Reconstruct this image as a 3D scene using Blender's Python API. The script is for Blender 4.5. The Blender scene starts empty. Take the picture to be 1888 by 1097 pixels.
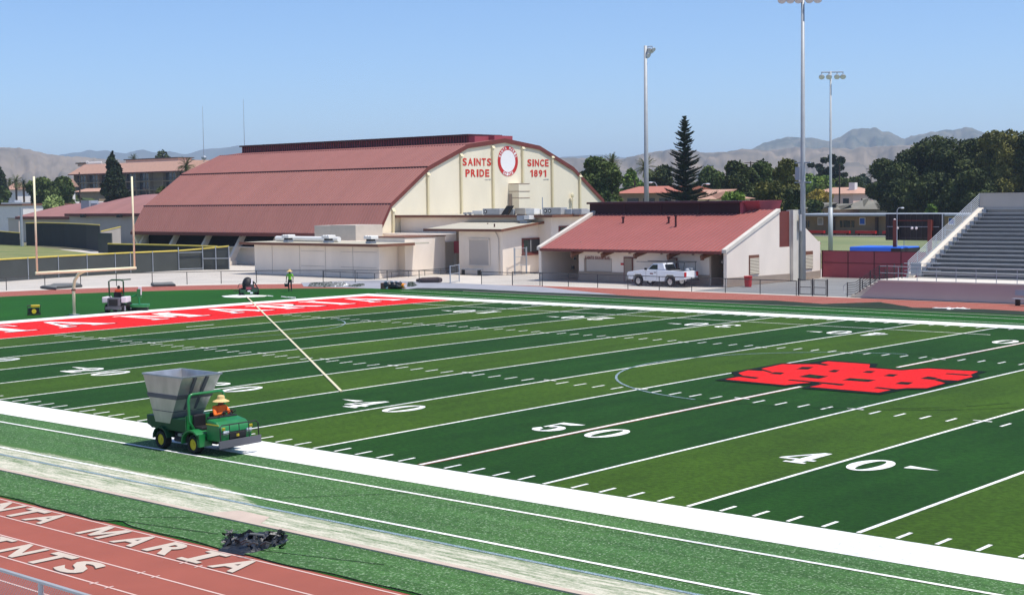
import bpy, math, random
import numpy as np
from mathutils import Vector, Matrix, noise
R = math.radians
random.seed(7)
scene = bpy.context.scene
COL = scene.collection

# ------------------------------------------------------------------ camera
CAM = (29.85836, -29.35256, 7.5559)
YAW, PIT, ROL, FPX = -0.72931, -0.06799, -0.01364, 2766.74
F_ = Vector((math.sin(YAW)*math.cos(PIT), math.cos(YAW)*math.cos(PIT), math.sin(PIT)))
R_ = Vector((math.cos(YAW), -math.sin(YAW), 0))
U_ = R_.cross(F_)
RR = R_*math.cos(ROL) + U_*math.sin(ROL)
UU = -R_*math.sin(ROL) + U_*math.cos(ROL)
cd = bpy.data.cameras.new('camera'); cam = bpy.data.objects.new('camera', cd); COL.objects.link(cam)
M = Matrix((RR, UU, -F_)).transposed().to_4x4(); M.translation = Vector(CAM)
cam.matrix_world = M
cd.sensor_width = 36; cd.lens = 36*FPX/1888; cd.clip_start = 0.5; cd.clip_end = 60000
scene.camera = cam
def at(px, py, x=None, y=None, z=None):
    """point of the place seen at a spot of the survey photo, on the plane x=, y= or z="""
    d = F_ + RR*((px-944)/FPX) + UU*((548.5-py)/FPX); C = Vector(CAM)
    t = (x-C.x)/d.x if x is not None else (y-C.y)/d.y if y is not None else (z-C.z)/d.z
    return C + d*t

# ------------------------------------------------------------------ sky and sun
SUN_EL, SUN_AZ = 68.0, 16.0          # azimuth measured from +x towards +y
w = bpy.data.worlds.new('World'); scene.world = w; w.use_nodes = True
nt = w.node_tree; bg = nt.nodes['Background']
sky = nt.nodes.new('ShaderNodeTexSky'); sky.sky_type = 'NISHITA'; sky.sun_disc = False
sky.sun_elevation = R(SUN_EL); sky.sun_rotation = R(90-SUN_AZ)
sky.air_density = 0.8; sky.dust_density = 0.5; sky.ozone_density = 9; sky.altitude = 60
nt.links.new(sky.outputs[0], bg.inputs[0]); bg.inputs[1].default_value = 0.15
sd = bpy.data.lights.new('sun', 'SUN'); sun = bpy.data.objects.new('sun', sd); COL.objects.link(sun)
sd.energy = 4.2; sd.angle = R(0.53); sd.color = (1.0, 0.955, 0.89)
sv = Vector((math.cos(R(SUN_EL))*math.cos(R(SUN_AZ)), math.cos(R(SUN_EL))*math.sin(R(SUN_AZ)), math.sin(R(SUN_EL))))
sun.rotation_euler = sv.to_track_quat('Z', 'Y').to_euler(); sun.location = (0, 0, 80)
scene.view_settings.view_transform = 'Standard'; scene.view_settings.look = 'None'
scene.view_settings.exposure = 0.16; scene.view_settings.gamma = 1
scene.cycles.max_bounces = 6; scene.cycles.volume_bounces = 1

# ------------------------------------------------------------------ materials
def lin(r, g, b):
    f = lambda v: v/12.92 if v <= .04045 else ((v+.055)/1.055)**2.4
    return (f(r/255), f(g/255), f(b/255), 1)
MATS = {}
def mat(name, col, rough=.7, metal=0, n=.12, ns=1.5, bump=0, bs=20, col2=None, spec=None, detail=4, stretch=None, thr=None, alpha=None, coat=0):
    """principled material; colour varied by noise in place coordinates (n = amount, ns = scale)"""
    if name in MATS: return MATS[name]
    m = bpy.data.materials.new(name); m.use_nodes = True; t = m.node_tree; p = t.nodes['Principled BSDF']
    p.inputs['Roughness'].default_value = rough; p.inputs['Metallic'].default_value = metal
    if spec is not None: p.inputs['Specular IOR Level'].default_value = spec
    if coat: p.inputs['Coat Weight'].default_value = coat; p.inputs['Coat Roughness'].default_value = .1
    g = t.nodes.new('ShaderNodeNewGeometry')
    src = g.outputs['Position']
    if stretch:
        mp = t.nodes.new('ShaderNodeMapping'); mp.inputs['Scale'].default_value = stretch
        t.links.new(src, mp.inputs[0]); src = mp.outputs[0]
    a = t.nodes.new('ShaderNodeTexNoise'); a.inputs['Scale'].default_value = ns; a.inputs['Detail'].default_value = detail
    t.links.new(src, a.inputs['Vector'])
    r = t.nodes.new('ShaderNodeValToRGB'); lo, hi = thr or (.3, .7)
    r.color_ramp.elements[0].position = lo; r.color_ramp.elements[1].position = hi
    c = col
    if col2: r.color_ramp.elements[0].color = col; r.color_ramp.elements[1].color = col2
    else:
        r.color_ramp.elements[0].color = (c[0]*(1-n), c[1]*(1-n), c[2]*(1-n), 1)
        r.color_ramp.elements[1].color = (min(1, c[0]*(1+n)), min(1, c[1]*(1+n)), min(1, c[2]*(1+n)), 1)
    t.links.new(a.outputs[0], r.inputs[0]); t.links.new(r.outputs[0], p.inputs['Base Color'])
    m['ramp'] = 1
    if bump:
        b = t.nodes.new('ShaderNodeTexNoise'); b.inputs['Scale'].default_value = bs; b.inputs['Detail'].default_value = 3
        t.links.new(src, b.inputs['Vector'])
        bn = t.nodes.new('ShaderNodeBump'); bn.inputs['Strength'].default_value = bump; bn.inputs['Distance'].default_value = .05
        t.links.new(b.outputs[0], bn.inputs['Height']); t.links.new(bn.outputs[0], p.inputs['Normal'])
    if alpha: p.inputs['Alpha'].default_value = alpha
    MATS[name] = m; return m

def turf(name, dark, light, spark=.25, sparkcol=(.35, .5, .38, 1), big=.12, sscale=28, sthr=.62, st=(1, .14, 1), bs=1.1):
    """artificial turf: three sizes of noise (wear patches, brushed streaks, blades)"""
    m = bpy.data.materials.new(name); m.use_nodes = True; t = m.node_tree; p = t.nodes['Principled BSDF']
    p.inputs['Roughness'].default_value = .75; p.inputs['Specular IOR Level'].default_value = .1
    g = t.nodes.new('ShaderNodeNewGeometry').outputs['Position']
    def nz(scale, det, st=(1, 1, 1)):
        mp = t.nodes.new('ShaderNodeMapping'); mp.inputs['Scale'].default_value = st; t.links.new(g, mp.inputs[0])
        a = t.nodes.new('ShaderNodeTexNoise'); a.inputs['Scale'].default_value = scale; a.inputs['Detail'].default_value = det
        t.links.new(mp.outputs[0], a.inputs['Vector']); return a.outputs[0]
    def mix(f, a, b, blend='MIX'):
        x = t.nodes.new('ShaderNodeMix'); x.data_type = 'RGBA'; x.blend_type = blend
        for k, v in ((0, f), (6, a), (7, b)):
            if hasattr(v, 'links'): t.links.new(v, x.inputs[k])
            else: x.inputs[k].default_value = v
        return x.outputs[2]
    def ramp(s, lo, hi, a=(0, 0, 0, 1), b=(1, 1, 1, 1)):
        r = t.nodes.new('ShaderNodeValToRGB'); r.color_ramp.elements[0].position = lo; r.color_ramp.elements[1].position = hi
        r.color_ramp.elements[0].color = a; r.color_ramp.elements[1].color = b; t.links.new(s, r.inputs[0]); return r.outputs[0]
    base = ramp(nz(55, 2), .3, .7, dark, light)
    mid = ramp(nz(bs, 5, st), .25, .75, (1-big, 1-big, 1-big, 1), (1+big, 1+big, 1+big, 1))
    c = mix(1.0, base, mid, 'MULTIPLY')
    wide = ramp(nz(.16, 5), .3, .7, (.86, .87, .9, 1), (1.16, 1.12, 1.02, 1))
    fine = ramp(nz(7, 3), .3, .7, (.76, .76, .76, 1), (1.26, 1.26, 1.24, 1)); c = mix(1.0, c, fine, 'MULTIPLY')
    c = mix(1.0, c, wide, 'MULTIPLY')
    sp = ramp(nz(sscale, 2), sthr, sthr+.14)
    fa = t.nodes.new('ShaderNodeMath'); fa.operation = 'MULTIPLY'; fa.inputs[1].default_value = spark; t.links.new(sp, fa.inputs[0])
    c = mix(fa.outputs[0], c, sparkcol)
    t.links.new(c, p.inputs['Base Color'])
    bn = t.nodes.new('ShaderNodeBump'); bn.inputs['Strength'].default_value = .35; bn.inputs['Distance'].default_value = .03
    t.links.new(nz(35, 3), bn.inputs['Height']); t.links.new(bn.outputs[0], p.inputs['Normal'])
    MATS[name] = m; return m

turf('turf_dark', lin(25, 57, 14), lin(37, 75, 24), spark=.16, sparkcol=lin(96, 122, 76), big=.17, sthr=.66)
turf('turf_olive', lin(48, 75, 16), lin(66, 94, 26), spark=.16, sparkcol=lin(120, 145, 85), big=.14, sthr=.66)
turf('turf_edge', lin(50, 86, 44), lin(80, 117, 66), spark=.62, sparkcol=lin(164, 186, 150), big=.25, st=(.1, 1.3, 1), bs=1.5, sscale=18, sthr=.56)
turf('turf_outer', lin(26, 73, 16), lin(38, 92, 26), spark=.12, sparkcol=lin(110, 150, 90), big=.08, sthr=.66)
turf('turf_white', lin(226, 226, 224), lin(246, 246, 243), spark=.1, sparkcol=lin(190, 190, 190), big=.02)
turf('turf_red', lin(212, 26, 26), lin(238, 42, 40), spark=.08, sparkcol=lin(170, 50, 50), big=.03)
turf('turf_pink', lin(150, 78, 70), lin(176, 104, 96), spark=.3, sparkcol=lin(200, 190, 180), big=.1)
turf('turf_black', lin(10, 20, 14), lin(26, 34, 26), spark=.1, big=.05)
turf('turf_bluegrey', lin(128, 146, 162), lin(150, 166, 178), spark=.9, sparkcol=lin(60, 104, 70), big=.1, sthr=.5)
turf('turf_crease', lin(26, 70, 32), lin(44, 92, 46), spark=.2, sparkcol=lin(90, 140, 90), big=.2)
def infillmat():
    m = bpy.data.materials.new('infill'); m.use_nodes = True; t = m.node_tree; p = t.nodes['Principled BSDF']; p.inputs['Roughness'].default_value = .9; p.inputs['Specular IOR Level'].default_value = .1
    g = t.nodes.new('ShaderNodeNewGeometry').outputs['Position']
    def nz(scale, det, st):
        mp = t.nodes.new('ShaderNodeMapping'); mp.inputs['Scale'].default_value = st; t.links.new(g, mp.inputs[0]); a_ = t.nodes.new('ShaderNodeTexNoise'); a_.inputs['Scale'].default_value = scale; a_.inputs['Detail'].default_value = det; t.links.new(mp.outputs[0], a_.inputs['Vector']); return a_.outputs[0]
    def ma(op, x, y):
        n_ = t.nodes.new('ShaderNodeMath'); n_.operation = op
        for k, v in ((0, x), (1, y)):
            if hasattr(v, 'links'): t.links.new(v, n_.inputs[k])
            else: n_.inputs[k].default_value = v
        return n_.outputs[0]
    uv = t.nodes.new('ShaderNodeUVMap'); sx = t.nodes.new('ShaderNodeSeparateXYZ'); t.links.new(uv.outputs[0], sx.inputs[0])
    cr = t.nodes.new('ShaderNodeValToRGB'); t.links.new(sx.outputs[1], cr.inputs[0]); e = cr.color_ramp.elements
    e[0].position = 0; e[0].color = (.64, .64, .64, 1); e[1].position = 1; e[1].color = (.2, .2, .2, 1)
    for pos, v in ((.12, .7), (.38, .6), (.62, .67), (.84, .56)): q = e.new(pos); q.color = (v, v, v, 1)
    n1 = nz(3.4, 7, (.28, 2.4, 1)); n2 = nz(17, 3, (.7, 1.5, 1)); s_ = ma('ADD', ma('MULTIPLY', n1, .62), ma('MULTIPLY', n2, .38))
    f = ma('SUBTRACT', cr.outputs[0], s_); r = t.nodes.new('ShaderNodeValToRGB'); r.color_ramp.elements[0].position = .36; r.color_ramp.elements[1].position = .66; t.links.new(ma('ADD', f, .42), r.inputs[0])
    mx = t.nodes.new('ShaderNodeMix'); mx.data_type = 'RGBA'; t.links.new(r.outputs[0], mx.inputs[0]); mx.inputs[6].default_value = lin(78, 112, 64); 
    sd_ = t.nodes.new('ShaderNodeValToRGB'); sd_.color_ramp.elements[0].color = lin(186, 182, 158); sd_.color_ramp.elements[1].color = lin(226, 219, 200); t.links.new(nz(30, 2, (1, 1, 1)), sd_.inputs[0]); t.links.new(sd_.outputs[0], mx.inputs[7]); t.links.new(mx.outputs[2], p.inputs['Base Color'])
    MATS['infill'] = m
infillmat()
mat('track_red', lin(156, 82, 64), .85, n=.07, ns=.9, bump=.25, bs=60, detail=8)
mat('track_line', lin(216, 182, 170), .8, n=.05)
mat('track_letter', lin(200, 184, 166), .8, n=.05)
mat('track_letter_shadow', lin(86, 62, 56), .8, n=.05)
mat('runway_grey', lin(150, 150, 156), .85, n=.08, ns=.7, detail=8)
mat('curb', lin(196, 176, 158), .8, n=.1)
mat('concrete', lin(202, 193, 180), .85, n=.09, ns=.35, detail=8, bump=.1)
mat('concrete_light', lin(214, 206, 192), .85, n=.06, ns=1)
mat('asphalt', lin(128, 128, 126), .9, n=.1, ns=.3, detail=8)
mat('dry_ground', lin(128, 118, 92), .95, n=.2, ns=.02, col2=lin(104, 104, 70), detail=8)
mat('grass', lin(96, 112, 56), .9, ns=.12, col2=lin(138, 134, 82), detail=7, stretch=(1, 3, 1))
mat('grass_far', lin(104, 118, 74), .9, ns=.08, col2=lin(132, 136, 92), detail=6)
mat('roof_red', lin(162, 112, 100), .5, n=.085, ns=.5, spec=.3, detail=8, stretch=(1, .18, .18))
mat('roof_brick', lin(164, 94, 86), .5, n=.07, ns=.5, spec=.3, detail=8)
mat('roof_rib', lin(168, 115, 108), .5, n=.04)
mat('maroon_dark', lin(72, 24, 30), .6, n=.1)
mat('maroon_panel', lin(164, 74, 84), .7, n=.06, ns=.5)
mat('maroon_trim', lin(112, 52, 44), .6, n=.08)
mat('brown_trim', lin(120, 78, 58), .7, n=.08)
mat('cream', lin(233, 223, 199), .8, n=.05, ns=.5, detail=9, stretch=(1, 1, .35))
mat('cream_pilaster', lin(220, 208, 172), .8, n=.03)
mat('wall_white', lin(238, 224, 208), .85, n=.06, ns=.6, detail=9, stretch=(1, 1, .4))
mat('wall_grey', lin(190, 180, 170), .85, n=.05, ns=.4)
mat('wall_dado', lin(156, 140, 126), .85, n=.06)
mat('wall_tan', lin(160, 140, 112), .85, n=.06)
mat('wall_pink', lin(180, 162, 160), .8, n=.03, ns=.4, detail=7)
mat('roof_flat', lin(188, 180, 160), .9, n=.06, ns=.8, detail=8)
mat('text_red', lin(206, 52, 36), .7, n=.08, ns=2)
mat('text_maroon', lin(120, 56, 60), .7, n=.05)
mat('emblem_red', lin(190, 42, 40), .7, n=.06)
mat('emblem_white', lin(238, 236, 236), .7, n=.02)
mat('louvre_dark', lin(50, 16, 24), .8, n=.1)
mat('dark', lin(24, 22, 24), .6, n=.2)
mat('void', lin(14, 12, 13), .9, n=.1)
mat('window_glass', lin(32, 38, 44), .12, n=.2, spec=.8)
mat('galv', lin(150, 154, 160), .45, metal=.75, n=.08, ns=3)
mat('galv_matte', lin(160, 166, 174), .55, metal=.15, n=.06, ns=2)
mat('pole_grey', lin(172, 175, 176), .5, metal=.1, n=.06)
mat('duct_white', lin(232, 230, 224), .6, n=.04)
mat('hvac_grey', lin(170, 170, 170), .6, n=.08)
mat('hvac_beige', lin(196, 186, 172), .7, n=.05)
mat('screen_black', lin(38, 41, 42), .9, n=.14, ns=.6, detail=7, stretch=(1, 1, .3))
mat('screen_mesh_grey', lin(68, 72, 70), .9, n=.1, ns=.7)
mat('yellow_cap', lin(206, 184, 84), .6, n=.06)
mat('goal_cream', lin(240, 233, 194), .55, n=.02, spec=.25)
mat('jd_green', lin(26, 118, 58), .42, n=.14, ns=3.5, coat=.25, detail=7)
mat('jd_green_dark', lin(14, 70, 38), .5, n=.1)
mat('jd_yellow', lin(226, 196, 40), .45, n=.05)
mat('tyre', lin(26, 26, 27), .85, n=.15, ns=6)
mat('steel_hopper', lin(180, 178, 176), .36, metal=.6, bump=.25, bs=2.5, n=.2, ns=2.2, detail=5, stretch=(1, 1, .4))
mat('hopper_band', lin(92, 90, 98), .6, n=.1)
mat('bumper_grey', lin(92, 90, 96), .6, n=.06)
mat('straw', lin(222, 190, 130), .8, n=.15, ns=30)
mat('skin', lin(92, 58, 42), .6, n=.06)
mat('shirt_orange', lin(255, 118, 34), .8, n=.06, ns=8)
mat('shirt_lime', lin(150, 226, 60), .8, n=.06, ns=8)
mat('cloth_dark', lin(34, 34, 42), .8, n=.1)
mat('cloth_rust', lin(190, 72, 40), .8, n=.08)
mat('hair', lin(22, 18, 16), .7)
mat('white_paint', lin(236, 238, 242), .3, n=.02, coat=.5)
mat('chrome', lin(200, 202, 206), .2, metal=1, n=.03)
mat('plastic_white', lin(224, 214, 218), .5, n=.05)
mat('plastic_grey', lin(98, 96, 102), .5, n=.08)
mat('lamp_glass', lin(216, 220, 226), .25, n=.03)
mat('signal_red', lin(190, 40, 44), .5, n=.05)
mat('signal_orange', lin(240, 150, 40), .5, n=.05)
mat('cardboard', lin(150, 96, 74), .8, n=.08)
mat('tarp_grey', lin(112, 112, 108), .8, n=.1)
mat('tarp_dark', lin(74, 76, 76), .85, n=.1)
mat('tarp_white', lin(238, 236, 234), .7, n=.02)
mat('roll_brown', lin(78, 62, 60), .9, n=.1, ns=4)
mat('net_black', lin(18, 20, 24), .45, n=.4, ns=9, spec=.8, bump=.5, bs=12)
mat('turf_backing', lin(30, 44, 26), .95, n=.15, ns=3)
mat('blue_mat', lin(38, 106, 220), .5, n=.05)
mat('tile_roof', lin(190, 148, 126), .8, n=.08, ns=1.2, detail=7)
mat('tile_roof_red', lin(180, 112, 92), .8, n=.08, ns=1.2)
mat('hotel_wall', lin(150, 130, 104), .85, n=.06)
mat('hotel_dark', lin(92, 78, 70), .8, n=.1)
mat('shingle', lin(124, 120, 108), .9, n=.1, ns=2)
mat('white_wall', lin(232, 226, 220), .85, n=.04)
mat('pink_wall', lin(222, 190, 172), .85, n=.04)
mat('bark', lin(84, 68, 54), .95, n=.2, ns=4)
mat('bench_alu', lin(176, 176, 176), .5, metal=.3, n=.06, ns=.8)
mat('riser_dark', lin(122, 122, 124), .6, metal=.2, n=.1)
mat('stringer', lin(226, 214, 196), .7, n=.04)
mat('scoreboard_black', lin(22, 24, 28), .5, n=.1)
mat('rail_dark', lin(70, 70, 70), .5, metal=.3, n=.05)
mat('utility_wood', lin(70, 58, 50), .9, n=.1)
def leafmat(name, a, b, ns=.35):
    m = mat(name, a, .7, n=.2, ns=ns, col2=b, detail=5, thr=(.32, .68), spec=.25)
    return m
leafmat('leaf_oak', lin(46, 66, 26), lin(98, 112, 54))
leafmat('leaf_dark', lin(34, 48, 20), lin(82, 92, 44))
leafmat('leaf_olive', lin(60, 68, 28), lin(122, 118, 56))
leafmat('leaf_bright', lin(70, 104, 34), lin(118, 138, 56))
leafmat('leaf_yellow', lin(134, 126, 40), lin(176, 150, 64))
leafmat('leaf_pine', lin(24, 40, 26), lin(54, 70, 46))
leafmat('leaf_palm', lin(50, 62, 30), lin(100, 106, 58))
leafmat('leaf_pale', lin(110, 130, 70), lin(156, 170, 104))
leafmat('leaf_cypress', lin(24, 38, 22), lin(52, 66, 38))

# chain link: real thin wire pattern as alpha-cut sheet of metal
def wiremat(name, col, pitch=.06, wire=.16, flat=0):
    m = bpy.data.materials.new(name); m.use_nodes = True; t = m.node_tree; p = t.nodes['Principled BSDF']
    p.inputs['Base Color'].default_value = col; p.inputs['Roughness'].default_value = .5; p.inputs['Metallic'].default_value = .3
    if flat: p.inputs['Alpha'].default_value = flat
    else:
        uv = t.nodes.new('ShaderNodeUVMap'); sx = t.nodes.new('ShaderNodeSeparateXYZ'); t.links.new(uv.outputs[0], sx.inputs[0])
        outs = []
        for op in ('ADD', 'SUBTRACT'):
            a = t.nodes.new('ShaderNodeMath'); a.operation = op; t.links.new(sx.outputs[0], a.inputs[0]); t.links.new(sx.outputs[1], a.inputs[1])
            b = t.nodes.new('ShaderNodeMath'); b.operation = 'DIVIDE'; b.inputs[1].default_value = pitch; t.links.new(a.outputs[0], b.inputs[0])
            c = t.nodes.new('ShaderNodeMath'); c.operation = 'FRACT'; t.links.new(b.outputs[0], c.inputs[0])
            d = t.nodes.new('ShaderNodeMath'); d.operation = 'LESS_THAN'; d.inputs[1].default_value = wire; t.links.new(c.outputs[0], d.inputs[0]); outs.append(d.outputs[0])
        mx = t.nodes.new('ShaderNodeMath'); mx.operation = 'MAXIMUM'; t.links.new(outs[0], mx.inputs[0]); t.links.new(outs[1], mx.inputs[1])
        t.links.new(mx.outputs[0], p.inputs['Alpha'])
    MATS[name] = m
wiremat('wire_near', lin(150, 152, 156), .075, .15)
wiremat('wire_far', lin(130, 132, 134), flat=.16)

def hillmat(name, a, b, c=None, ns=.004):
    m = mat(name, a, .95, ns=ns, col2=b, detail=9, thr=(.35, .65), spec=.1)
    return m
hillmat('hill_tan', lin(140, 126, 110), lin(100, 94, 84), ns=.005)
hillmat('hill_scrub', lin(62, 72, 58), lin(116, 110, 90), ns=.006)
hillmat('hill_blue', lin(62, 76, 66), lin(88, 92, 78), ns=.002)

# ------------------------------------------------------------------ object helpers
def tag(o, label=None, cat=None, group=None, kind=None):
    if label: o['label'] = label
    if cat: o['category'] = cat
    if group: o['group'] = group
    if kind: o['kind'] = kind
    return o
def thing(name, label, cat, loc=(0, 0, 0), rotz=0, group=None, kind=None):
    o = bpy.data.objects.new(name, None); COL.objects.link(o); o.location = loc; o.rotation_euler = (0, 0, rotz)
    o.empty_display_size = .2
    return tag(o, label, cat, group, kind)
class MB:
    def __init__(s): s.v = []; s.f = []; s.m = []; s.uv = {}; s.cur = 0
    def quad(s, *p):
        i = len(s.v); s.v += [tuple(q) for q in p]; s.f.append(tuple(range(i, i+len(p)))); s.m.append(s.cur); return s
    def box(s, x0, x1, y0, y1, z0, z1):
        i = len(s.v)
        s.v += [(x, y, z) for z in (z0, z1) for x, y in ((x0, y0), (x1, y0), (x1, y1), (x0, y1))]
        for f in ((0, 3, 2, 1), (4, 5, 6, 7), (0, 1, 5, 4), (1, 2, 6, 5), (2, 3, 7, 6), (3, 0, 4, 7)):
            s.f.append(tuple(i+k for k in f)); s.m.append(s.cur)
        return s
    def hexa(s, b, t):      # bottom 4 pts ccw, top 4 pts
        i = len(s.v); s.v += [tuple(p) for p in b]+[tuple(p) for p in t]
        for f in ((0, 3, 2, 1), (4, 5, 6, 7), (0, 1, 5, 4), (1, 2, 6, 5), (2, 3, 7, 6), (3, 0, 4, 7)):
            s.f.append(tuple(i+k for k in f)); s.m.append(s.cur)
        return s
    def prism(s, poly, axis, a, b):   # 2-D polygon extruded along axis between a and b
        def P(u, v, w): return {'x': (w, u, v), 'y': (u, w, v), 'z': (u, v, w)}[axis]
        n = len(poly); i = len(s.v)
        s.v += [P(u, v, a) for u, v in poly]+[P(u, v, b) for u, v in poly]
        s.f.append(tuple(i+k for k in reversed(range(n)))); s.f.append(tuple(i+n+k for k in range(n))); s.m += [s.cur, s.cur]
        for k in range(n):
            s.f.append((i+k, i+(k+1) % n, i+n+(k+1) % n, i+n+k)); s.m.append(s.cur)
        return s
    def tube(s, pts, r, n=8, cap=True):
        pts = [Vector(p) for p in pts]; rs = r if isinstance(r, (list, tuple)) else [r]*len(pts)
        i = len(s.v); up = None
        for k, p in enumerate(pts):
            d = (pts[min(k+1, len(pts)-1)]-pts[max(k-1, 0)]).normalized()
            a = up if up is not None and abs(up.dot(d)) < .95 else (Vector((0, 0, 1)) if abs(d.z) < .9 else Vector((1, 0, 0)))
            u = (a-d*a.dot(d)).normalized(); up = u; v = d.cross(u)
            for j in range(n):
                q = p+(u*math.cos(2*math.pi*j/n)+v*math.sin(2*math.pi*j/n))*rs[k]; s.v.append(tuple(q))
        for k in range(len(pts)-1):
            for j in range(n):
                a0 = i+k*n+j; a1 = i+k*n+(j+1) % n; s.f.append((a0, a1, a1+n, a0+n)); s.m.append(s.cur)
        if cap:
            s.f.append(tuple(i+j for j in reversed(range(n)))); s.f.append(tuple(i+(len(pts)-1)*n+j for j in range(n))); s.m += [s.cur]*2
        return s
    def blob(s, c, r, seg=10, ring=7, jit=0):
        i = len(s.v)
        for a in range(ring+1):
            th = math.pi*a/ring
            for b in range(seg):
                ph = 2*math.pi*b/seg; k = 1+random.uniform(-jit, jit)
                s.v.append((c[0]+r[0]*k*math.sin(th)*math.cos(ph), c[1]+r[1]*k*math.sin(th)*math.sin(ph), c[2]+r[2]*k*math.cos(th)))
        for a in range(ring):
            for b in range(seg):
                p = i+a*seg+b; q = i+a*seg+(b+1) % seg; s.f.append((p, p+seg, q+seg, q)); s.m.append(s.cur)
        return s
    def build(s, name, m, parent=None, world=True, smooth=False, bevel=0):
        v = s.v
        if parent is not None and world:
            rt = parent
            while rt.parent: rt = rt.parent
            L = rt.location; c, sn = math.cos(-rt.rotation_euler.z), math.sin(-rt.rotation_euler.z)
            v = [((x-L.x)*c-(y-L.y)*sn, (x-L.x)*sn+(y-L.y)*c, z-L.z) for x, y, z in v]
        me = bpy.data.meshes.new(name); me.from_pydata(v, [], s.f); 
        for k in (m if isinstance(m, (list, tuple)) else [m]): me.materials.append(MATS[k])
        if isinstance(m, (list, tuple)): me.polygons.foreach_set('material_index', s.m)
        if smooth: me.polygons.foreach_set('use_smooth', [True]*len(me.polygons))
        me.update(); o = bpy.data.objects.new(name, me); COL.objects.link(o)
        if parent is not None: o.parent = parent
        if bevel:
            b = o.modifiers.new('bevel', 'BEVEL'); b.width = bevel; b.segments = 2; b.limit_method = 'ANGLE'
        return o
def build_each(mb, name, m, parent=None, **k):
    par = list(range(len(mb.v)))
    def fd(i):
        while par[i] != i: par[i] = par[par[i]]; i = par[i]
        return i
    for f in mb.f:
        for j in f[1:]: par[fd(j)] = fd(f[0])
    gr = {}
    for f in mb.f: gr.setdefault(fd(f[0]), []).append(f)
    out = []
    for fs in gr.values():
        q = MB(); ix = {}
        for f in fs:
            for j in f:
                if j not in ix: ix[j] = len(q.v); q.v.append(mb.v[j])
            q.f.append(tuple(ix[j] for j in f)); q.m.append(0)
        out.append(q.build(name, m, parent, **k))
    return out
def copy_tree(o, parent=None):
    c = o.copy(); COL.objects.link(c)
    if parent is not None: c.parent = parent
    for ch in [k for k in o.children]: copy_tree(ch, c)
    return c
def wheel(parent, x, y, r, wdt, tyre='tyre', rim='jd_yellow', name='wheel', z=None, side=1):
    """wheel with its axle along y; local coordinates of parent. returns wheel, rim is its child"""
    z = r if z is None else z; n = 22; b = MB(); prof = [(r*.62, -wdt/2), (r*.93, -wdt/2), (r, -wdt*.32), (r, wdt*.32), (r*.93, wdt/2), (r*.62, wdt/2)]
    for k in range(n):
        for (ra, ya), (rb, yb) in zip(prof, prof[1:]+prof[:1]):
            a0, a1 = 2*math.pi*k/n, 2*math.pi*(k+1)/n
            b.quad((x+ra*math.cos(a0), y+ya, z+ra*math.sin(a0)), (x+ra*math.cos(a1), y+ya, z+ra*math.sin(a1)), (x+rb*math.cos(a1), y+yb, z+rb*math.sin(a1)), (x+rb*math.cos(a0), y+yb, z+rb*math.sin(a0)))
    t = b.build('wheel', tyre, parent, world=False); t.name = name
    c = MB(); c.tube([(x, y-wdt*.36, z), (x, y+wdt*.36, z)], r*.63, 20)
    c.tube([(x, y-wdt*.46, z), (x, y+wdt*.46, z)], r*.2, 10)
    rm = c.build('rim', rim, t, world=False)
    return t
def textmesh(s, bold=0.02):
    cu = bpy.data.curves.new('t', 'FONT'); cu.body = s; cu.offset = bold; cu.resolution_u = 3
    o = bpy.data.objects.new('t', cu); COL.objects.link(o)
    dg = bpy.context.evaluated_depsgraph_get(); me = bpy.data.meshes.new_from_object(o.evaluated_get(dg))
    v = [(p.co.x, p.co.y) for p in me.vertices]; f = [tuple(p.vertices) for p in me.polygons]
    bpy.data.objects.remove(o); bpy.data.curves.remove(cu); bpy.data.meshes.remove(me)
    x0 = min(p[0] for p in v); x1 = max(p[0] for p in v); y0 = min(p[1] for p in v); y1 = max(p[1] for p in v)
    return [((a-x0)/(x1-x0), (b-y0)/(y1-y0)) for a, b in v], f
def addtext(b, s, fn, bold=.02):
    v, f = textmesh(s, bold); i = len(b.v); b.v += [fn(*p) for p in v]
    for q in f: b.f.append(tuple(i+k for k in q)); b.m.append(b.cur)
    return b
GW = dict(S=.78, A=.92, I=.3, N=.8, T=.8, P=.74, R=.8, D=.8, E=.7, C=.8, O=.9, M=1.0, K=.82, B=.76)
def addword(b, s, fn, bold=.02, gap=.17):
    ws = [GW.get(ch, .62 if ch != '1' else .48) if ch != ' ' else .35 for ch in s]; tot = sum(ws)+gap*(len(s)-1); x = 0
    for ch, w_ in zip(s, ws):
        x0, x1 = x/tot, (x+w_)/tot; x += w_+gap
        if ch == 'I': b.quad(fn(x0, 0), fn(x1, 0), fn(x1, 1), fn(x0, 1))
        elif ch == '1': b.quad(*[fn(x0+(x1-x0)*u, v) for u, v in ((.5, 0), (1, 0), (1, 1), (.62, 1), (.0, .8), (.0, .64), (.5, .76))])
        elif ch != ' ': addtext(b, ch, lambda u, v: fn(x0+(x1-x0)*u, v), bold)
    return b
def vary(p, a): return p+random.uniform(-a, a)

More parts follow.
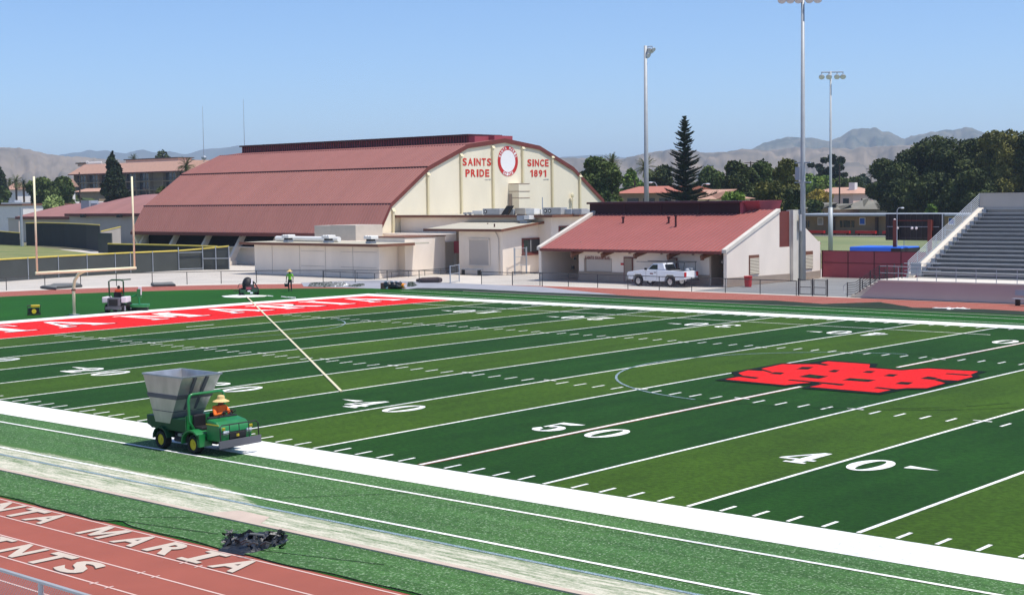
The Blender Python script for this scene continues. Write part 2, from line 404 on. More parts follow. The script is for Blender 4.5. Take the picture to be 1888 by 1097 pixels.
# ------------------------------------------------------------------ ground, field, track
W2 = 48.768; YC = W2/2; YD = .9144
def fz(y): return max(0, .07*(1-((y-YC)/YC)**2))
g = MB(); g.quad((-16000, -9000, -.06), (9000, -9000, -.06), (9000, 16000, -.06), (-16000, 16000, -.06))
tag(g.build('ground', 'dry_ground'), kind='structure')
g = MB(); g.quad((-200, -40, -.03), (60, -40, -.03), (60, 100, -.03), (-200, 100, -.03))
tag(g.build('pavement', 'concrete'), kind='structure')
g = MB(); pts = [(-120, 62), (-102.3, 70), (-100, 71.5), (-84, 66.2), (-40, 67.2), (-23, 66.6), (-23, 100), (-60, 110), (-120, 90)]
g = MB(); g.quad(*[(x, y, -.015) for x, y in [(-37.0, 66.6), (-20.5, 66.6), (-20.5, 87), (-36.8, 87)]])
tag(g.build('asphalt_yard', 'asphalt'), kind='structure')
def oval(Rr, n=48, cx=47.5):
    p = []
    for k in range(n+1):
        a = math.pi/2+math.pi*k/n; p.append((-cx+Rr*math.cos(a), YC+Rr*math.sin(a)))
    for k in range(n+1):
        a = -math.pi/2+math.pi*k/n; p.append((cx+Rr*math.cos(a), YC+Rr*math.sin(a)))
    return p
RT = 34.1; RO = 41.0
a, b2 = oval(RT-.05), oval(RO); g = MB()
for k in range(len(a)):
    q = (k+1) % len(a); g.quad((*a[k], 0), (*b2[k], 0), (*b2[q], 0), (*a[q], 0))
trk = tag(g.build('running_track', 'track_red'), kind='structure')
g = MB()
for j in range(0, 8):
    r0 = 24.384+9.86+j*1.07 ; a, b2 = oval(r0-.027), oval(r0+.027)
    for k in range(len(a)):
        q = (k+1) % len(a)
        if j > 6: continue
        g.quad((*a[k], .006), (*b2[k], .006), (*b2[q], .006), (*a[q], .006))
for x, y in [(4.13, -12.0), (4.63, -12.0), (4.1, -13.08), (4.61, -13.07), (4.12, -10.95), (4.63, -10.95)]:
    g.box(x-.022, x+.022, y-.1, y+.1, .009, .012)
g.build('lane_line', 'track_line', trk)
# grey runway strip across the far left of the track
g = MB(); P = [at(a_, b_, z=0) for a_, b_ in [(555, 521.5), (640, 518), (700, 517), (830, 522), (1000, 529), (1050, 535), (1142, 544), (1000, 539.6), (820, 534.6), (700, 532.6), (640, 530.5), (560, 528.5)]]
g.quad(*[(p.x, p.y, .012) for p in reversed(P)]); tag(g.build('runway', 'runway_grey'), kind='structure')
# turf inside the oval
def sheet(b, x0, x1, y0, y1, dz):
    n = max(1, int(abs(y1-y0)/3.5)+1)
    for k in range(n):
        ya = y0+(y1-y0)*k/n; yb = y0+(y1-y0)*(k+1)/n
        b.quad((x0, ya, fz(ya)+dz), (x1, ya, fz(ya)+dz), (x1, yb, fz(yb)+dz), (x0, yb, fz(yb)+dz))
g = MB(); g.quad(*[(x, y, .008) for x, y in oval(RT)])
fld = tag(g.build('turf_field', 'turf_outer'), kind='structure')
g = MB(); sheet(g, -55, 55, -9.72, -.0, .013)
g.v = [(x, y+(0.07*math.sin(x*1.3)+.05*math.sin(x*3.1+1) if y < -9.7 else 0), z) for x, y, z in g.v]
g = MB(); n = 260
def edge(x):
    e = -9.68+.05*math.sin(x*.9)+.03*math.sin(x*2.7+1)
    if -1.05 < x < .35: e += .26*math.exp(-((x+.3)/.3)**2)
    return e
for k in range(n):
    x0, x1 = -47.5+95*k/n, -47.5+95*(k+1)/n
    g.quad((x0, edge(x0), .03), (x1, edge(x1), .03), (x1, -7.8, .016), (x0, -7.8, .016))
    g.quad((x0, -7.8, .016), (x1, -7.8, .016), (x1, 0, .016), (x0, 0, .016))
g.build('sideline_turf', 'turf_edge', fld)
g = MB()
for k in range(n):
    x0, x1 = -47.5+95*k/n, -47.5+95*(k+1)/n
    g.quad((x0, edge(x0)-.03-.012*math.sin(x0*5), .004), (x1, edge(x1)-.03-.012*math.sin(x1*5), .004), (x1, edge(x1)+.0, .028), (x0, edge(x0)+.0, .028))
g.build('turf_backing_edge', 'turf_black', fld)
bands = MB(); bo = MB()
for k in range(-10, 10):
    x0, x1 = k*5*YD, (k+1)*5*YD
    kk = k if k >= 0 else -k-1
    sheet(bands if kk % 2 == 0 else bo, x0, x1, 0, W2, .02)
bands.build('dark_stripe', 'turf_dark', fld); bo.build('olive_stripe', 'turf_olive', fld)
g = MB()
for s in (-1, 1):
    x0, x1 = sorted((s*50*YD, s*(60*YD))); sheet(g, x0, x1, 0, W2, .02)
g.build('end_zone', 'turf_red', fld)
# borders and lines
BW = 1.86; XE = 60*YD
g = MB(); 
for y0, y1 in ((-BW, 0), (W2, W2+BW)): sheet(g, -XE-BW, XE+BW, y0, y1, .024)
for s in (-1, 1):
    x0, x1 = sorted((s*XE, s*(XE+BW))); sheet(g, x0, x1, 0, W2, .024)
g.build('border', 'turf_white', fld)
g = MB(); h = .06
for k in range(-10, 11):
    if k == 0: continue
    x = k*5*YD; sheet(g, x-h, x+h, .08, W2-.08, .028)
for k in range(-49, 50):
    if k % 5 == 0: continue
    x = k*YD
    for y0, y1 in ((.12, .78), (W2-.78, W2-.12), (15.82, 16.58), (W2-16.58, W2-15.82)):
        sheet(g, x-.05, x+.05, y0, y1, .028)
for k in range(-9, 10):
    x = k*5*YD
    for y in (16.52, W2-16.52): sheet(g, x-.32, x+.32, y-.05, y+.05, .033)
for x in (-47*YD, 47*YD): sheet(g, x-.06, x+.06, YC-1, YC+1, .028)
g.build('yard_line', 'turf_white', fld)
g = MB()
sheet(g, -.12, .12, .08, 20.6, .028); sheet(g, -.12, .12, 28.4, W2-.08, .028)
g.build('midfield_line_edge', 'turf_pink', fld)
g = MB(); sheet(g, -.068, .068, .08, 20.6, .032); sheet(g, -.068, .068, 28.4, W2-.08, .032)
g.build('midfield_line', 'turf_white', fld)
g = MB()
def thin(x0, x1, y, h, dz=.03): sheet(g, x0, x1, y-h, y+h, dz)
thin(-45.4, -3.05, 44.4, .05, .036); thin(-45.4, 45.4, 4.4-100, .05)
for y in (-2.9, -5.7): thin(-60, 60, y, .055); thin(-57, 57, W2-y, .045)
g.build('coaching_line', 'turf_white', fld)
g = MB()
for k in range(64):
    a0, a1 = 2*math.pi*k/64, 2*math.pi*(k+1)/64
    if (math.cos(a0) > -.15): continue
    P = [(r*math.cos(t)-.3, YC+r*math.sin(t)) for r, t in ((9.1, a0), (9.2, a0), (9.2, a1), (9.1, a1))]
    g.quad(*[(x, y, fz(y)+.036) for x, y in P])
sheet(g, -60, 60, -6.45, -6.33, .034)
for k in range(20):
    a0, a1 = -1.2+2.4*k/20, -1.2+2.4*(k+1)/20
    P = [(r*math.cos(t)-42.5, YC+r*math.sin(t)) for r, t in ((8.2, a0), (8.28, a0), (8.28, a1), (8.2, a1))]
    g.quad(*[(x, y, fz(y)+.036) for x, y in P])
g.build('blue_line', 'turf_bluegrey', fld)
g = MB()
for k in range(64):
    a0, a1 = 2*math.pi*k/64, 2*math.pi*(k+1)/64
    if (math.cos(a0) <= -.15 or k % 3 == 0): continue
    P = [(r*math.cos(t)-.3, YC+r*math.sin(t)) for r, t in ((9.12, a0), (9.17, a0), (9.17, a1), (9.12, a1))]
    g.quad(*[(x, y, fz(y)+.036) for x, y in P])
for pl in ([(4.9, 16.6), (7.4, 18.2), (9.8, 21.4), (11.5, 25)],):
    for (xa, ya), (xb, yb) in zip(pl, pl[1:]): g.quad((xa, ya-.03, fz(ya)+.036), (xb, yb-.03, fz(yb)+.036), (xb, yb+.03, fz(yb)+.036), (xa, ya+.03, fz(ya)+.036))
# seams between turf rolls near the sideline
for xa, ya, xb, yb in ((.2, -5.75, 2.6, -3.0), (-.4, -9.0, 1.2, -7.8), (-.9, -9.6, 2.6, -8.9), (4.6, -9.3, 7.6, -8.5)):
    dx, dy = xb-xa, yb-ya; L = math.hypot(dx, dy); nx, ny = -dy/L*.014, dx/L*.014
    g.quad((xa-nx, ya-ny, .036), (xb-nx, yb-ny, .036), (xb+nx, yb+ny, .036), (xa+nx, ya+ny, .036))
g.build('turf_seam', 'turf_black', fld)

# numerals (slab/old-style shapes). unit box: x 0..1, y 0..1
def ring_glyph(b, cx, cy, rx, ry, ix, iy, fn, n=28, a0=0, a1=2*math.pi):
    for k in range(n):
        s0, s1 = a0+(a1-a0)*k/n, a0+(a1-a0)*(k+1)/n
        b.quad(*[fn(cx+r1*math.cos(t), cy+r2*math.sin(t)) for r1, r2, t in ((ix, iy, s0), (rx, ry, s0), (rx, ry, s1), (ix, iy, s1))])
def strokes(b, pts, fn):   # list of (x,y,halfw x,halfw y)
    for p, q in zip(pts, pts[1:]):
        b.quad(fn(p[0]-p[2], p[1]-p[3]), fn(p[0]+p[2], p[1]+p[3]), fn(q[0]+q[2], q[1]+q[3]), fn(q[0]-q[2], q[1]-q[3]))
def poly(b, pts, fn): b.quad(*[fn(*p) for p in pts])
def digit(b, d, fn, step):
    F = lambda k: (lambda x, y: (lambda p: (p[0], p[1], p[2]+k*step))(fn(x, y)))
    if d == '0': ring_glyph(b, .5, .5, .5, .5, .2, .42, F(0))
    elif d == '1':
        poly(b, [(.32, .08), (.68, .08), (.68, 1), (.5, 1), (.32, .88)], F(0)); poly(b, [(.15, 0), (.85, 0), (.85, .09), (.15, .09)], F(1)); poly(b, [(.1, .72), (.34, .78), (.34, .92)], F(1))
    elif d == '2':
        ring_glyph(b, .48, .7, .44, .3, .16, .22, F(0), 14, -.4, math.pi*.95)
        strokes(b, [(.78, .6, .16, -.03), (.22, .16, .12, -.06)], F(1)); poly(b, [(.06, 0), (.92, 0), (.96, .26), (.86, .26), (.78, .17), (.06, .17)], F(2)); 
        b.blob  # noop
        poly(b, [(.04, .62), (.26, .56), (.34, .7), (.2, .8), (.05, .74)], F(1))
    elif d == '3':
        ring_glyph(b, .46, .75, .42, .25, .14, .18, F(0), 14, -1.5, 2.9); ring_glyph(b, .46, .28, .46, .28, .14, .2, F(1), 14, -2.9, 1.5)
        poly(b, [(.05, .68), (.26, .64), (.3, .78), (.1, .82)], F(2)); poly(b, [(.02, .2), (.24, .16), (.28, .34), (.06, .36)], F(2))
    elif d == '4':
        poly(b, [(.5, .1), (.8, .1), (.8, 1), (.66, 1), (.5, .8)], F(0)); poly(b, [(.02, .24), (.98, .24), (.98, .34), (.02, .34)], F(1))
        poly(b, [(.02, .34), (.14, .34), (.66, .92), (.66, 1), (.6, 1)], F(2)); poly(b, [(.36, 0), (.94, 0), (.94, .09), (.36, .09)], F(1))
    elif d == '5':
        ring_glyph(b, .46, .31, .46, .31, .14, .22, F(0), 16, -2.8, 2.5); poly(b, [(.1, .42), (.2, .42), (.22, .98), (.1, .98)], F(1)); 
        poly(b, [(.1, .8), (.6, .78), (.86, .9), (.88, 1), (.78, .98), (.1, .98)], F(2)); poly(b, [(.02, .2), (.22, .14), (.3, .28), (.1, .36)], F(1))
g = MB()
for k in range(-4, 5):
    num = str(50-abs(k)*10); x = k*10*YD
    for far in (0, 1):
        s = -1 if far else 1; yb = W2-6.5 if far else 6.5
        for ci, off, wd in ((0, -1.72, 1.16), (1, .36, 1.12)):
            fn = lambda u, v, off=off, wd=wd: (x+s*(off+u*wd), yb+s*v*1.86, fz(yb)+.036)
            digit(g, num[ci], fn, .0015)
        if k:
            sgn = (1 if k > 0 else -1); xa = x+sgn*1.8
            g.quad(*[(px, py, fz(yb)+.036) for px, py in ([(xa, yb+s*1.3-.2), (xa+sgn*.95, yb+s*1.3), (xa, yb+s*1.3+.2)][::sgn])])
g.build('numeral', 'turf_white', fld)
# end zone wording: letters stand across the end zone, tops towards the end line
def ez(b, ch, y0, y1, xb, xt, m, step=.0015):
    fn0 = lambda u, v: (xb+(xt-xb)*v, y0+(y1-y0)*u, fz((y0+y1)/2)+.036)
    F = lambda k: (lambda u, v: (lambda p: (p[0], p[1], p[2]+k*step))(fn0(u, v)))
    S = lambda x0, y0_, x1, y1_, k: poly(b, [(x0, y0_), (x1, y0_), (x1, y1_), (x0, y1_)], F(k))
    if ch == 'A':
        poly(b, [(.42, 1), (.56, 1), (.92, .05), (.68, .05)], F(0)); poly(b, [(.42, 1), (.48, .92), (.2, .05), (.1, .05)], F(1)); S(.24, .3, .76, .38, 2); S(0, 0, .3, .06, 2); S(.58, 0, 1, .06, 2)
    elif ch == 'M':
        S(.1, .04, .18, .96, 0); S(.68, .04, .9, .96, 0); poly(b, [(.1, .96), (.32, .96), (.56, .2), (.46, .2)], F(1)); poly(b, [(.46, .2), (.56, .2), (.72, .96), (.66, .96)], F(2)); S(0, 0, .28, .06, 1); S(.6, 0, 1, .06, 1); S(0, .94, .2, 1, 2); S(.8, .94, 1, 1, 2)
    elif ch == 'R':
        S(.1, .04, .36, .96, 0); S(0, 0, .46, .06, 1); S(0, .94, .5, 1, 1); ring_glyph(b, .46, .74, .42, .26, .2, .18, F(2), 14, -1.57, 1.57); poly(b, [(.46, .5), (.62, .5), (1, 0), (.74, 0)], F(3))
    elif ch == 'I': S(.32, .04, .68, .96, 0); S(.15, 0, .85, .06, 1); S(.15, .94, .85, 1, 1)
    elif ch == 'T': S(.36, .04, .64, .94, 0); S(.2, 0, .8, .06, 1); S(0, .92, 1, 1, 1); S(0, .74, .07, .93, 2); S(.93, .74, 1, .93, 2)
    elif ch == 'N': S(.1, .04, .18, .96, 0); S(.82, .04, .9, .96, 0); poly(b, [(.1, .96), (.34, .96), (.9, .04), (.76, .04)], F(1)); S(0, 0, .28, .06, 2); S(.7, .94, 1, 1, 2)
    elif ch == 'S':
        ring_glyph(b, .5, .74, .42, .26, .16, .19, F(0), 16, .4, 4.5); ring_glyph(b, .5, .27, .44, .27, .16, .2, F(1), 16, -2.7, 1.6)
g = MB(); gsh = MB()
for ch, yc, wd in (('S', 1.2, 1.7), ('A', 5.0, 3.4), ('N', 9.1, 3.2), ('T', 16.3, 3.4), ('A', 20.7, 3.8), ('M', 27.5, 4.4), ('A', 33.2, 3.6), ('R', 37.8, 3.6), ('I', 41.6, 2.2), ('A', 45.6, 3.8)):
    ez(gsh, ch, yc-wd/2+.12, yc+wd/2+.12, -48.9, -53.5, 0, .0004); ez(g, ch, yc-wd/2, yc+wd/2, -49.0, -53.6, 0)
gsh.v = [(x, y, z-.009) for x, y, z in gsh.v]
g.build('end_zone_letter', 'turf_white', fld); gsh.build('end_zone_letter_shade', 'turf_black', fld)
# midfield monogram, traced shape lying flat on the turf
def zp(x, y): return at(1300+x/3.4327, 640+y/3.4333, z=.06)
def flat(b, pts, dz):
    P = [zp(*p) for p in pts]; ar = sum(P[i].x*P[(i+1) % len(P)].y-P[(i+1) % len(P)].x*P[i].y for i in range(len(P)))
    if ar < 0: P.reverse()
    b.quad(*[(p.x, p.y, fz(p.y)+dz) for p in P])
red = [(115, 212), (232, 190), (200, 170), (262, 152), (352, 158), (345, 142), (480, 112), (690, 112), (775, 92), (1045, 112), (1040, 136), (1130, 143), (1240, 153), (1415, 140), (1740, 160), (1690, 181), (1705, 195), (1610, 220), (1480, 213), (1540, 235), (1410, 271), (1280, 270), (1200, 278), (1100, 300), (660, 262), (740, 246), (690, 232), (590, 240), (500, 250)]
P = [zp(*p) for p in red]; cx = sum(p.x for p in P)/len(P); cy = sum(p.y for p in P)/len(P)
g = MB()
blk = [(60, 216), (190, 190), (163, 165), (325, 137), (480, 108), (650, 106), (770, 88), (1095, 112), (1078, 134), (1240, 149), (1415, 136), (1785, 161), (1718, 180), (1745, 196), (1560, 236), (1410, 276), (1270, 276), (1110, 307), (610, 268), (680, 240), (500, 256)]
flat(g, blk, .040); g.build('monogram_outline', 'turf_black', fld)
cr_ = (sum(v[0] for v in red)/len(red), sum(v[1] for v in red)/len(red)); red = [(cr_[0]+(x-cr_[0])*.985, cr_[1]+(y-cr_[1])*.955) for x, y in red]
g = MB(); flat(g, red, .044); g.build('monogram', 'turf_red', fld)
g = MB()
for q in ([(575, 147), (615, 133), (690, 134), (650, 149)], [(405, 176), (440, 166), (505, 169), (480, 181)], [(775, 163), (815, 151), (855, 154), (825, 167)], [(995, 168), (1025, 158), (1080, 160), (1050, 171)],
          [(1125, 190), (1165, 179), (1225, 181), (1190, 195)], [(585, 195), (660, 180), (785, 193), (720, 208)], [(865, 217), (915, 204), (1085, 216), (1035, 228)], [(1200, 240), (1240, 228), (1320, 232), (1285, 246)],
          [(1360, 207), (1410, 194), (1478, 203), (1440, 214)], [(515, 218), (535, 213), (890, 242), (870, 251)], [(1065, 267), (1090, 261), (1220, 274), (1190, 280)], [(205, 195), (225, 187), (345, 200), (320, 208)],
          [(660, 108), (690, 102), (795, 118), (760, 124)], [(1515, 178), (1530, 173), (1690, 182), (1660, 188)], [(330, 148), (345, 142), (430, 166), (410, 169)], [(1440, 214), (1480, 208), (1560, 232), (1530, 238)], [(1040, 133), (1055, 112), (1080, 118), (1070, 136)]):
    cxq = sum(v[0] for v in q)/4; cyq = sum(v[1] for v in q)/4; flat(g, [(cxq+(v[0]-cxq)*.98, cyq+(v[1]-cyq)*1.05) for v in q], .048)
g.build('monogram_gap', 'turf_black', fld)
g = MB()
for q in ([(650, 192), (675, 188), (725, 193), (700, 198)], [(940, 214), (965, 209), (1025, 215), (1000, 220)]): flat(g, q, .052)
g.build('monogram_gap_turf', 'turf_dark', fld)
# infill band, curbs
g = MB()
xs = [-60+k*.5 for k in range(241)]
def top(x): 
    return -5.12-(max(0, min(1, (x+1.5)/2.6)))*1.15
for x0, x1 in zip(xs, xs[1:]):
    g.quad((x0, -7.62, .026), (x1, -7.62, .026), (x1, top(x1), .026), (x0, top(x0), .026))
o = g.build('sand_infill', 'infill', fld); uv = o.data.uv_layers.new()
for k in range(len(xs)-1):
    for q, (u, v) in enumerate(((0, 0), (1, 0), (1, 1), (0, 1))): uv.data[4*k+q].uv = (u, v)
g = MB(); g.box(-60, 60, -7.8, -7.64, .0, .05); g.box(-52, 52, W2+7.64, W2+7.74, .0, .04)
g.quad((.55, -7.62, .034), (2.5, -7.62, .034), (2.1, -7.02, .034), (.95, -6.98, .034))
tag(g.build('curb', 'curb'), kind='structure')
# track lettering
def letter(ch, x0, x1, y0, y1, b, dz):
    if ch == 'I':
        for (u0, v0, u1, v1) in ((.34, .16, .66, .84), (.08, 0, .92, .16), (.08, .84, .92, 1)): b.quad((x0+(x1-x0)*u0, y0+(y1-y0)*v0, dz), (x0+(x1-x0)*u1, y0+(y1-y0)*v0, dz), (x0+(x1-x0)*u1, y0+(y1-y0)*v1, dz), (x0+(x1-x0)*u0, y0+(y1-y0)*v1, dz))
    elif ch == 'M': b.quad(*[(x0+(x1-x0)*u, y0+(y1-y0)*v, dz) for u, v in [(0, 0), (.19, 0), (.19, .66), (.43, .08), (.57, .08), (.81, .66), (.81, 0), (1, 0), (1, 1), (.74, 1), (.5, .42), (.26, 1), (0, 1)]])
    else: addtext(b, ch, lambda u, v: (x0+(x1-x0)*u, y0+(y1-y0)*v, dz), .035)
g, gs = MB(), MB()
row1 = [('S', -6.6), ('A', -5.6), ('N', -4.6), ('T', -3.5), ('A', -2.5), ('M', -.18), ('A', 1.18), ('R', 2.42), ('I', 3.62), ('A', 4.75)]
for ch, x in row1: 
    wd = .95 if ch == 'M' else .86
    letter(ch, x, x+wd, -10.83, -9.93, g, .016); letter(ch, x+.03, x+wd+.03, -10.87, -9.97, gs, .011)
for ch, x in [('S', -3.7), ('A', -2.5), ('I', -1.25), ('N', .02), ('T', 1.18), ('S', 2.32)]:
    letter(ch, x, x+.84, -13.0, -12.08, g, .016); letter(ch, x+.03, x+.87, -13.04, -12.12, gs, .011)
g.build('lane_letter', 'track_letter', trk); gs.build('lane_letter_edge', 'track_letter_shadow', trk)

# ------------------------------------------------------------------ hills
def ridge(name, prof, D, depth, m, amp, seed, rows=14, step=6, fold=1.0):
    xs = [p[0] for p in prof]; ys = [p[1] for p in prof]; px = list(np.arange(-900, 2800, step)); hs = np.interp(px, xs, ys)
    C = Vector(CAM); b = MB(); nr = rows*2+1; grid = []
    for x, y in zip(px, hs):
        d = F_ + RR*((x-944)/FPX) + UU*((548.5-y)/FPX); hd = Vector((d.x, d.y, 0)); L = hd.length; hd /= L
        col = []
        for k in range(nr):
            t = (k-rows)/rows; dist = D+t*depth; crest = C.z+D*(d.z/L)
            s = 1-abs(t); base = crest*(s*s*(3-2*s))
            p = C+hd*dist
            gl = abs(noise.noise(Vector((x*.012/fold+.5*t, t*1.6, seed))))*.9+abs(noise.noise(Vector((x*.035/fold+.8*t, t*3, seed+9))))*.55+abs(noise.noise(Vector((x*.1/fold, t*7, seed+3))))*.25
            z = base-(.42-gl)*amp*(4*s*(1-s))**.8*(1 if gl < .42 else .35)+s*amp*.05*(noise.noise(Vector((x*.045, seed, t)))+.6*noise.noise(Vector((x*.13, seed, t))))
            col.append((p.x, p.y, max(z, -.05) if abs(t) < .999 else -2))
        grid.append(col)
    v = [q for c_ in grid for q in c_]; b.v = v
    for i in range(len(grid)-1):
        for k in range(nr-1): b.f.append((i*nr+k, (i+1)*nr+k, (i+1)*nr+k+1, i*nr+k+1)); b.m.append(0)
    o = b.build(name, m, smooth=True); tag(o, kind='structure'); return o
ridge('tan_hills', [(-900, 300), (-300, 285), (0, 272), (40, 274), (100, 287), (180, 293), (300, 300), (400, 304), (600, 312), (1000, 298), (1060, 292), (1150, 293), (1190, 283), (1240, 277), (1300, 282), (1360, 279), (1420, 277), (1480, 272), (1530, 276), (1570, 276), (1600, 271), (1650, 270), (1700, 266), (1800, 270), (2200, 262), (2800, 290)], 3600, 1500, 'hill_tan', 60, 3.1, fold=1.0, rows=22, step=4)
ridge('scrub_mountains', [(-900, 330), (900, 330), (1300, 300), (1372, 280), (1410, 266), (1450, 253), (1480, 252), (1525, 262), (1548, 252), (1562, 243), (1580, 238), (1612, 238), (1640, 245), (1668, 256), (1700, 252), (1742, 240), (1760, 240), (1776, 237), (1792, 237), (1815, 248), (1900, 262), (2200, 250), (2800, 300)], 6200, 1800, 'hill_scrub', 150, 9.7, fold=.8, rows=22, step=4)
ridge('blue_mountains', [(-900, 300), (-200, 300), (60, 294), (110, 286), (128, 283), (150, 281), (165, 276), (178, 280), (195, 277), (230, 283), (248, 279), (264, 276), (285, 283), (312, 279), (330, 284), (348, 284), (375, 275), (400, 274), (440, 269), (458, 273), (480, 281), (560, 290), (1000, 293), (1060, 288), (1110, 287), (1160, 291), (1300, 300), (2800, 320)], 9500, 2200, 'hill_blue', 90, 21.3, fold=2.0)
hz = MB(); hz.box(-14500, 8500, -8500, 14500, -1.06, 345)
hz = hz.build('haze', 'hill_tan'); tag(hz, kind='stuff')
hm = bpy.data.materials.new('haze'); hm.use_nodes = True; t = hm.node_tree; t.nodes.remove(t.nodes['Principled BSDF'])
pv = t.nodes.new('ShaderNodeVolumePrincipled'); pv.inputs['Color'].default_value = (.66, .80, 1, 1); pv.inputs['Density'].default_value = 1.15e-4; pv.inputs['Anisotropy'].default_value = .2
t.links.new(pv.outputs[0], t.nodes['Material Output'].inputs['Volume']); hz.data.materials.clear(); hz.data.materials.append(hm)

# ------------------------------------------------------------------ gymnasium
gy = thing('gymnasium', 'long gymnasium with bowed red metal roof and cream gable wall lettered SAINTS PRIDE SINCE 1891', 'gymnasium', (-107, 98.2, 0))
GX0, GX1, GYC = -129.5, -85.0, 98.2
prof = [(-20.0, 3.62), (-18.0, 6.78), (-12.3, 10.68), (-6.1, 13.12), (0, 13.86), (6.1, 13.12), (12.3, 10.68), (18.0, 6.78), (20.0, 3.62)]
PG = [(GYC+a, z) for a, z in prof]
g = MB()
g.prism([(y, z-.25) for y, z in PG]+[(GYC+19.0, 3.3), (GYC+18.6, 0), (GYC-18.6, 0), (GYC-19.0, 3.3)], 'x', GX1-.3, GX1-.05)
g.prism([(y, z-.25) for y, z in PG]+[(GYC+18.6, 0), (GYC-18.6, 0)], 'x', GX0+.3, GX0+.6)
gw = build_each(g, 'gable_wall', 'cream', gy)[0]
g = MB()
for i, ((y0, z0), (y1, z1)) in enumerate(zip(PG, PG[1:])):
    o = .10 if i in (0, 2, 5, 7) else .0
    g.hexa([(GX0, y0, z0-.22+o), (GX1+.04, y0, z0-.22+o), (GX1+.04, y1, z1-.22+o), (GX0, y1, z1-.22+o)], [(GX0, y0, z0+o), (GX1+.04, y0, z0+o), (GX1+.04, y1, z1+o), (GX0, y1, z1+o)])
rf = g.build('roof', 'roof_red', gy)
g = MB(); x = GX0+.1
while x < GX1-.05:
    for i, ((y0, z0), (y1, z1)) in enumerate(zip(PG[:4], PG[1:5])):
        o = .10 if i in (0, 2) else 0
        dy, dz = y1-y0, z1-z0; L = math.hypot(dy, dz); ny, nz_ = -dz/L*.055, dy/L*.055
        g.hexa([(x, y0, z0+o-.01), (x+.07, y0, z0+o-.01), (x+.07, y1, z1+o-.01), (x, y1, z1+o-.01)], [(x, y0+ny, z0+nz_+o), (x+.07, y0+ny, z0+nz_+o), (x+.07, y1+ny, z1+nz_+o), (x, y1+ny, z1+nz_+o)])
    x += .44
g.build('roof_rib', 'roof_rib', rf)
g = MB()
for i in (1, 2, 3):
    y, z = PG[i]; g.box(GX0, GX1+.03, y-.09, y+.03, z-.05, z+.12)
g.build('roof_seam', 'maroon_dark', rf)
g = MB()
for (y0, z0), (y1, z1) in zip(PG, PG[1:]):
    g.hexa([(GX1+.05, y0, z0-.34), (GX1+.12, y0, z0-.34), (GX1+.12, y1, z1-.34), (GX1+.05, y1, z1-.34)], [(GX1+.05, y0, z0+.14), (GX1+.12, y0, z0+.14), (GX1+.12, y1, z1+.14), (GX1+.05, y1, z1+.14)])
g.box(GX0, GX1+.04, PG[0][0]-.12, PG[0][0]+.02, PG[0][1]-.3, PG[0][1]+.05)
g.build('fascia', 'maroon_trim', gy)
# roof monitor along the ridge
g = MB(); g.box(-129.3, -88.2, GYC-2.6, GYC+2.6, 13.3, 14.35); mo = g.build('roof_monitor', 'maroon_dark', gy)
g = MB(); g.box(-129.5, -87.9, GYC-2.9, GYC+2.9, 14.36, 14.55); g.build('monitor_cap', 'maroon_dark', mo)
g = MB(); g.box(-88.18, -87.2, GYC-2.55, GYC+2.9, 13.3, 14.3); g.box(-88.0, -86.3, GYC-.2, GYC+2.9, 13.4, 14.38); build_each(g, 'monitor_end', 'maroon_panel', mo)
g = MB()
for k in range(96):
    x = -129.2+k*.43; g.box(x, x+.06, GYC-2.66, GYC-2.6, 13.35, 14.34)
g.build('monitor_louvre', 'maroon_panel', mo)
# dark recess, low wall and buttresses under the long eave
g = MB(); g.box(GX0+.6, GX1-.4, 79.9, 80.1, 0, 2.0); g.box(GX0+.6, GX1-.4, 79.0, 79.9, 1.95, 2.05); build_each(g, 'side_wall', 'wall_white', gy)
g = MB(); g.box(GX0+.6, GX1-.4, 80.35, 80.5, 1.9, 5.0); g.build('recess_louvre', 'void', gy)
for k in range(7):
    x = -128.6+k*6.4
    g = MB(); g.prism([(77.2, 0), (78.1, 0), (80.2, 3.4), (79.6, 3.5)], 'x', x-.2, x+.2)
    g.box(x-.5, x+.5, 76.9, 78.4, 0, .45)
    g.build('buttress', 'wall_white', gy)
# gable details
for y, z in [(80.56, 6.1), (85.83, 9.9), (91.05, 12.0), (96.25, 12.95), (101.35, 12.95), (106.62, 11.97), (111.75, 9.74)]:
    g = MB(); g.box(GX1-.05, GX1+.2, y-.22, y+.02, 0, z-.1); g.hexa([(GX1-.05, y-.26, z-.1), (GX1+.28, y-.26, z-.1), (GX1+.28, y+.22, z-.1), (GX1-.05, y+.22, z-.1)], [(GX1-.05, y-.22, z+.28), (GX1, y-.22, z+.28), (GX1, y+.18, z+.28), (GX1-.05, y+.18, z+.28)])
    g.build('pilaster', 'cream_pilaster', gy)
def gtxt(b, s, y0, y1, z0, z1, x=GX1-.02, bold=.03): return addword(b, s, lambda u, v: (x+.0, y0+(y1-y0)*u, z0+(z1-z0)*v), bold)
g = MB()
gtxt(g, 'SAINTS', 91.3, 95.98, 10.88, 11.72, bold=.03); g.build('lettering', 'text_red', gw); g = MB(); gtxt(g, 'PRIDE', 91.75, 95.65, 9.65, 10.48, bold=.03)
g.build('lettering', 'text_red', gw); g = MB(); gtxt(g, 'SINCE', 102.2, 106.0, 10.86, 11.68, bold=.03); g.build('lettering', 'text_red', gw); g = MB(); gtxt(g, '1891', 102.65, 105.55, 9.65, 10.46, bold=.03)
g.build('lettering', 'text_red', gw)
g = MB()
for y in (94.9, 105.0): g.box(GX1-.04, GX1-.02, y, y+.55, 9.32, 9.37); g.box(GX1-.04, GX1-.02, y+.62, y+1.0, 9.31, 9.41)
build_each(g, 'signature', 'hvac_grey', gw)
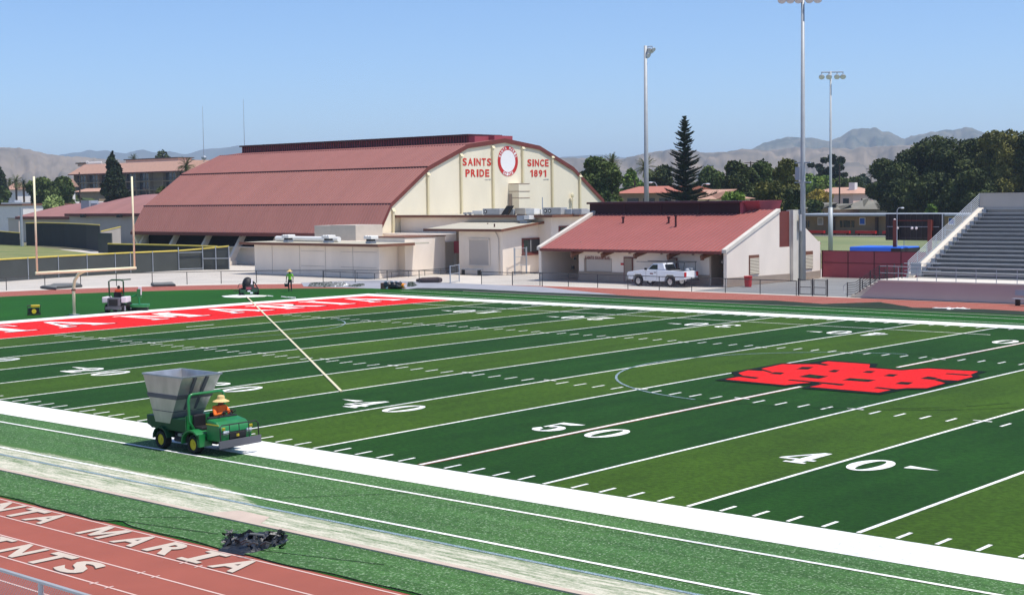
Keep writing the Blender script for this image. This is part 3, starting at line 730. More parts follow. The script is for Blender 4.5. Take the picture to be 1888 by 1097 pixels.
# round emblem: red ring with white lettering round a white disc (the figure inside is left out)
em = MB(); n = 48; cy, cz = 98.82, 11.43
def ringx(b, r0, r1, x, a0=0, a1=2*math.pi, n=48):
    for k in range(n):
        t0, t1 = a0+(a1-a0)*k/n, a0+(a1-a0)*(k+1)/n
        b.quad(*[(x, cy+r*math.cos(t), cz+r*math.sin(t)) for r, t in ((r0, t0), (r1, t0), (r1, t1), (r0, t1))])
ringx(em, 1.26, 1.72, GX1-.02); eo = em.build('emblem_ring', 'emblem_red', gy)
em = MB(); ringx(em, 0.0, 1.255, GX1-.02); em.build('emblem_disc', 'emblem_white', eo)
em = MB()
def arc(s, start, stepa, flip):
    for i, ch in enumerate(s):
        if ch == ' ': continue
        a = start+i*stepa; 
        def fn(u, v):
            du = (u-.5)*.25; dv = (v-.5)*.34; r = 1.49+(dv if not flip else -dv); t = a-(du if not flip else -du)/1.49
            return (GX1-.012, cy+r*math.cos(t), cz+r*math.sin(t))
        addtext(em, ch, fn, .03)
arc('SANTA', R(158), -R(13.6), False); em.build('emblem_lettering', 'emblem_white', eo); em = MB(); arc('MARIA', R(158-13.6*6), -R(13.6), False); em.build('emblem_lettering', 'emblem_white', eo); em = MB(); arc('SAINTS', R(270-29), R(11.6), True); em.build('emblem_lettering', 'emblem_white', eo)
# boxed louvre housing below the emblem
g = MB(); g.box(GX1-.05, GX1+1.5, 98.9, 100.75, 5.6, 8.9); lb = g.build('duct_housing', 'cream', gy)
g = MB()
for z in (8.86, 8.0, 7.25): g.box(GX1-.0, GX1+1.53, 98.87, 100.79, z-.05, z)
g.build('housing_flashing', 'brown_trim', lb)
g = MB(); g.box(GX1+.0, GX1+.45, 98.8, 98.89, 5.6, 7.7); g.build('housing_grille', 'wall_dado', lb)
g = MB(); g.tube([(GX1+.25, 110.0, 5.6), (GX1+.25, 110.0, 7.3)], .07, 6); g.blob((GX1+.25, 110, 7.45), (.12, .3, .3), 8, 5); g.box(GX1+.1, GX1+.3, 109.75, 110.3, 6.8, 6.9)
g.build('roof_vent_pipe', 'cream_pilaster', gy)
# masts on the roof
for px_, py0, py1, yy in ((376, 295, 196, 92), (451, 280, 182, 97.5)):
    p = at(px_, py0, y=yy); q = at(px_+0.5, py1, y=yy)
    g = MB(); g.tube([(p.x, p.y, p.z-.3), (p.x, p.y, q.z)], [.05, .018], 5); 
    if px_ < 400: g.blob((p.x+.3, p.y-.2, p.z+.25), (.45, .3, .3), 8, 5)
    tg = thing('radio_mast', 'thin whip mast with white dish at its foot on the gym roof edge' if px_ < 400 else 'thin bare whip mast near the left end of the gym roof ridge', 'mast', (p.x, p.y, p.z), group='whip masts on the gym roof')
    g.build('mast_pole', 'galv_matte', tg)

# ------------------------------------------------------------------ annex before the gable with rooftop machines
an = thing('gym_annex', 'flat roofed white annex against the gym gable with air units along its roof', 'building', (-74, 86, 0))
g = MB(); g.box(-84.9, -64.0, 81.5, 96, 0, 5.45); w_ = g.build('wall', 'wall_white', an)
g = MB(); g.box(-84.98, -63.3, 80.8, 96.4, 5.46, 5.56); g.build('roof', 'roof_flat', an)
g = MB(); g.box(-85.0, -63.2, 80.7, 80.8, 5.36, 5.62); g.box(-63.3, -63.2, 80.8, 96.4, 5.36, 5.62); g.build('fascia', 'brown_trim', an)
g = MB(); g.box(-64.0, -63.95, 82.6, 84.9, 3.4, 4.5); wf = g.build('window', 'maroon_trim', an)
g = MB(); g.box(-63.96, -63.93, 82.8, 84.7, 3.55, 4.35); g.build('pane', 'window_glass', wf)
def unit(px0, px1, h, y, m, dp=1.4, fan=0, name='air_handler', z=5.57):
    h *= .68; dp *= .6; y += .5
    a_, b_ = at(px0, 394, y=y), at(px1, 394, y=y); x0, x1 = a_.x, b_.x
    g = MB(); g.box(x0, x1, y, y+dp, z+.08, z+h); g.box(x0+.1, x1-.1, y+.1, y+dp-.1, z, z+.08); u = g.build(name, m, an)
    if fan:
        for k in range(fan):
            xc = x0+.4+k*.55; f = MB(); f.tube([(xc, y-.02, z+h*.55), (xc, y+.03, z+h*.55)], .2, 14); f.build('fan_grille', 'dark', u)
            f = MB(); f.tube([(xc, y-.05, z+h*.55), (xc, y, z+h*.55)], .1, 10); f.build('fan_hub', 'duct_white', u)
    return u
unit(854, 860, .38, 83, 'hvac_grey', .4); unit(862, 869, .42, 83, 'hvac_grey', .4); unit(871, 889, .62, 84.2, 'duct_white', 1.0)
unit(890, 921, .95, 82.6, 'hvac_grey', 1.5, 1); unit(921, 927, .8, 83.2, 'duct_white', 1.2); unit(930, 946, .85, 83.2, 'galv_matte', 1.0, 1)
unit(950, 968, 1.0, 83.4, 'hvac_beige', 1.6); unit(969, 985, .92, 83.0, 'duct_white', 1.4); unit(986, 998, .75, 84.0, 'duct_white', 1.2)
unit(1000, 1034, 1.05, 82.6, 'hvac_grey', 1.6, 2); unit(1036, 1053, .8, 83.2, 'galv_matte', 1.6); unit(1054, 1072, .85, 83.4, 'hvac_grey', 1.6)
g = MB(); p = at(1040, 380, y=88); g.box(-66.5, -63.9, 87, 95.5, 5.6, 6.0); g.build('duct_run', 'hvac_grey', an)
g = MB(); g.prism([(-71.9, 5.6), (-71.1, 5.6), (-70.4, 6.5), (-71.1, 6.5)], 'y', 83.0, 83.35); g.build('duct_elbow', 'dark', an)
g = MB(); g.tube([(-68.5, 85.5, 5.6), (-68.5, 85.5, 7.3)], .05, 6); g.build('vent_pipe', 'galv_matte', an)

# ------------------------------------------------------------------ office with shed roof
of = thing('ticket_office', 'small grey office with rising flat roof and a dark window facing the gate', 'building', (-68.5, 79.5, 0))
g = MB(); g.prism([(76.2, 0), (82.9, 0), (82.9, 4.85), (76.2, 4.15)], 'x', -71.3, -65.58); g.build('wall', 'wall_white', of)
g = MB(); g.hexa([(-75.2, 75.35, 4.2), (-64.95, 75.35, 4.2), (-64.95, 84.4, 5.12), (-75.2, 84.4, 5.12)], [(-75.2, 75.35, 4.34), (-64.95, 75.35, 4.34), (-64.95, 84.4, 5.26), (-75.2, 84.4, 5.26)]); r_ = g.build('roof', 'roof_flat', of)
g = MB(); g.box(-75.25, -64.9, 75.25, 75.35, 4.14, 4.38); g.hexa([(-64.95, 75.35, 4.13), (-64.87, 75.35, 4.13), (-64.87, 84.4, 5.05), (-64.95, 84.4, 5.05)], [(-64.95, 75.35, 4.37), (-64.87, 75.35, 4.37), (-64.87, 84.4, 5.3), (-64.95, 84.4, 5.3)]); g.build('fascia', 'brown_trim', of)
g = MB(); g.box(-66.9, -66.0, 80.2, 80.9, 4.8, 5.1); g.box(-67.1, -66.2, 80.0, 80.9, 5.1, 5.55); g.build('roof_ventilator', 'galv_matte', of)
g = MB(); g.box(-66.15, -65.5, 80.0, 80.85, 5.2, 5.6); g.build('ventilator_hood', 'duct_white', of)
g = MB()
for x_, y_ in ((-70.5, 79.5), (-67.5, 77.2)): g.tube([(x_, y_, 4.4), (x_, y_, 4.85)], .07, 6)
build_each(g, 'vent_pipe', 'maroon_dark', of)
g = MB(); g.box(-69.95, -67.2, 76.14, 76.2, .85, 3.42); wp = g.build('blank_panel', 'wall_grey', of)
g = MB()
for x0, x1, z0, z1 in ((-69.95, -67.2, 3.34, 3.44), (-69.95, -67.2, .8, .9), (-69.98, -69.85, .85, 3.4), (-67.3, -67.17, .85, 3.4)): g.box(x0, x1, 76.08, 76.14, z0, z1)
g.build('panel_frame', 'wall_white', wp)
g = MB(); g.box(-65.58, -65.5, 78.95, 81.75, 1.9, 3.4); wf = g.build('window', 'maroon_trim', of)
g = MB(); g.box(-65.5, -65.48, 79.15, 81.55, 2.08, 3.25); g.build('pane', 'window_glass', wf)
g = MB(); g.box(-65.48, -65.45, 80.1, 80.18, 2.08, 3.25); g.build('mullion', 'hvac_grey', wf)
g = MB(); g.box(-65.5, -65.2, 78.8, 81.9, 1.75, 1.9); g.build('sill', 'maroon_trim', wf)
g = MB(); g.tube([(-66.4, 76.1, 4.1), (-66.1, 76.1, 3.7), (-66.0, 76.1, 3.4), (-66.0, 76.1, .1)], .05, 6); g.build('downpipe', 'wall_grey', of)

# ------------------------------------------------------------------ long low building and the taller white block behind it
lb = thing('locker_building', 'long low white building with brown roof edge, three roof vents and white ducts', 'building', (-81, 69, 0))
g = MB(); g.prism([(-90.4, 66.3), (-72.1, 66.3), (-74.7, 71.5), (-90.4, 71.5)], 'z', 0, 3.05); lw = g.build('wall', 'wall_white', lb)
g = MB(); g.box(-91.6, -71.4, 65.5, 72.2, 3.06, 3.2); g.build('roof', 'roof_flat', lb)
g = MB(); g.box(-91.7, -71.3, 65.4, 65.5, 2.96, 3.22); g.box(-71.4, -71.3, 65.5, 70.2, 2.96, 3.22); g.build('fascia', 'brown_trim', lb)
g = MB()
for x in (-87.6, -83.4, -79.6, -75.7): g.box(x-.02, x+.02, 66.27, 66.3, .1, 2.95)
for x0, x1 in ((-83.2, -79.8), (-77.4, -72.4)): 
    g.box(x0, x1, 66.27, 66.3, .95, .99); g.box(x0, x1, 66.27, 66.3, 2.4, 2.43)
g.build('wall_joint', 'wall_grey', lw)
for px_ in (531, 605, 683):
    p = at(px_, 445, y=67.3); g = MB(); g.box(p.x-.35, p.x+.35, 67.0, 67.7, 3.2, 3.42); u = g.build('roof_vent', 'galv_matte', lb)
    g = MB(); g.box(p.x-.3, p.x+.3, 67.05, 67.65, 3.42, 3.62); g.build('vent_neck', 'dark', u)
    g = MB(); g.box(p.x-.5, p.x+.55, 66.9, 67.8, 3.62, 3.88); 
    for q in (-.3, .05, .4): g.tube([(p.x+q, 66.88, 3.82), (p.x+q, 67.82, 3.82)], .12, 8)
    g.build('vent_hood', 'duct_white', u)
g = MB(); g.tube([(-89.9, 68.8, 3.48), (-80.4, 68.8, 3.48)], .26, 12); g.build('duct', 'duct_white', lb)
g = MB(); g.box(-86.3, -82.5, 72.9, 76.6, 3.2, 4.75); hb = g.build('plant_box', 'hvac_beige', lb)
g = MB(); p = [(-85.75, 75.78)]; g.box(-88.9, -86.32, 73.0, 76.4, 3.2, 4.7); g.build('plant_box', 'hvac_beige', lb)
g = MB(); g.box(-92, -74.7, 71.6, 79.8, 0, 3.0); g.build('rear_wing', 'wall_white', lb)
wb = thing('white_block', 'plain sunlit white block between the low building and the office', 'building', (-74.5, 74, 0))
g = MB(); g.box(-78, -73.5, 71.0, 76.5, 0, 3.6); g.build('wall', 'wall_white', wb)
g = MB(); g.box(-78.1, -73.45, 70.95, 76.6, 3.61, 3.7); g.build('parapet', 'brown_trim', wb)
g = MB(); g.box(-84.9, -74, 79.0, 80.6, 0, 3.6); g.box(-84.9, -74, 78.9, 80.7, 3.6, 3.75); build_each(g, 'rear_wing', 'wall_white', wb)
g = MB(); g.box(-73.4, -71.35, 78.0, 78.2, 0, 4.1); g.build('passage_wall', 'wall_dado', wb)
g = MB(); g.box(-73.6, -71.4, 77.85, 77.99, 1.9, 3.1); pn = g.build('passage_sign', 'maroon_panel', wb)
g = MB(); g.box(-72.75, -72.35, 77.8, 77.85, 2.35, 2.95); g.box(-72.62, -72.48, 77.8, 77.85, 2.1, 2.2); g.build('notice', 'plastic_white', pn)
rl = thing('handrail', 'low dark handrail along the foot of the low white building', 'handrail', (-73, 67, 0))
g = MB(); A = [(-78.9, 65.4), (-71.6, 65.2)]; B = [(-71.6, 65.2), (-71.9, 76.4)]
for (p, q), n_ in ((A, 3), (B, 5)):
    for k in range(n_+1):
        t = k/n_; x = p[0]+(q[0]-p[0])*t; y = p[1]+(q[1]-p[1])*t; g.tube([(x, y, 0), (x, y, .55)], .03, 5)
    g.tube([(*p, .55), (*q, .55)], .03, 5)
g.build('rail', 'rail_dark', rl)

# ------------------------------------------------------------------ snack bar
sn = thing('snack_bar', 'snack bar building with ribbed red roof and cream end walls lettered SAINTS SNACK BAR', 'snack bar', (-47, 79, 0))
SX0, SX1 = -56.6, -37.1
g = MB()
sidep = [(71.3, 0), (71.3, 3.0), (79.3, 5.98), (79.3, 0)]
g.prism([(72.0, 0), (71.35, 0), (71.35, 2.72), (79.25, 5.86), (79.25, 2.9), (80.9, 2.9), (80.9, 0)], 'x', SX1-.3, SX1)
g.prism([(80.9, 0), (80.9, 5.85), (82.25, 5.85), (82.25, 5.1), (85.6, 3.2), (85.9, 3.2), (85.9, 0)], 'x', SX1-.3, SX1)
g.prism([(71.35, 0), (71.35, 2.72), (79.25, 5.86), (82.2, 5.1), (85.9, 3.2), (85.9, 0)], 'x', SX0-.3, SX0)
g.box(-53.1, -39.4, 72.3, 72.5, 0, 3.0); g.box(-56.6, -37.4, 85.5, 85.8, 0, 3.0)
g.box(-56.6, -53.1, 77.2, 77.4, .0, 3.6)
wl = g.build('wall', 'wall_white', sn)
g = MB()
for x in (SX1-.34, SX0-.34):
    g.hexa([(x, 71.15, 2.7), (x+.42, 71.15, 2.7), (x+.42, 79.3, 5.86), (x, 79.3, 5.86)], [(x, 71.15, 2.98), (x+.42, 71.15, 2.98), (x+.42, 79.3, 6.12), (x, 79.3, 6.12)])
g.box(SX1-.36, SX1+.3, 80.95, 82.2, 0, 5.98)
build_each(g, 'parapet', 'concrete_light', sn)
g = MB(); g.box(-53.1, -39.4, 72.22, 72.3, 0, .85); g.prism([(71.35, 0), (80.9, 0), (80.9, .62), (71.35, .72)], 'x', SX1, SX1+.03); g.prism([(82.2, 0), (85.9, 0), (85.9, .65), (82.2, .62)], 'x', SX1, SX1+.03)
g.build('dado', 'wall_dado', sn)
sl = (5.78-2.85)/(79.3-71.2)
g = MB(); g.hexa([(SX0+.1, 71.1, 2.72), (SX1-.35, 71.1, 2.72), (SX1-.35, 79.9, 5.9), (SX0+.1, 79.9, 5.9)], [(SX0+.1, 71.1, 2.84), (SX1-.35, 71.1, 2.84), (SX1-.35, 79.9, 6.02), (SX0+.1, 79.9, 6.02)])
g.hexa([(SX0+.1, 82.2, 5.0), (SX1-.35, 82.2, 5.0), (SX1-.35, 86.6, 2.9), (SX0+.1, 86.6, 2.9)], [(SX0+.1, 82.2, 5.12), (SX1-.35, 82.2, 5.12), (SX1-.35, 86.6, 3.02), (SX0+.1, 86.6, 3.02)])
r_ = g.build('roof', 'roof_brick', sn)
g = MB(); x = SX0+.3
while x < SX1-.4:
    g.hexa([(x, 71.1, 2.83), (x+.05, 71.1, 2.83), (x+.05, 79.9, 6.01), (x, 79.9, 6.01)], [(x, 71.09, 2.9), (x+.05, 71.09, 2.9), (x+.05, 79.9, 6.08), (x, 79.9, 6.08)]); x += .445
g.build('roof_rib', 'roof_rib', r_)
g = MB(); g.box(SX0+.1, SX1-.35, 71.0, 71.1, 2.62, 2.84); g.build('fascia', 'maroon_trim', sn)
# clerestory: steep dark louvre facing the field, leaning out at the top
g = MB(); g.box(-57.0, -40.9, 79.3, 82.6, 5.4, 6.62); cl = g.build('clerestory', 'maroon_dark', sn)
g = MB(); g.box(-57.35, -40.7, 78.72, 78.84, 6.62, 6.78); g.box(-57.35, -40.6, 78.84, 83, 6.7, 6.8); g.build('clerestory_cap', 'maroon_dark', cl)
g = MB(); g.box(-57.2, -40.9, 79.0, 79.3, 5.5, 6.7); g.build('clerestory_louvre', 'louvre_dark', cl)
g = MB(); [g.box(x_, x_+.06, 78.95, 79.0, 5.72, 6.68) for x_ in (-53.2, -49.1, -45.0)]; g.build('clerestory_mullion', 'maroon_dark', cl)
g = MB(); g.prism([(79.05, 5.7), (79.0, 6.8), (83.0, 6.8), (83.0, 5.4), (81.6, 5.4), (81.3, 5.75)], 'x', -40.85, -40.55); g.hexa([(-40.5, 80.0, 5.55), (-39.6, 80.6, 5.55), (-39.6, 83.0, 5.5), (-40.5, 83.0, 5.5)], [(-40.5, 79.0, 6.8), (-39.2, 79.4, 6.8), (-39.2, 83.1, 6.8), (-40.5, 83.1, 6.8)]); g.build('clerestory_end', 'maroon_panel', cl)
g = MB(); g.box(SX1-.28, SX1-.06, 79.3, 80.9, 2.92, 5.9); g.build('louvre_panel', 'maroon_trim', sn)
# open porches at both ends, tie beams, doors, hatch
g = MB(); g.box(-53.1, -53.0, 72.5, 77.2, 0, 3.4); g.box(-39.45, -39.35, 72.5, 77, 0, 3.4); g.box(-39.35, -37.4, 76.8, 77.0, 0, 3.8); build_each(g, 'porch_wall', 'wall_dado', sn)
for px_ in (1062, 1118, 1178, 1240, 1302):
    p = at(px_, 464, y=71.6); g = MB(); g.tube([(p.x-.28, 71.3, 2.32), (p.x+.22, 72.4, 2.72)], .2, 8); g.box(p.x-.3, p.x-.12, 71.2, 71.5, 2.1, 2.5); g.build('tie_beam', 'brown_trim', sn)
g = MB()
for px_ in (1103, 1160, 1219, 1277):
    p = at(px_, 464, y=72.2); g.box(p.x-.07, p.x+.07, 72.18, 72.3, 2.45, 2.75)
build_each(g, 'eave_bracket', 'wall_dado', sn)
def onwall(px0, px1, py0, py1, y=72.3): a_, b_ = at(px0, py0, y=y), at(px1, py1, y=y); return a_.x, b_.x, b_.z, a_.z
x0, x1, z0, z1 = onwall(1078, 1128, 477, 501); g = MB(); g.box(x0, x1, 72.24, 72.3, z0-.03, z1+.05); hc = g.build('serving_hatch', 'wall_grey', sn)
g = MB(); g.box(x0, x0+.22, 72.2, 72.24, z0, z1); g.box(x0, x1, 72.16, 72.24, z0-.06, z0); g.build('hatch_frame', 'wall_dado', hc)
x0, x1, z0, z1 = onwall(1079.5, 1125.5, 472, 479); g = MB(); addword(g, 'SAINTS SNACK BAR', lambda u, v: (x0+(x1-x0)*u, 72.2, z0+(z1-z0)*v), .03); g.build('lettering', 'text_maroon', hc)
for (a_, b_, c_, d_) in ((1151, 1168, 474, 522), (1232, 1250, 475, 524)):
    x0, x1, z0, z1 = onwall(a_, b_, c_, d_); z0 = 0.1; g = MB(); g.box(x0, x1, 72.2, 72.24, z0, z1); dr = g.build('door', 'maroon_trim', sn)
    g = MB(); g.box(x0+.1, x1-.08, 72.17, 72.2, z0, z1-.08); g.build('door_leaf', 'wall_dado', dr)
g = MB()
for a_, b_, c_, d_ in ((1145, 1150, 485, 489),):
    x0, x1, z0, z1 = onwall(a_, b_, c_, d_); g.box(x0, x1, 72.24, 72.3, z0, z1)
g.build('red_notice', 'signal_red', sn)
x0, x1, z0, z1 = onwall(1329, 1336, 479, 487); g = MB(); g.tube([((x0+x1)/2, 72.22, (z0+z1)/2), ((x0+x1)/2, 72.3, (z0+z1)/2)], (x1-x0)/2, 16); rs = g.build('restroom_sign', 'dark', sn); g = MB(); g.box((x0+x1)/2-.04, (x0+x1)/2+.04, 72.19, 72.22, (z0+z1)/2-.1, (z0+z1)/2+.08); g.build('sign_symbol', 'wall_grey', rs)
x0, x1, z0, z1 = onwall(1058, 1063, 474, 479); g = MB(); g.prism([(x0, z0), (x1, z0), ((x0+x1)/2, z1)], 'y', 72.24, 72.3); g.build('restroom_sign', 'dark', sn)
g = MB()
for a_, b_, c_, d_ in ((1056, 1059.5, 490, 496), (1334, 1338, 499, 505)):
    x0, x1, z0, z1 = onwall(a_, b_, c_, d_); g.box(x0, x1, 72.1, 72.3, z0, z1)
build_each(g, 'drinking_fountain', 'dark', sn)
# wall vents on the end wall
for (a_, b_, c_, d_, nm) in ((1381, 1399, 470, 508, 'vent_shutter'), (1481, 1498, 463, 498, 'window_screen')):
    A_, B_ = at(a_, c_, x=SX1+.02), at(b_, d_, x=SX1+.02); y0, y1, z0, z1 = A_.y, B_.y, B_.z+.12, A_.z-.04
    g = MB(); g.box(SX1+.005, SX1+.07, y0, y1, z0, z1); sh = g.build(nm, 'brown_trim', sn)
    g = MB(); k = z0+.06
    while k < z1-.3: g.box(SX1+.07, SX1+.1, y0+.06, y1-.06, k, k+.07); k += .12
    g.build('slat', 'cream', sh)
# things on the roof
for px_, h_ in ((1149, .5), (1233, .5), (1246, .95)):
    p = at(px_, 414 if h_ < .9 else 424, y=76.9 if h_ < .9 else 76.1); z = 2.84+(p.y-71.1)*.361
    g = MB(); g.tube([(p.x, p.y, z-.05), (p.x, p.y, z+h_)], .09, 8); g.tube([(p.x, p.y, z+h_-.05), (p.x, p.y, z+h_+.08)], .15, 8); g.build('roof_stack', 'maroon_dark', sn)

# ------------------------------------------------------------------ far left: annex halls, hotel, sheds
def gable_hall(name, label, cat, x0, x1, y0, y1, ze, zr, wm, rm, hip=0, over=.8, group=None):
    t = thing(name, label, cat, ((x0+x1)/2, (y0+y1)/2, 0), group=group)
    MB().box(x0, x1, y0, y1, 0, ze).build('wall', wm, t)
    ym = (y0+y1)/2; b = MB(); a, o = hip, over
    P = [(x0-o, y0-o, ze), (x1+o, y0-o, ze), (x1+o, y1+o, ze), (x0-o, y1+o, ze)]; Rg = [(x0-o+a, ym, zr), (x1+o-a, ym, zr)]
    b.quad(P[0], P[1], Rg[1], Rg[0]); b.quad(P[2], P[3], Rg[0], Rg[1]); b.quad(P[1], P[2], Rg[1]); b.quad(P[3], P[0], Rg[0]); b.quad(*reversed(P))
    b.build('roof', rm, t); return t
t = thing('practice_hall', 'low grey hall with shallow bowed red roof beyond the gym, the larger of the pair', 'building', (-170, 133, 0))
p0, p1 = at(120, 393.5, y=120), at(300, 393, y=120)
def bowed(t, x0, x1, y0, y1, ze, zr, steps=6):
    b = MB(); pr = []
    for k in range(steps+1):
        u = k/steps; pr.append((x0+(x1-x0)*.0, y0+(y1-y0)*u, ze+(zr-ze)*math.sin(math.pi*u*.5)))
    for k in range(steps):
        ya, za = pr[k][1:]; yb, zb = pr[k+1][1:]; ins = lambda z: (z-ze)/(zr-ze)*(y1-y0)*.55
        b.quad((x0+ins(za), ya, za), (x1, ya, za), (x1, yb, zb), (x0+ins(zb), yb, zb)); b.quad((x0+ins(za), ya, za), (x0+ins(zb), yb, zb), (x0+ins(zb), 2*y1-yb, zb), (x0+ins(za), 2*y1-ya, za))
        b.quad((x0+ins(zb), 2*y1-yb, zb), (x1, 2*y1-yb, zb), (x1, 2*y1-ya, za), (x0+ins(za), 2*y1-ya, za))
    b.build('roof', 'roof_red', t)
    MB().box(x0+.4, x1-.4, y0+.6, 2*y1-y0-.6, 0, ze-.05).build('wall', 'wall_grey', t)
    MB().box(x0-.05, x1, y0-.12, y0, ze-.45, ze+.04).build('fascia', 'maroon_trim', t)
zr = at(283, 358, y=132).z
bowed(t, p0.x, p1.x, 120, 134, p0.z-.1, zr)
b = MB(); p = at(166, 372, y=126); b.box(p.x-1.5, p.x+1.2, 125, 127, p.z-2.2, p.z+.2); b.box(p.x+1.2, p.x+3.2, 125.4, 127, p.z-1.4, p.z-.3); b.build('roof_unit', 'galv_matte', t)
b = MB()
for px_ in (155, 222): p = at(px_, 398, y=119.8); b.box(p.x-.5, p.x+.5, 119.3, 119.9, p.z-.3, p.z+.2)
build_each(b, 'wall_lamp', 'dark', t)
t = thing('practice_wing', 'lower grey wing with bowed red roof at the left of the larger hall', 'building', (-200, 130, 0))
p0, p1 = at(29, 399, y=121), at(123, 399, y=121); zr = at(130, 374, y=133).z
bowed(t, p0.x, p1.x+6, 121, 133, p0.z-.1, zr)
p0, p1 = at(-40, 380, y=150), at(42, 380, y=150); t = thing('white_shed', 'blank white flat shed at the left edge of the photo behind the ball field', 'building', ((p0.x+p1.x)/2, 156, 0))
MB().box(p0.x, p1.x, 150, 162, 0, p0.z).build('wall', 'white_wall', t); MB().box(p0.x-.3, p1.x+.3, 149.7, 162.3, p0.z, p0.z+.35).build('roof_edge', 'brown_trim', t)
p0, p1 = at(2, 374, y=175), at(95, 374, y=175); t = thing('white_store', 'long plain white building with a flat top beside the pale green bush', 'building', ((p0.x+p1.x)/2, 180, 0))
MB().box(p0.x, p1.x, 175, 190, 0, p0.z).build('wall', 'white_wall', t); MB().box(p0.x+2, p0.x+5, 176, 178, p0.z, p0.z+.6).build('roof_unit', 'galv_matte', t)
p0, p1 = at(15, 403, y=130), at(34, 403, y=130); t = thing('equipment_hut', 'small grey flat roofed hut at the left end of the red roofed wing', 'hut', ((p0.x+p1.x)/2, 132, 0))
MB().box(p0.x, p1.x, 130, 134, 0, p0.z).build('wall', 'wall_grey', t); MB().box(p0.x-.2, p1.x+.2, 129.8, 134.2, p0.z, p0.z+.2).build('roof', 'hvac_grey', t)
# hotel
HY = 275; hx0, hx1 = at(135, 325, y=HY).x, at(345, 325, y=HY).x
ht = thing('hotel', 'four storey tan hotel with terracotta tile eaves and long balconies behind the ball field', 'hotel', ((hx0+hx1)/2, HY+8, 0))
zt = at(135, 322, y=HY).z
MB().box(hx0, hx1, HY+1.6, HY+16, 0, zt).build('wall', 'hotel_wall', ht)
b = MB(); o = 1.6; zr = at(200, 302, y=HY+3).z
b.hexa([(hx0-o, HY-1.2, zt), (hx1+1, HY-1.2, zt), (hx1+1, HY+17, zt), (hx0-o, HY+17, zt)], [(hx0+2.5, HY+3.2, zr), (hx1, HY+3.2, zr), (hx1, HY+13, zr), (hx0+2.5, HY+13, zr)]); b.build('tile_roof', 'tile_roof', ht)
MB().box(hx0-o, hx1+1, HY-1.3, HY-1.2, zt-.35, zt+.02).build('fascia', 'maroon_trim', ht)
fl = 3.0; zb = zt-.2-fl*5
b = MB(); b3 = MB(); wdt = hx1-hx0
for k in range(1, 5):
    z = zb+fl*k
    b.box(hx0, hx1, HY+.2, HY+1.6, z-.15, z+.12)
    b3.box(hx0, hx1, HY+.15, HY+.22, z+.85, z+.95)
    x = hx0
    while x < hx1: b3.box(x, x+.06, HY+.16, HY+.2, z+.12, z+.85); x += .9
build_each(b, 'balcony_slab', 'wall_tan', ht); b3.build('balcony_rail', 'rail_dark', ht)
b = MB(); x = hx0+.2; i = 0
for k in range(1, 5):
    z = zb+fl*k; x = hx0+.6; i = 0
    while x < hx1-3:
        seg = MB(); 
        if not (at(268, 340, y=HY).x < x < at(300, 340, y=HY).x): b.box(x, x+3.3, HY+1.5, HY+1.62, z+.15, z+fl*.9)
        x += 3.9; i += 1
build_each(b, 'window', 'window_glass', ht)
b = MB(); x = hx0-.0
while x < hx1: b.box(x, x+.45, HY+.15, HY+1.6, .5, zt); x += 7.8
build_each(b, 'pier', 'hotel_wall', ht)
p = at(250, 296, y=HY+9); b = MB(); xa, xb = at(232, 295, y=HY+8).x, at(328, 295, y=HY+8).x; zz = at(280, 294, y=HY+8).z
MB().box(xa, xb, HY+8, HY+14, zr-.5, zz).build('penthouse', 'pink_wall', ht); MB().box(xa-.6, xb+.6, HY+7.4, HY+14.5, zz, zz+.35).build('penthouse_roof', 'hotel_dark', ht)
xa, xb = at(143, 300, y=HY+6).x, at(158, 300, y=HY+6).x; MB().box(xa, xb, HY+6, HY+11, zr-.5, zz-.6).build('stair_tower', 'pink_wall', ht); MB().box(xa-.6, xb+.6, HY+5.4, HY+11.5, zz-.6, zz-.2).build('tower_cap', 'hotel_dark', ht)
b = MB(); x = xb+1.5; ze = at(160, 302, y=HY+5).z; 
zc, zd = at(170, 304, y=HY+5).z, at(170, 298.5, y=HY+5).z; xc, xd_ = at(159, 300, y=HY+5).x, at(188, 300, y=HY+5).x
# script sign on the roof: a wavy white line of letter-like loops, as far as it can be read
pts = []
for k in range(90):
    u = k/89; pts.append((xc+(xd_-xc)*u+.35*math.cos(k*.9), HY+5, zc+.3+(zd-zc)*(.3+.28*math.sin(k*.9))*(1.6 if u < .12 else 1)))
b.tube(pts, .2, 4); b.build('roof_sign', 'duct_white', ht)
xa, xb = at(138, 345, y=HY-10).x, at(180, 345, y=HY-10).x; zq, zw = at(150, 354, y=HY-10).z, at(150, 348, y=HY-6).z
b = MB(); b.hexa([(xa, HY-11, zq), (xb, HY-11, zq), (xb, HY, zq), (xa, HY, zq)], [(xa+1, HY-6, zw), (xb-1, HY-6, zw), (xb-1, HY, zw), (xa+1, HY, zw)]); b.build('porch_roof', 'tile_roof', ht)
MB().box(xa+1, xb-1, HY-9, HY, 0, zq).build('porch_wall', 'wall_tan', ht)
p0, p1 = at(118, 345, y=200), at(138, 340, y=200); t = gable_hall('tile_roof_house', 'pale house with a terracotta gable between the dark tree and the hotel', 'house', p0.x-3, p0.x+2, 200, 202.2, p0.z, at(128, 331, y=205).z, 'white_wall', 'tile_roof')
p0, p1 = at(14, 350, y=210), at(58, 350, y=210); t = gable_hall('tile_roof_house', 'pink tiled house behind the palms at the far left', 'house', p0.x, p1.x-8, 210, 215, p0.z, at(30, 338, y=212).z, 'white_wall', 'tile_roof')

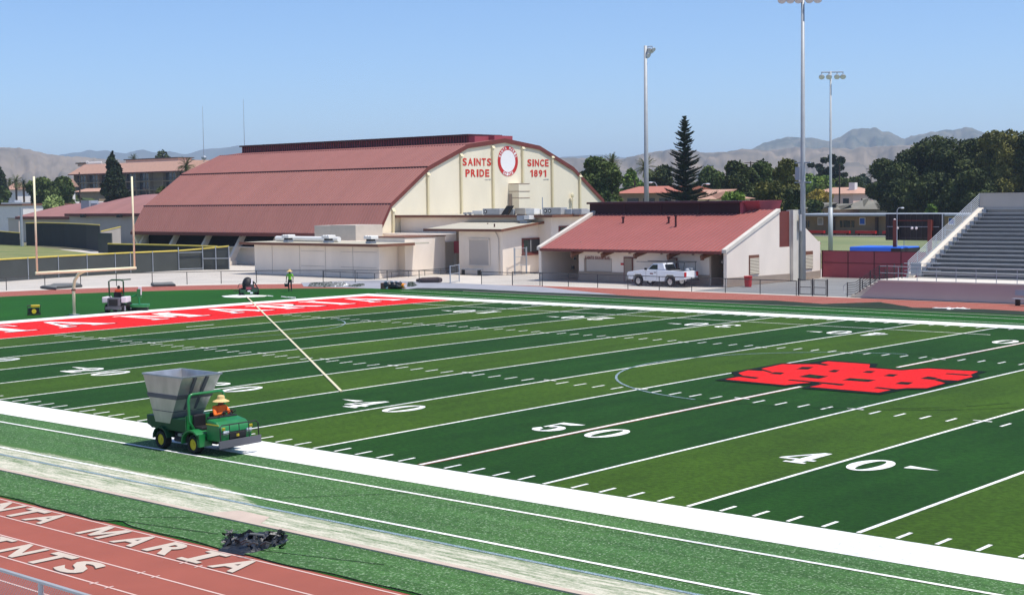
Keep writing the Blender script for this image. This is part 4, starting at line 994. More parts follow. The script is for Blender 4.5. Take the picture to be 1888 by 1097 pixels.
# ------------------------------------------------------------------ right: classrooms, houses
c0, c1 = at(1452, 431, y=200), at(1800, 436, y=200); zc = at(1600, 395, y=200).z
cb = thing('classroom_block', 'long single storey tan classroom block with flat roof behind the practice grass', 'building', ((c0.x+c1.x)/2, 205, 0))
c1x = c1.x+20
MB().box(c0.x, c1x, 200.0, 210, 0, zc-.3).build('wall', 'wall_tan', cb)
b = MB(); b.box(c0.x-.6, c1x+1, 197.6, 211, zc-.3, zc); b.build('roof', 'galv_matte', cb)
for px_ in (1555, 1604, 1648, 1500, 1700, 1745):
    p = at(px_, 400, y=199.8)
    MB().box(p.x-.15, p.x+.15, 197.9, 199.9, 0, zc-.3).build('pier', 'brown_trim', cb) if px_ in (1535, 1618, 1537) else None
for px0, px1 in ((1478, 1492), (1549, 1575), (1790, 1802)):
    a_, b_ = at(px0, 407, y=199.98), at(px1, 419, y=199.98); w_ = MB().box(a_.x, b_.x, 199.9, 200, b_.z, a_.z).build('window', 'window_glass', cb)
    xm = a_.x
    m_ = MB()
    for q in (.22, .78): m_.box(a_.x+(b_.x-a_.x)*q-.06, a_.x+(b_.x-a_.x)*q+.06, 199.86, 199.9, b_.z, a_.z)
    m_.build('mullion', 'wall_tan', w_)
for px0, px1 in ((1508, 1518), (1585, 1596), (1749, 1761)):
    a_, b_ = at(px0, 401, y=199.98), at(px1, 415, y=199.98); w_ = MB().box(a_.x, b_.x, 199.85, 200, b_.z, a_.z).build('poster_case', 'white_paint', cb)
    MB().box(a_.x+.12, b_.x-.12, 199.82, 199.85, b_.z+.15, a_.z-.15).build('poster', 'blue_mat' if px0 > 1540 else 'hvac_grey', w_)
for px_ in (1538, 1618, 1536):
    p = at(px_, 400, y=199.5); b = MB(); b.box(p.x-.35, p.x-.05, 199.2, 200, 0, zc-.5); b.build('pier', 'hotel_dark', cb)
b = MB()
for px0, px1 in ((1488, 1520), (1533, 1567), (1578, 1615), (1628, 1660)):
    a_, b_ = at(px0, 425, y=197), at(px1, 429.5, y=197); tb = thing('lunch_bench', 'low red bench in front of the classroom wall, seen over the grass', 'bench', ((a_.x+b_.x)/2, 197, 0), group='red benches before the classrooms')
    q = MB(); q.box(a_.x, b_.x, 196.7, 197.4, .35, .8); q.build('seat', 'signal_red', tb); q = MB(); q.box(a_.x+.4, a_.x+.6, 196.8, 197.3, 0, .35); q.box(b_.x-.6, b_.x-.4, 196.8, 197.3, 0, .35); q.build('leg', 'dark', tb)
b = MB(); a_ = at(1452, 434, y=193); b_ = at(1860, 440, y=193); b.box(a_.x, b_.x, 192.4, 193.4, -.02, .12); tag(b.build('path', 'concrete_light'), kind='structure')
# practice grass
b = MB(); P = [(-62, 100), (-16, 100), (20, 120), (20, 192), (-130, 192)]; b.quad(*[(x, y, -.02) for x, y in P]); tag(b.build('practice_grass', 'grass_far'), kind='structure')
# houses among the trees
def house(name, label, px0, px1, pe, pr, Y, D, wm, rm, hip=6, chim=None, group=None):
    a_, b_ = at(px0, pe, y=Y), at(px1, pe, y=Y); zr = at((px0+px1)/2, pr, y=Y+D/2).z
    t = gable_hall(name, label, 'house', a_.x, b_.x, Y, Y+D, a_.z, zr, wm, rm, hip, .7)
    if chim: p = at(chim[0], chim[1], y=Y+D*.3); MB().box(p.x-.8, p.x+.8, Y+D*.25, Y+D*.25+1.4, a_.z-4, p.z).build('chimney', 'white_wall', t)
    return t, a_, b_
t, a_, b_ = house('school_wing', 'long building with orange tile roof and window band behind the light pole', 1140, 1236, 357, 344, 178, 14, 'wall_tan', 'tile_roof_red', 0)
w_ = MB()
for k in range(7): x = a_.x+2+k*3.4; w_.box(x, x+2.4, 177.9, 178, a_.z-3.1, a_.z-.9)
build_each(w_, 'window', 'window_glass', t)
t, a_, b_ = house('tile_roof_house', 'pale bungalow with salmon hipped roof right of the tall pine', 1268, 1320, 368, 350, 172, 10, 'cream', 'tile_roof', 7)
t, a_, b_ = house('tile_roof_house', 'two storey pink house with long salmon roof and white chimneys', 1495, 1573, 358, 346, 300, 14, 'pink_wall', 'tile_roof', 3, (1573, 337))
w_ = MB()
for k in range(4): x = a_.x+4+k*5; w_.box(x, x+1.6, 299.9, 300, a_.z-3, a_.z-1.2)
build_each(w_, 'window', 'window_glass', t)
house('shingle_house', 'grey shingled house with a white front, its roof peak nearest the lamp on the pole', 1550, 1590, 384, 366, 255, 12, 'white_wall', 'shingle', 4)
house('shingle_house', 'grey gabled house beside the big dark trees', 1583, 1616, 386, 366, 248, 12, 'shingle', 'shingle', 5)
house('shingle_house', 'low grey roofed house right of the tall light pole', 1484, 1512, 385, 374, 240, 12, 'wall_tan', 'shingle', 5)
house('shingle_house', 'low house with grey roof between two light poles', 1512, 1548, 387, 376, 244, 12, 'pink_wall', 'shingle', 5)
house('white_gable_house', 'tiny white gabled house seen far off between the trees', 1566, 1592, 352, 345, 420, 14, 'white_wall', 'shingle', 1)

# ------------------------------------------------------------------ maroon screen wall
mw = thing('screen_wall', 'long maroon panel wall between snack bar and grandstand', 'wall', (-33, 87, 0))
b = MB(); b.box(-37.6, -10, 87, 87.12, 0, 2.32); b.build('panel', 'maroon_panel', mw)
b = MB()
for k in range(12): x = -37.5+k*2.5; b.box(x-.025, x+.025, 86.96, 87, 0, 2.32)
b.box(-37.6, -10, 86.97, 87, 1.28, 1.32); b.box(-37.62, -10, 86.95, 87.17, 2.32, 2.36); b.build('panel_joint', 'maroon_dark', mw)
b = MB(); b.box(-37.95, -37.72, 86.8, 87.1, 0, 2.35); b.build('end_post', 'wall_grey', mw)

# ------------------------------------------------------------------ grandstand
gs_ = thing('grandstand', 'concrete grandstand with rows of grey benches and mauve front wall', 'grandstand', (-5, 72, 0))
bx0, bx1 = -19.6, 34
MB().prism([(-22.4, 0), (bx1, 0), (bx1, 1.2), (-20.9, 1.2)], 'y', 66.0, 66.35).build('front_wall', 'wall_pink', gs_)
b = MB(); b.box(-20.95, bx1, 65.96, 70.0, 1.2, 1.3); b.build('walkway', 'concrete_light', gs_)
rows_n, y0r, z0r, dy, dz = 16, 69.6, 1.3, .705, .285
xl = lambda k: -19.9
b = MB(); pr = [(y0r, 0), (y0r, z0r)]
for k in range(rows_n):
    y = y0r+k*dy; z = z0r+k*dz; b.box(xl(k), bx1, y, y+dy+.02, z-.3, z+.02)
b.build('riser', 'riser_dark', gs_)
for k in range(rows_n):
    y = y0r+k*dy; z = z0r+k*dz; q = MB(); q.box(xl(k)+.25+.0*k, bx1, y+.28, y+.58, z+.40, z+.44); x = xl(k)+.6
    q.box(xl(k)+.1, bx1, y+.0, y+.24, z+.03, z+.06)
    q.build('bench_row', 'bench_alu', gs_)
    q = MB(); q.box(xl(k)+.0, xl(k)+.3, y+.25, y+.6, z+.1, z+.42); q.build('bench_end', 'galv_matte', gs_)
b = MB(); yt, zt = y0r+rows_n*dy, z0r+rows_n*dz
b.hexa([(-20.45, y0r-.35, z0r), (-19.9, y0r-.35, z0r), (-19.9, yt, zt), (-20.45, yt, zt)], [(-20.45, y0r-.3, z0r+.28), (-19.9, y0r-.3, z0r+.28), (-19.9, yt, zt+.3), (-20.45, yt, zt+.3)]); b.build('stringer', 'stringer', gs_)
b = MB(); b.box(-20.3, bx1, yt, yt+.25, zt-1, zt+1.28); b.box(-20.35, bx1, yt-.03, yt+.28, zt+1.28, zt+1.36); b.build('back_wall', 'wall_grey', gs_)
b = MB()
for j in range(8):
    h_ = .12+j*.15; b.tube([(-20.3, y0r-.4, z0r+h_), (-20.3, yt, zt+h_+.12)], .025, 5)
for k in range(9):
    t_ = k/8; y = y0r-.4+(yt-y0r+.4)*t_; z = z0r+(zt-z0r)*t_; b.tube([(-20.3, y, z), (-20.3, y, z+1.2)], .03, 5)
b.build('side_rail', 'galv_matte', gs_)
b = MB()
x = -20.9
while x < bx1: b.tube([(x, 66.15, 1.3), (x, 66.15, 2.25)], .025, 5); x += 1.42
for z in (1.78, 2.25): b.tube([(-20.9, 66.15, z), (bx1, 66.15, z)], .022, 5)
b.build('front_rail', 'galv_matte', gs_)
b = MB()
for k in range(8):
    x = -23.3+k*.3; b.box(x, -21.0, 66.05+.36, 68.2, .0+k*.16, .16+k*.16)
b.build('steps', 'concrete_light', gs_)
for yy in (66.1, 68.3):
    b = MB()
    for j in range(6 if yy < 67 else 5):
        h_ = .18+j*.16; b.tube([(-23.4, yy, h_), (-22.75, yy, h_+.08), (-21.0, yy, h_+1.22), (-20.4, yy, h_+1.24)], .025, 5)
    for x, z in ((-23.4, 0), (-22.4, .4), (-21.6, .9), (-20.9, 1.25), (-20.3, 1.3)): b.tube([(x, yy, z), (x, yy, z+1.05)], .04, 5)
    b.build('stair_rail', 'rail_dark', gs_)
b = MB()
for j in range(6): b.tube([(-23.4, 66.1, .1), (-23.7, 66.1, .4), (-23.7, 66.1, .8), (-23.4, 66.1, 1.0)], .02, 5) if j == 0 else None
for z in (1.6, 1.85, 2.1, 2.35): b.tube([(-20.3, 68.6, z), (-17.8, 69.2, z)], .025, 5)
b.box(-20.0, -19.2, 69.0, 69.06, 1.5, 2.4)
build_each(b, 'landing_rail', 'galv_matte', gs_)

# ------------------------------------------------------------------ chain link fence round the track, gates
def fence(name, label, pts, H, post='rail_dark', mesh='wire_far', pr=.035, mid=False, group=None, spacing=None):
    t = thing(name, label, 'fence', (pts[0][0], pts[0][1], 0), group=group)
    for p in pts: MB().tube([(p[0], p[1], -.02), (p[0], p[1], H)], pr, 6).build('post', post, t)
    b = MB(); b.tube([(p[0], p[1], H) for p in pts], pr*.85, 6)
    if mid: b.tube([(p[0], p[1], H*.5) for p in pts], pr*.7, 6)
    b.build('top_rail', post, t)
    b = MB(); s = 0
    for p, q in zip(pts, pts[1:]):
        b.quad((p[0], p[1], .03), (q[0], q[1], .03), (q[0], q[1], H-.02), (p[0], p[1], H-.02))
    o = b.build('wire_mesh', mesh, t); uv = o.data.uv_layers.new(); i = 0; s = 0
    for p, q in zip(pts, pts[1:]):
        L = math.hypot(q[0]-p[0], q[1]-p[1])
        for k, (u, v) in enumerate(((s, 0), (s+L, 0), (s+L, H), (s, H))): uv.data[i+k].uv = (u, v)
        i += 4; s += L
    return t
pts = [(-49.01-3.08*-k, 65.9) for k in range(0, 8)]
fence('chain_link_fence', 'waist high chain link fence between the snack bar pavement and the track', [(-55.2, 65.9), (-52.1, 65.9)]+pts, 1.05)
arcp = [at(a_, b_, z=0) for a_, b_ in [(-20, 536.5), (12, 535), (83, 531.2), (149, 528.6), (215, 527), (281, 525.6), (345, 524), (408, 522.6), (473, 521.6), (534, 521.2), (596, 521), (655, 521.2), (714, 521.6), (773, 522), (830, 522.6)]]
fence('chain_link_fence', 'long curving chain link fence round the left end of the track', [(p.x, p.y) for p in arcp], 1.1)
b0 = at(888, 521, z=0)
fence('chain_link_fence', 'short run of chain link fence right of the open gate before the office', [(p.x, p.y) for p in (at(888, 523.5, z=0), at(945, 526, z=0), at(1000, 528, z=0))], 1.05)
def gate(label, pts2, H, post=.06, m='rail_dark', braces=1, group=None):
    t = thing('fence_gate', label, 'gate', (*pts2[0], 0), group=group)
    for p in pts2: MB().tube([(*p, 0), (*p, H+.08)], post, 8).build('post', m, t)
    for p, q in zip(pts2, pts2[1:]):
        p, q = Vector((*p, 0)), Vector((*q, 0)); d = (q-p).normalized()*.12; a_, b_ = p+d, q-d; b = MB()
        b.tube([(a_.x, a_.y, .1), (b_.x, b_.y, .1), (b_.x, b_.y, H), (a_.x, a_.y, H), (a_.x, a_.y, .1)], .03, 6)
        for k in range(braces): z = .1+(H-.1)*(k+1)/(braces+1); b.tube([(a_.x, a_.y, z), (b_.x, b_.y, z)], .025, 6)
        b.build('gate_leaf', m, t)
        MB().quad((a_.x, a_.y, .1), (b_.x, b_.y, .1), (b_.x, b_.y, H), (a_.x, a_.y, H)).build('wire_mesh', 'wire_far', t)
    return t
gate('dark double gate in the track fence by the grandstand stairs', [(-27.26, 65.9), (-26.1, 65.9), (-24.9, 65.9)], 1.15)
p, q = at(830, 523, z=0), at(847, 519.5, z=0); gate('open chain link gate leaf at the end of the curved fence', [(p.x, p.y), (q.x, q.y)], 1.5, .04, 'galv_matte')
p, q = at(888, 524, z=0), at(915, 524.5, z=0)
p, q = at(949, 507, z=0), at(971, 505, z=0); t = gate('tall grey chain link gate standing open before the office window', [(p.x, p.y), (q.x, q.y)], 2.5, .07, 'galv_matte', 2)
# near fence
fence('near_fence', 'chain link fence with grey top rail in the bottom left corner of the photo', [(x, -16.17) for x in (1.2, 4.3, 7.38, 10.5, 13.6)], 1.2, 'pole_grey', 'wire_near', .045)
b = MB(); b.box(3.5, 9.9, -16.62, -16.3, .52, .57); b.box(4, 4.2, -16.6, -16.35, 0, .52); b.box(8.6, 8.8, -16.6, -16.35, 0, .52)
t = thing('trackside_bench', 'pale metal bench behind the near fence in the bottom left corner', 'bench', (6, -16.5, 0)); b.build('seat', 'galv_matte', t)
t = thing('team_bench', 'metal bench on the track at the right edge of the photo', 'bench', (-9.2, 64.6, 0))
MB().box(-10.5, -7, 64.2, 64.6, .42, .47).build('seat', 'galv_matte', t); MB().box(-10.5, -7, 64.75, 64.8, .65, 1.0).build('backrest', 'galv_matte', t)
for x in (-10.2, -7.4): MB().box(x-.05, x+.05, 64.2, 64.8, 0, .42).build('leg', 'dark', t)
t = thing('bench', 'small metal bench against the grey office wall', 'bench', (-68.6, 75, 0)); MB().box(-70, -67.3, 74.8, 75.3, .5, .57).build('seat', 'galv_matte', t)
for x in (-69.7, -67.6): MB().box(x-.05, x+.05, 74.85, 75.25, 0, .5).build('leg', 'rail_dark', t)

# ------------------------------------------------------------------ ball field
b = MB(); b.quad(*[(x, y, -.02) for x, y in [(-104, 30), (-102.9, 44), (-104, 62), (-112, 80), (-160, 92), (-215, 112), (-330, 150), (-330, 20), (-200, 10)]]); tag(b.build('outfield_grass', 'grass'), kind='structure')
def screenfence(name, label, pts, H, m='screen_black', cap='yellow_cap', post=None, n_post=None, group=None, zs=0, th=.05):
    """pts: (x, y) list; H: height or list of heights"""
    t = thing(name, label, 'fence', (*pts[0], 0), group=group); Hs = H if isinstance(H, list) else [H]*len(pts)
    b = MB(); c = MB()
    for (p, ha), (q, hb) in zip(zip(pts, Hs), zip(pts[1:], Hs[1:])):
        d = Vector((q[0]-p[0], q[1]-p[1])).normalized(); n_ = (-d.y*th/2, d.x*th/2)
        b.hexa([(p[0]-n_[0], p[1]-n_[1], zs), (q[0]-n_[0], q[1]-n_[1], zs), (q[0]+n_[0], q[1]+n_[1], zs), (p[0]+n_[0], p[1]+n_[1], zs)], [(p[0]-n_[0], p[1]-n_[1], ha-.06), (q[0]-n_[0], q[1]-n_[1], hb-.06), (q[0]+n_[0], q[1]+n_[1], hb-.06), (p[0]+n_[0], p[1]+n_[1], ha-.06)])
    c.tube([(p[0], p[1], h_) for p, h_ in zip(pts, Hs)], .085, 7)
    b.build('windscreen', m, t)
    if cap: c.build('yellow_cap', cap, t)
    if post:
        for p, h_ in post: MB().tube([(p[0]+.09, p[1]-.05, 0), (p[0]+.09, p[1]-.05, h_)], .045, 6).build('post', 'galv_matte', t)
    return t
def lerp(pts, n):
    out = []; 
    for p, q in zip(pts, pts[1:]):
        for k in range(n): out.append((p[0]+(q[0]-p[0])*k/n, p[1]+(q[1]-p[1])*k/n))
    return out+[pts[-1]]
base = [(-99.5, 38), (-101.9, 44.6), (-103.5, 52), (-104.3, 60), (-103.9, 66.8)]
pp = lerp(base, 4)
# posts spaced about as in the photo
pst = []
for px_ in (52, 108, 161, 213, 241, 282):
    for p, q in zip(pp, pp[1:]):
        a_, b_ = Vector((p[0], p[1], 0)), Vector((q[0], q[1], 0)); m_ = at(px_, 500, x=-103)
        C = Vector(CAM); dr = (Vector((m_.x, m_.y, 0))-Vector((C.x, C.y, 0))); dd = b_-a_
        den = dr.x*dd.y-dr.y*dd.x; tt = ((a_.x-C.x)*dd.y-(a_.y-C.y)*dd.x)/den; s_ = ((a_.x-C.x)*dr.y-(a_.y-C.y)*dr.x)/den
        if 0 <= s_ < 1 and tt > 0: pst.append(((a_.x+dd.x*s_, a_.y+dd.y*s_), 2.15))
screenfence('outfield_fence', 'long dark outfield windscreen fence with yellow cap beside the track', pp, 2.1, 'screen_mesh_grey', post=pst)
q0, q1, q2 = (-103.9, 66.8), (-102.6, 69.0), (-100.4, 70.8)
t = screenfence('outfield_gate_fence', 'see-through grey end section of the outfield fence with a framed gate', [q0, q1, q2], [2.1, 2.25, 2.5], 'screen_mesh_grey')
for (xa, ya) in (q0, q1, (-101.5, 69.9), q2):
    MB().tube([(xa+.1, ya-.1, 0), (xa+.1, ya-.1, 2.5)], .05, 6).build('post', 'galv_matte', t)
MB().tube([(q1[0]+.12, q1[1]-.12, 1.2), (q2[0]+.12, q2[1]-.12, 1.2)], .04, 6).build('rail', 'galv_matte', t)
MB().tube([(q0[0]+.15, q0[1]-.1, .15), (q1[0]+.1, q1[1]-.15, .15), (q1[0]+.1, q1[1]-.15, 1.9), (q0[0]+.15, q0[1]-.1, 1.9), (q0[0]+.15, q0[1]-.1, .15)], .04, 6).build('gate_frame', 'galv_matte', t)
p, q = at(199, 449.8, z=2.4), at(400, 452.9, z=2.5); 
screenfence('outfield_fence', 'dark windscreen fence with yellow cap running along the gym side', [(p.x, p.y), ((p.x+q.x)/2, (p.y+q.y)/2+.4), (q.x, q.y)], 2.4, 'screen_black')
p, q = at(49, 453, z=0), at(190, 464, z=0); ht_ = at(49, 411.8, x=p.x).z; ht2 = at(206, 415.5, x=at(190, 464, z=0).x).z
q = at(206, 465, z=0)
mid = [at(a_, b_, z=0) for a_, b_ in ((80, 453.8), (120, 456), (160, 460), (185, 464))]
mp = [(p.x, p.y)]+[(m_.x, m_.y) for m_ in mid]
def ztop(px_, py_, m_): return at(px_, py_, x=m_[0]).z
hs = [ztop(49, 411.6, mp[0]), ztop(80, 410.8, mp[1]), ztop(120, 411.8, mp[2]), ztop(160, 413.4, mp[3]), ztop(185, 415, mp[4])]
screenfence('batters_eye_screen', 'tall black batters eye screen with thin yellow cap at the ball field corner', mp, hs, 'screen_black')
e = mp[-1]; sc_p = [(e[0]+1.4, e[1]+.9), (e[0]-1.5, e[1]+4.5), (e[0]-4, e[1]+8)]
a_ = at(186, 427, x=e[0]); b_ = at(222, 418.5, y=104); d_ = at(198, 428, z=a_.z)
screenfence('dugout_screen', 'grey slatted corner screen with a bent yellow cap beside the tall black screen', [(a_.x, a_.y), (b_.x, b_.y)], [a_.z, b_.z], 'wall_grey')
b = MB(); p = at(185, 466, z=0); b.box(p.x-.2, p.x+3.2, p.y-.2, p.y, 0, a_.z-.1); t = thing('narrow_fence', 'dark narrow panel under the bent yellow cap', 'fence', (p.x, p.y, 0)); b.build('panel', 'screen_mesh_grey', t)
p, q = at(-20, 450.6, z=0), at(37, 453, z=0); pa, qa = at(-20, 425, x=p.x), at(37, 429.5, x=q.x)
screenfence('outfield_fence', 'low dark windscreen fence with yellow cap at the left edge of the photo', [(p.x, p.y), (q.x, q.y)], [pa.z, qa.z], 'screen_black')
p = at(41, 454, z=0); t = thing('foul_pole', 'thin grey foul pole between the two ball field screens', 'pole', (p.x, p.y, 0)); MB().tube([(p.x, p.y, 0), (p.x, p.y, at(39, 383, x=p.x).z)], [.3, .2], 8).build('pole', 'galv_matte', t)

# ------------------------------------------------------------------ goal post
gp_ = thing('goal_post', 'cream gooseneck football goal post with tall uprights behind the red end zone', 'goal post', (-58.17, 25.45, 0)); cy_ = 25.45
MB().tube([(-58.17, cy_, 0), (-58.17, cy_, 1.7), (-58.0, cy_, 2.3), (-57.5, cy_, 2.75), (-56.9, cy_, 2.95), (-56.5, cy_, 3.0)], .105, 14).build('gooseneck', 'goal_cream', gp_, smooth=True)
MB().tube([(-56.5, 21.72, 3.0), (-56.5, 29.22, 3.0)], .098, 14).build('crossbar', 'goal_cream', gp_, smooth=True)
for y in (21.83, 29.12): MB().tube([(-56.5, y, 3.05), (-56.5, y, 9.15)], .065, 10).build('upright', 'goal_cream', gp_, smooth=True)
MB().box(-58.42, -57.92, cy_-.25, cy_+.25, 0, .06).build('base_plate', 'galv_matte', gp_)
MB().tube([(-58.17, cy_, 1.62), (-58.17, cy_, 1.74)], .15, 12).build('collar', 'brown_trim', gp_)

# ------------------------------------------------------------------ floodlights and other poles
def lamp(t, p, aim, r=.3):
    a_ = Vector(aim).normalized(); p = Vector(p); o = MB(); o.tube([p-a_*r*1.0, p-a_*r*.45, p, p+a_*r*.25], [r*.35, r*.75, r, r*1.02], 12); o = o.build('lamp_housing', 'galv_matte', t, smooth=True)
    MB().tube([p+a_*r*.26, p+a_*r*.34], r*.94, 12).build('lens', 'lamp_glass', o)
def flood(label, x, y, H, r0, r1, ws, ax, aim, box=None):
    t = thing('floodlight_pole', label, 'floodlight', (x, y, 0), group=None)
    MB().tube([(x, y, 0), (x, y, H*.35), (x, y, H)], [r0, (r0+r1)/2*1.05, r1], 14).build('pole', 'pole_grey', t, smooth=True)
    A = Vector(ax); 
    if len(ws) > 1: p0 = Vector((x, y, H-.1))+A*min(ws); p1 = Vector((x, y, H-.1))+A*max(ws); MB().tube([p0, p1], .07, 6).build('crossarm', 'galv_matte', t)
    for w_ in ws: 
        p = Vector((x, y, H-.45))+A*w_; MB().tube([p, p+Vector((0, 0, .4))], .06, 6).build('bracket', 'galv_matte', t); lamp(t, p+Vector(aim).normalized()*.3, aim, .34)
    if box:
        z, = box; MB().box(x-.75, x+.75, y-.1, y+.1, z+.9, z+1.0).build('climbing_ring', 'galv_matte', t)
        MB().box(x-.75, x+.75, y-.1, y+.1, z-.75, z-.65).build('climbing_ring', 'galv_matte', t); MB().box(x-.55, x-.1, y-.35, y+.1, z-.5, z+.6).build('control_box', 'galv_matte', t)
    return t
p = at(1475.3, 517, z=0)
px_dir = Vector((RR.x, RR.y, 0)).normalized()
t = flood('tallest floodlight pole, beside the snack bar end wall, lamps at the photo top', -36.55, 82.1, 24.22, .25, .14, (-1.75, -1.05, -.35, .55, 1.25), px_dir, (.35, -.6, -.7), (9.0,))
b = MB(); b.box(-37.05, -36.75, 81.9, 82.2, 3.9, 6.0); b.build('switch_box', 'galv_matte', t); MB().box(-36.6, -36.5, 81.6, 81.85, 4.2, 5.6).build('speaker_box', 'hvac_grey', t)
a_ = at(1531.5, 132, y=128); t = flood('slimmer floodlight pole with four lamps, standing beyond the maroon wall', a_.x, 128, a_.z, .22, .1, (-1.05, -.2, .75, 1.45), px_dir, (.35, -.6, -.6))
MB().tube([(a_.x, 128, 0), (a_.x, 128, 5.6)], .27, 14).build('sleeve', 'pole_grey', t, smooth=True)
a_ = at(1190, 90, y=150); t = flood('floodlight pole behind the snack bar seen with its crossarm edge on', a_.x, 150, a_.z+.4, .4, .24, (0.35, 1.0), px_dir, (.9, -.2, -.5))
bd = Vector((.35, -.6, 0)).normalized()
for k, (dx, dzz) in enumerate(((.5, -.6), (.85, -.35), (.35, -1.0))): lamp(t, Vector((a_.x, 150, a_.z))+px_dir*dx+Vector((0, 0, dzz)), (.8, -.3, -.5), .42)
def utility(label, px_, pt, pb, Y, arm=(.0,), tr=False):
    a_ = at(px_, pt, y=Y); t = thing('utility_pole', label, 'utility pole', (a_.x, Y, 0)); MB().tube([(a_.x, Y, 0), (a_.x, Y, a_.z)], [.2, .13], 7).build('pole', 'utility_wood', t)
    for z in arm: p0 = Vector((a_.x, Y, a_.z-z))-px_dir*1.3; p1 = Vector((a_.x, Y, a_.z-z))+px_dir*1.3; MB().tube([p0, p1], .09, 5).build('crossarm', 'utility_wood', t)
    if tr: MB().tube([(a_.x-.4, Y-.3, a_.z-3), (a_.x-.4, Y-.3, a_.z-2)], .35, 8).build('transformer', 'hvac_grey', t)
utility('wooden power pole with two crossarms seen over the big dark trees', 1606, 310, 380, 330, (.3, 1.6))
utility('dark power pole with a street lamp before the pink house', 1548, 303, 370, 250, ())
utility('power pole carrying a white transformer among the dark trees', 1384, 298, 372, 230, (.3,), True)
utility('short dark power pole before the school wing', 1170, 333, 376, 185, (1.2,))
utility('thin pole standing before the hotel left wing', 146, 318, 372, 150, ())
def street(label, px_, pt, Y, d=1, k_=1):
    a_ = at(px_, pt, y=Y); t = thing('street_lamp', label, 'street lamp', (a_.x, Y, 0)); P = Vector((a_.x, Y, 0))
    MB().tube([P, P+Vector((0, 0, a_.z-.6*k_)), P+px_dir*.3*d*k_+Vector((0, 0, a_.z-.1*k_)), P+px_dir*.9*d*k_+Vector((0, 0, a_.z))], [.1*k_+.02, .09*k_, .07*k_, .06*k_], 7).build('pole', 'galv_matte', t)
    c_ = P+px_dir*1.15*d*k_+Vector((0, 0, a_.z-.1*k_)); MB().blob(c_, (.42*k_, .42*k_, .17*k_), 9, 5).build('lamp_head', 'lamp_glass', t)
street('curved street lamp left of the scoreboard top', 1654, 383, 94.5, 1, .42)
street('curved street lamp right of the tall pine', 1293, 339, 190); street('grey street lamp between light pole and pine', 1211, 336, 190, -1)
# antenna masts seen above the maroon wall etc.
# ------------------------------------------------------------------ scoreboard
a_, b_ = at(1633, 395, y=95), at(1738, 444, y=95); sb = thing('scoreboard', 'large black scoreboard seen from behind on dark red posts', 'scoreboard', ((a_.x+b_.x)/2, 95, 0))
x0, x1, z0, z1 = a_.x, b_.x, b_.z, a_.z
MB().box(x0, x1, 95, 95.35, z0, z1).build('cabinet', 'scoreboard_black', sb)
b = MB()
for k in range(10): x = x0+.3+(x1-x0-.6)*k/9; b.box(x-.02, x+.02, 94.96, 95, z0+.05, z1-.05)
b.box(x0, x1, 94.95, 95, z0+.2, z0+.26); b.build('cabinet_rib', 'rail_dark', sb)
b = MB(); b.box(x0+1.0, x1-.9, 94.9, 94.97, z1-.62, z1-.54); b.box(x1-.95, x1-.87, 94.9, 94.97, z0+.9, z1-.55); b.build('cabinet_brace', 'maroon_trim', sb)
b = MB(); b.box(x0+.2, x1-.3, 94.9, 94.96, z0+1.2, z0+1.25); b.build('cable_tray', 'galv_matte', sb)
for px_ in (1650, 1714): p = at(px_, 460, y=94.7); MB().box(p.x-.16, p.x+.16, 94.6, 94.86, 0, z1-.5).build('post', 'maroon_trim', sb)
for px_, py_ in ((1650, 406), (1655, 421), (1682, 421), (1690, 421)): p = at(px_, py_, y=94.8); MB().blob((p.x, 94.75, p.z), (.13, .13, .13), 8, 6).build('horn', 'plastic_white', sb)
MB().tube([(x1-.0, 94.9, 0), (x1, 94.9, z1+.0)], .05, 6).build('post', 'galv_matte', sb)
bm_ = thing('landing_mat', 'bright blue pole vault landing mat lying behind the maroon wall', 'mat', (-34.5, 96, 0)); a_, b_ = at(1566, 455, y=94), at(1662, 462, y=94)
b = MB(); b.box(a_.x, b_.x, 94.0, 97.5, 0, a_.z); m_ = b.build('mat', 'blue_mat', bm_, bevel=.08); b = MB(); b.box(b_.x-1.0, b_.x+.02, 93.95, 97.55, a_.z-.5, a_.z-.1); b.build('strap', 'dark', bm_)
fence('chain_link_fence', 'tall chain link fence across the practice grass behind the maroon wall', [(-62+k*4.2, 150) for k in range(11)], 2.4, 'galv_matte', pr=.06)
t = thing('trash_bin', 'red plastic trash bin at the snack bar corner', 'bin', (-35.9, 72.6, 0)); b = MB(); b.tube([(-35.9, 72.6, 0), (-35.9, 72.6, .8)], [.27, .33], 16); b.build('body', 'signal_red', t); MB().tube([(-35.9, 72.6, .8), (-35.9, 72.6, .86)], .35, 16).build('lid', 'signal_red', t)

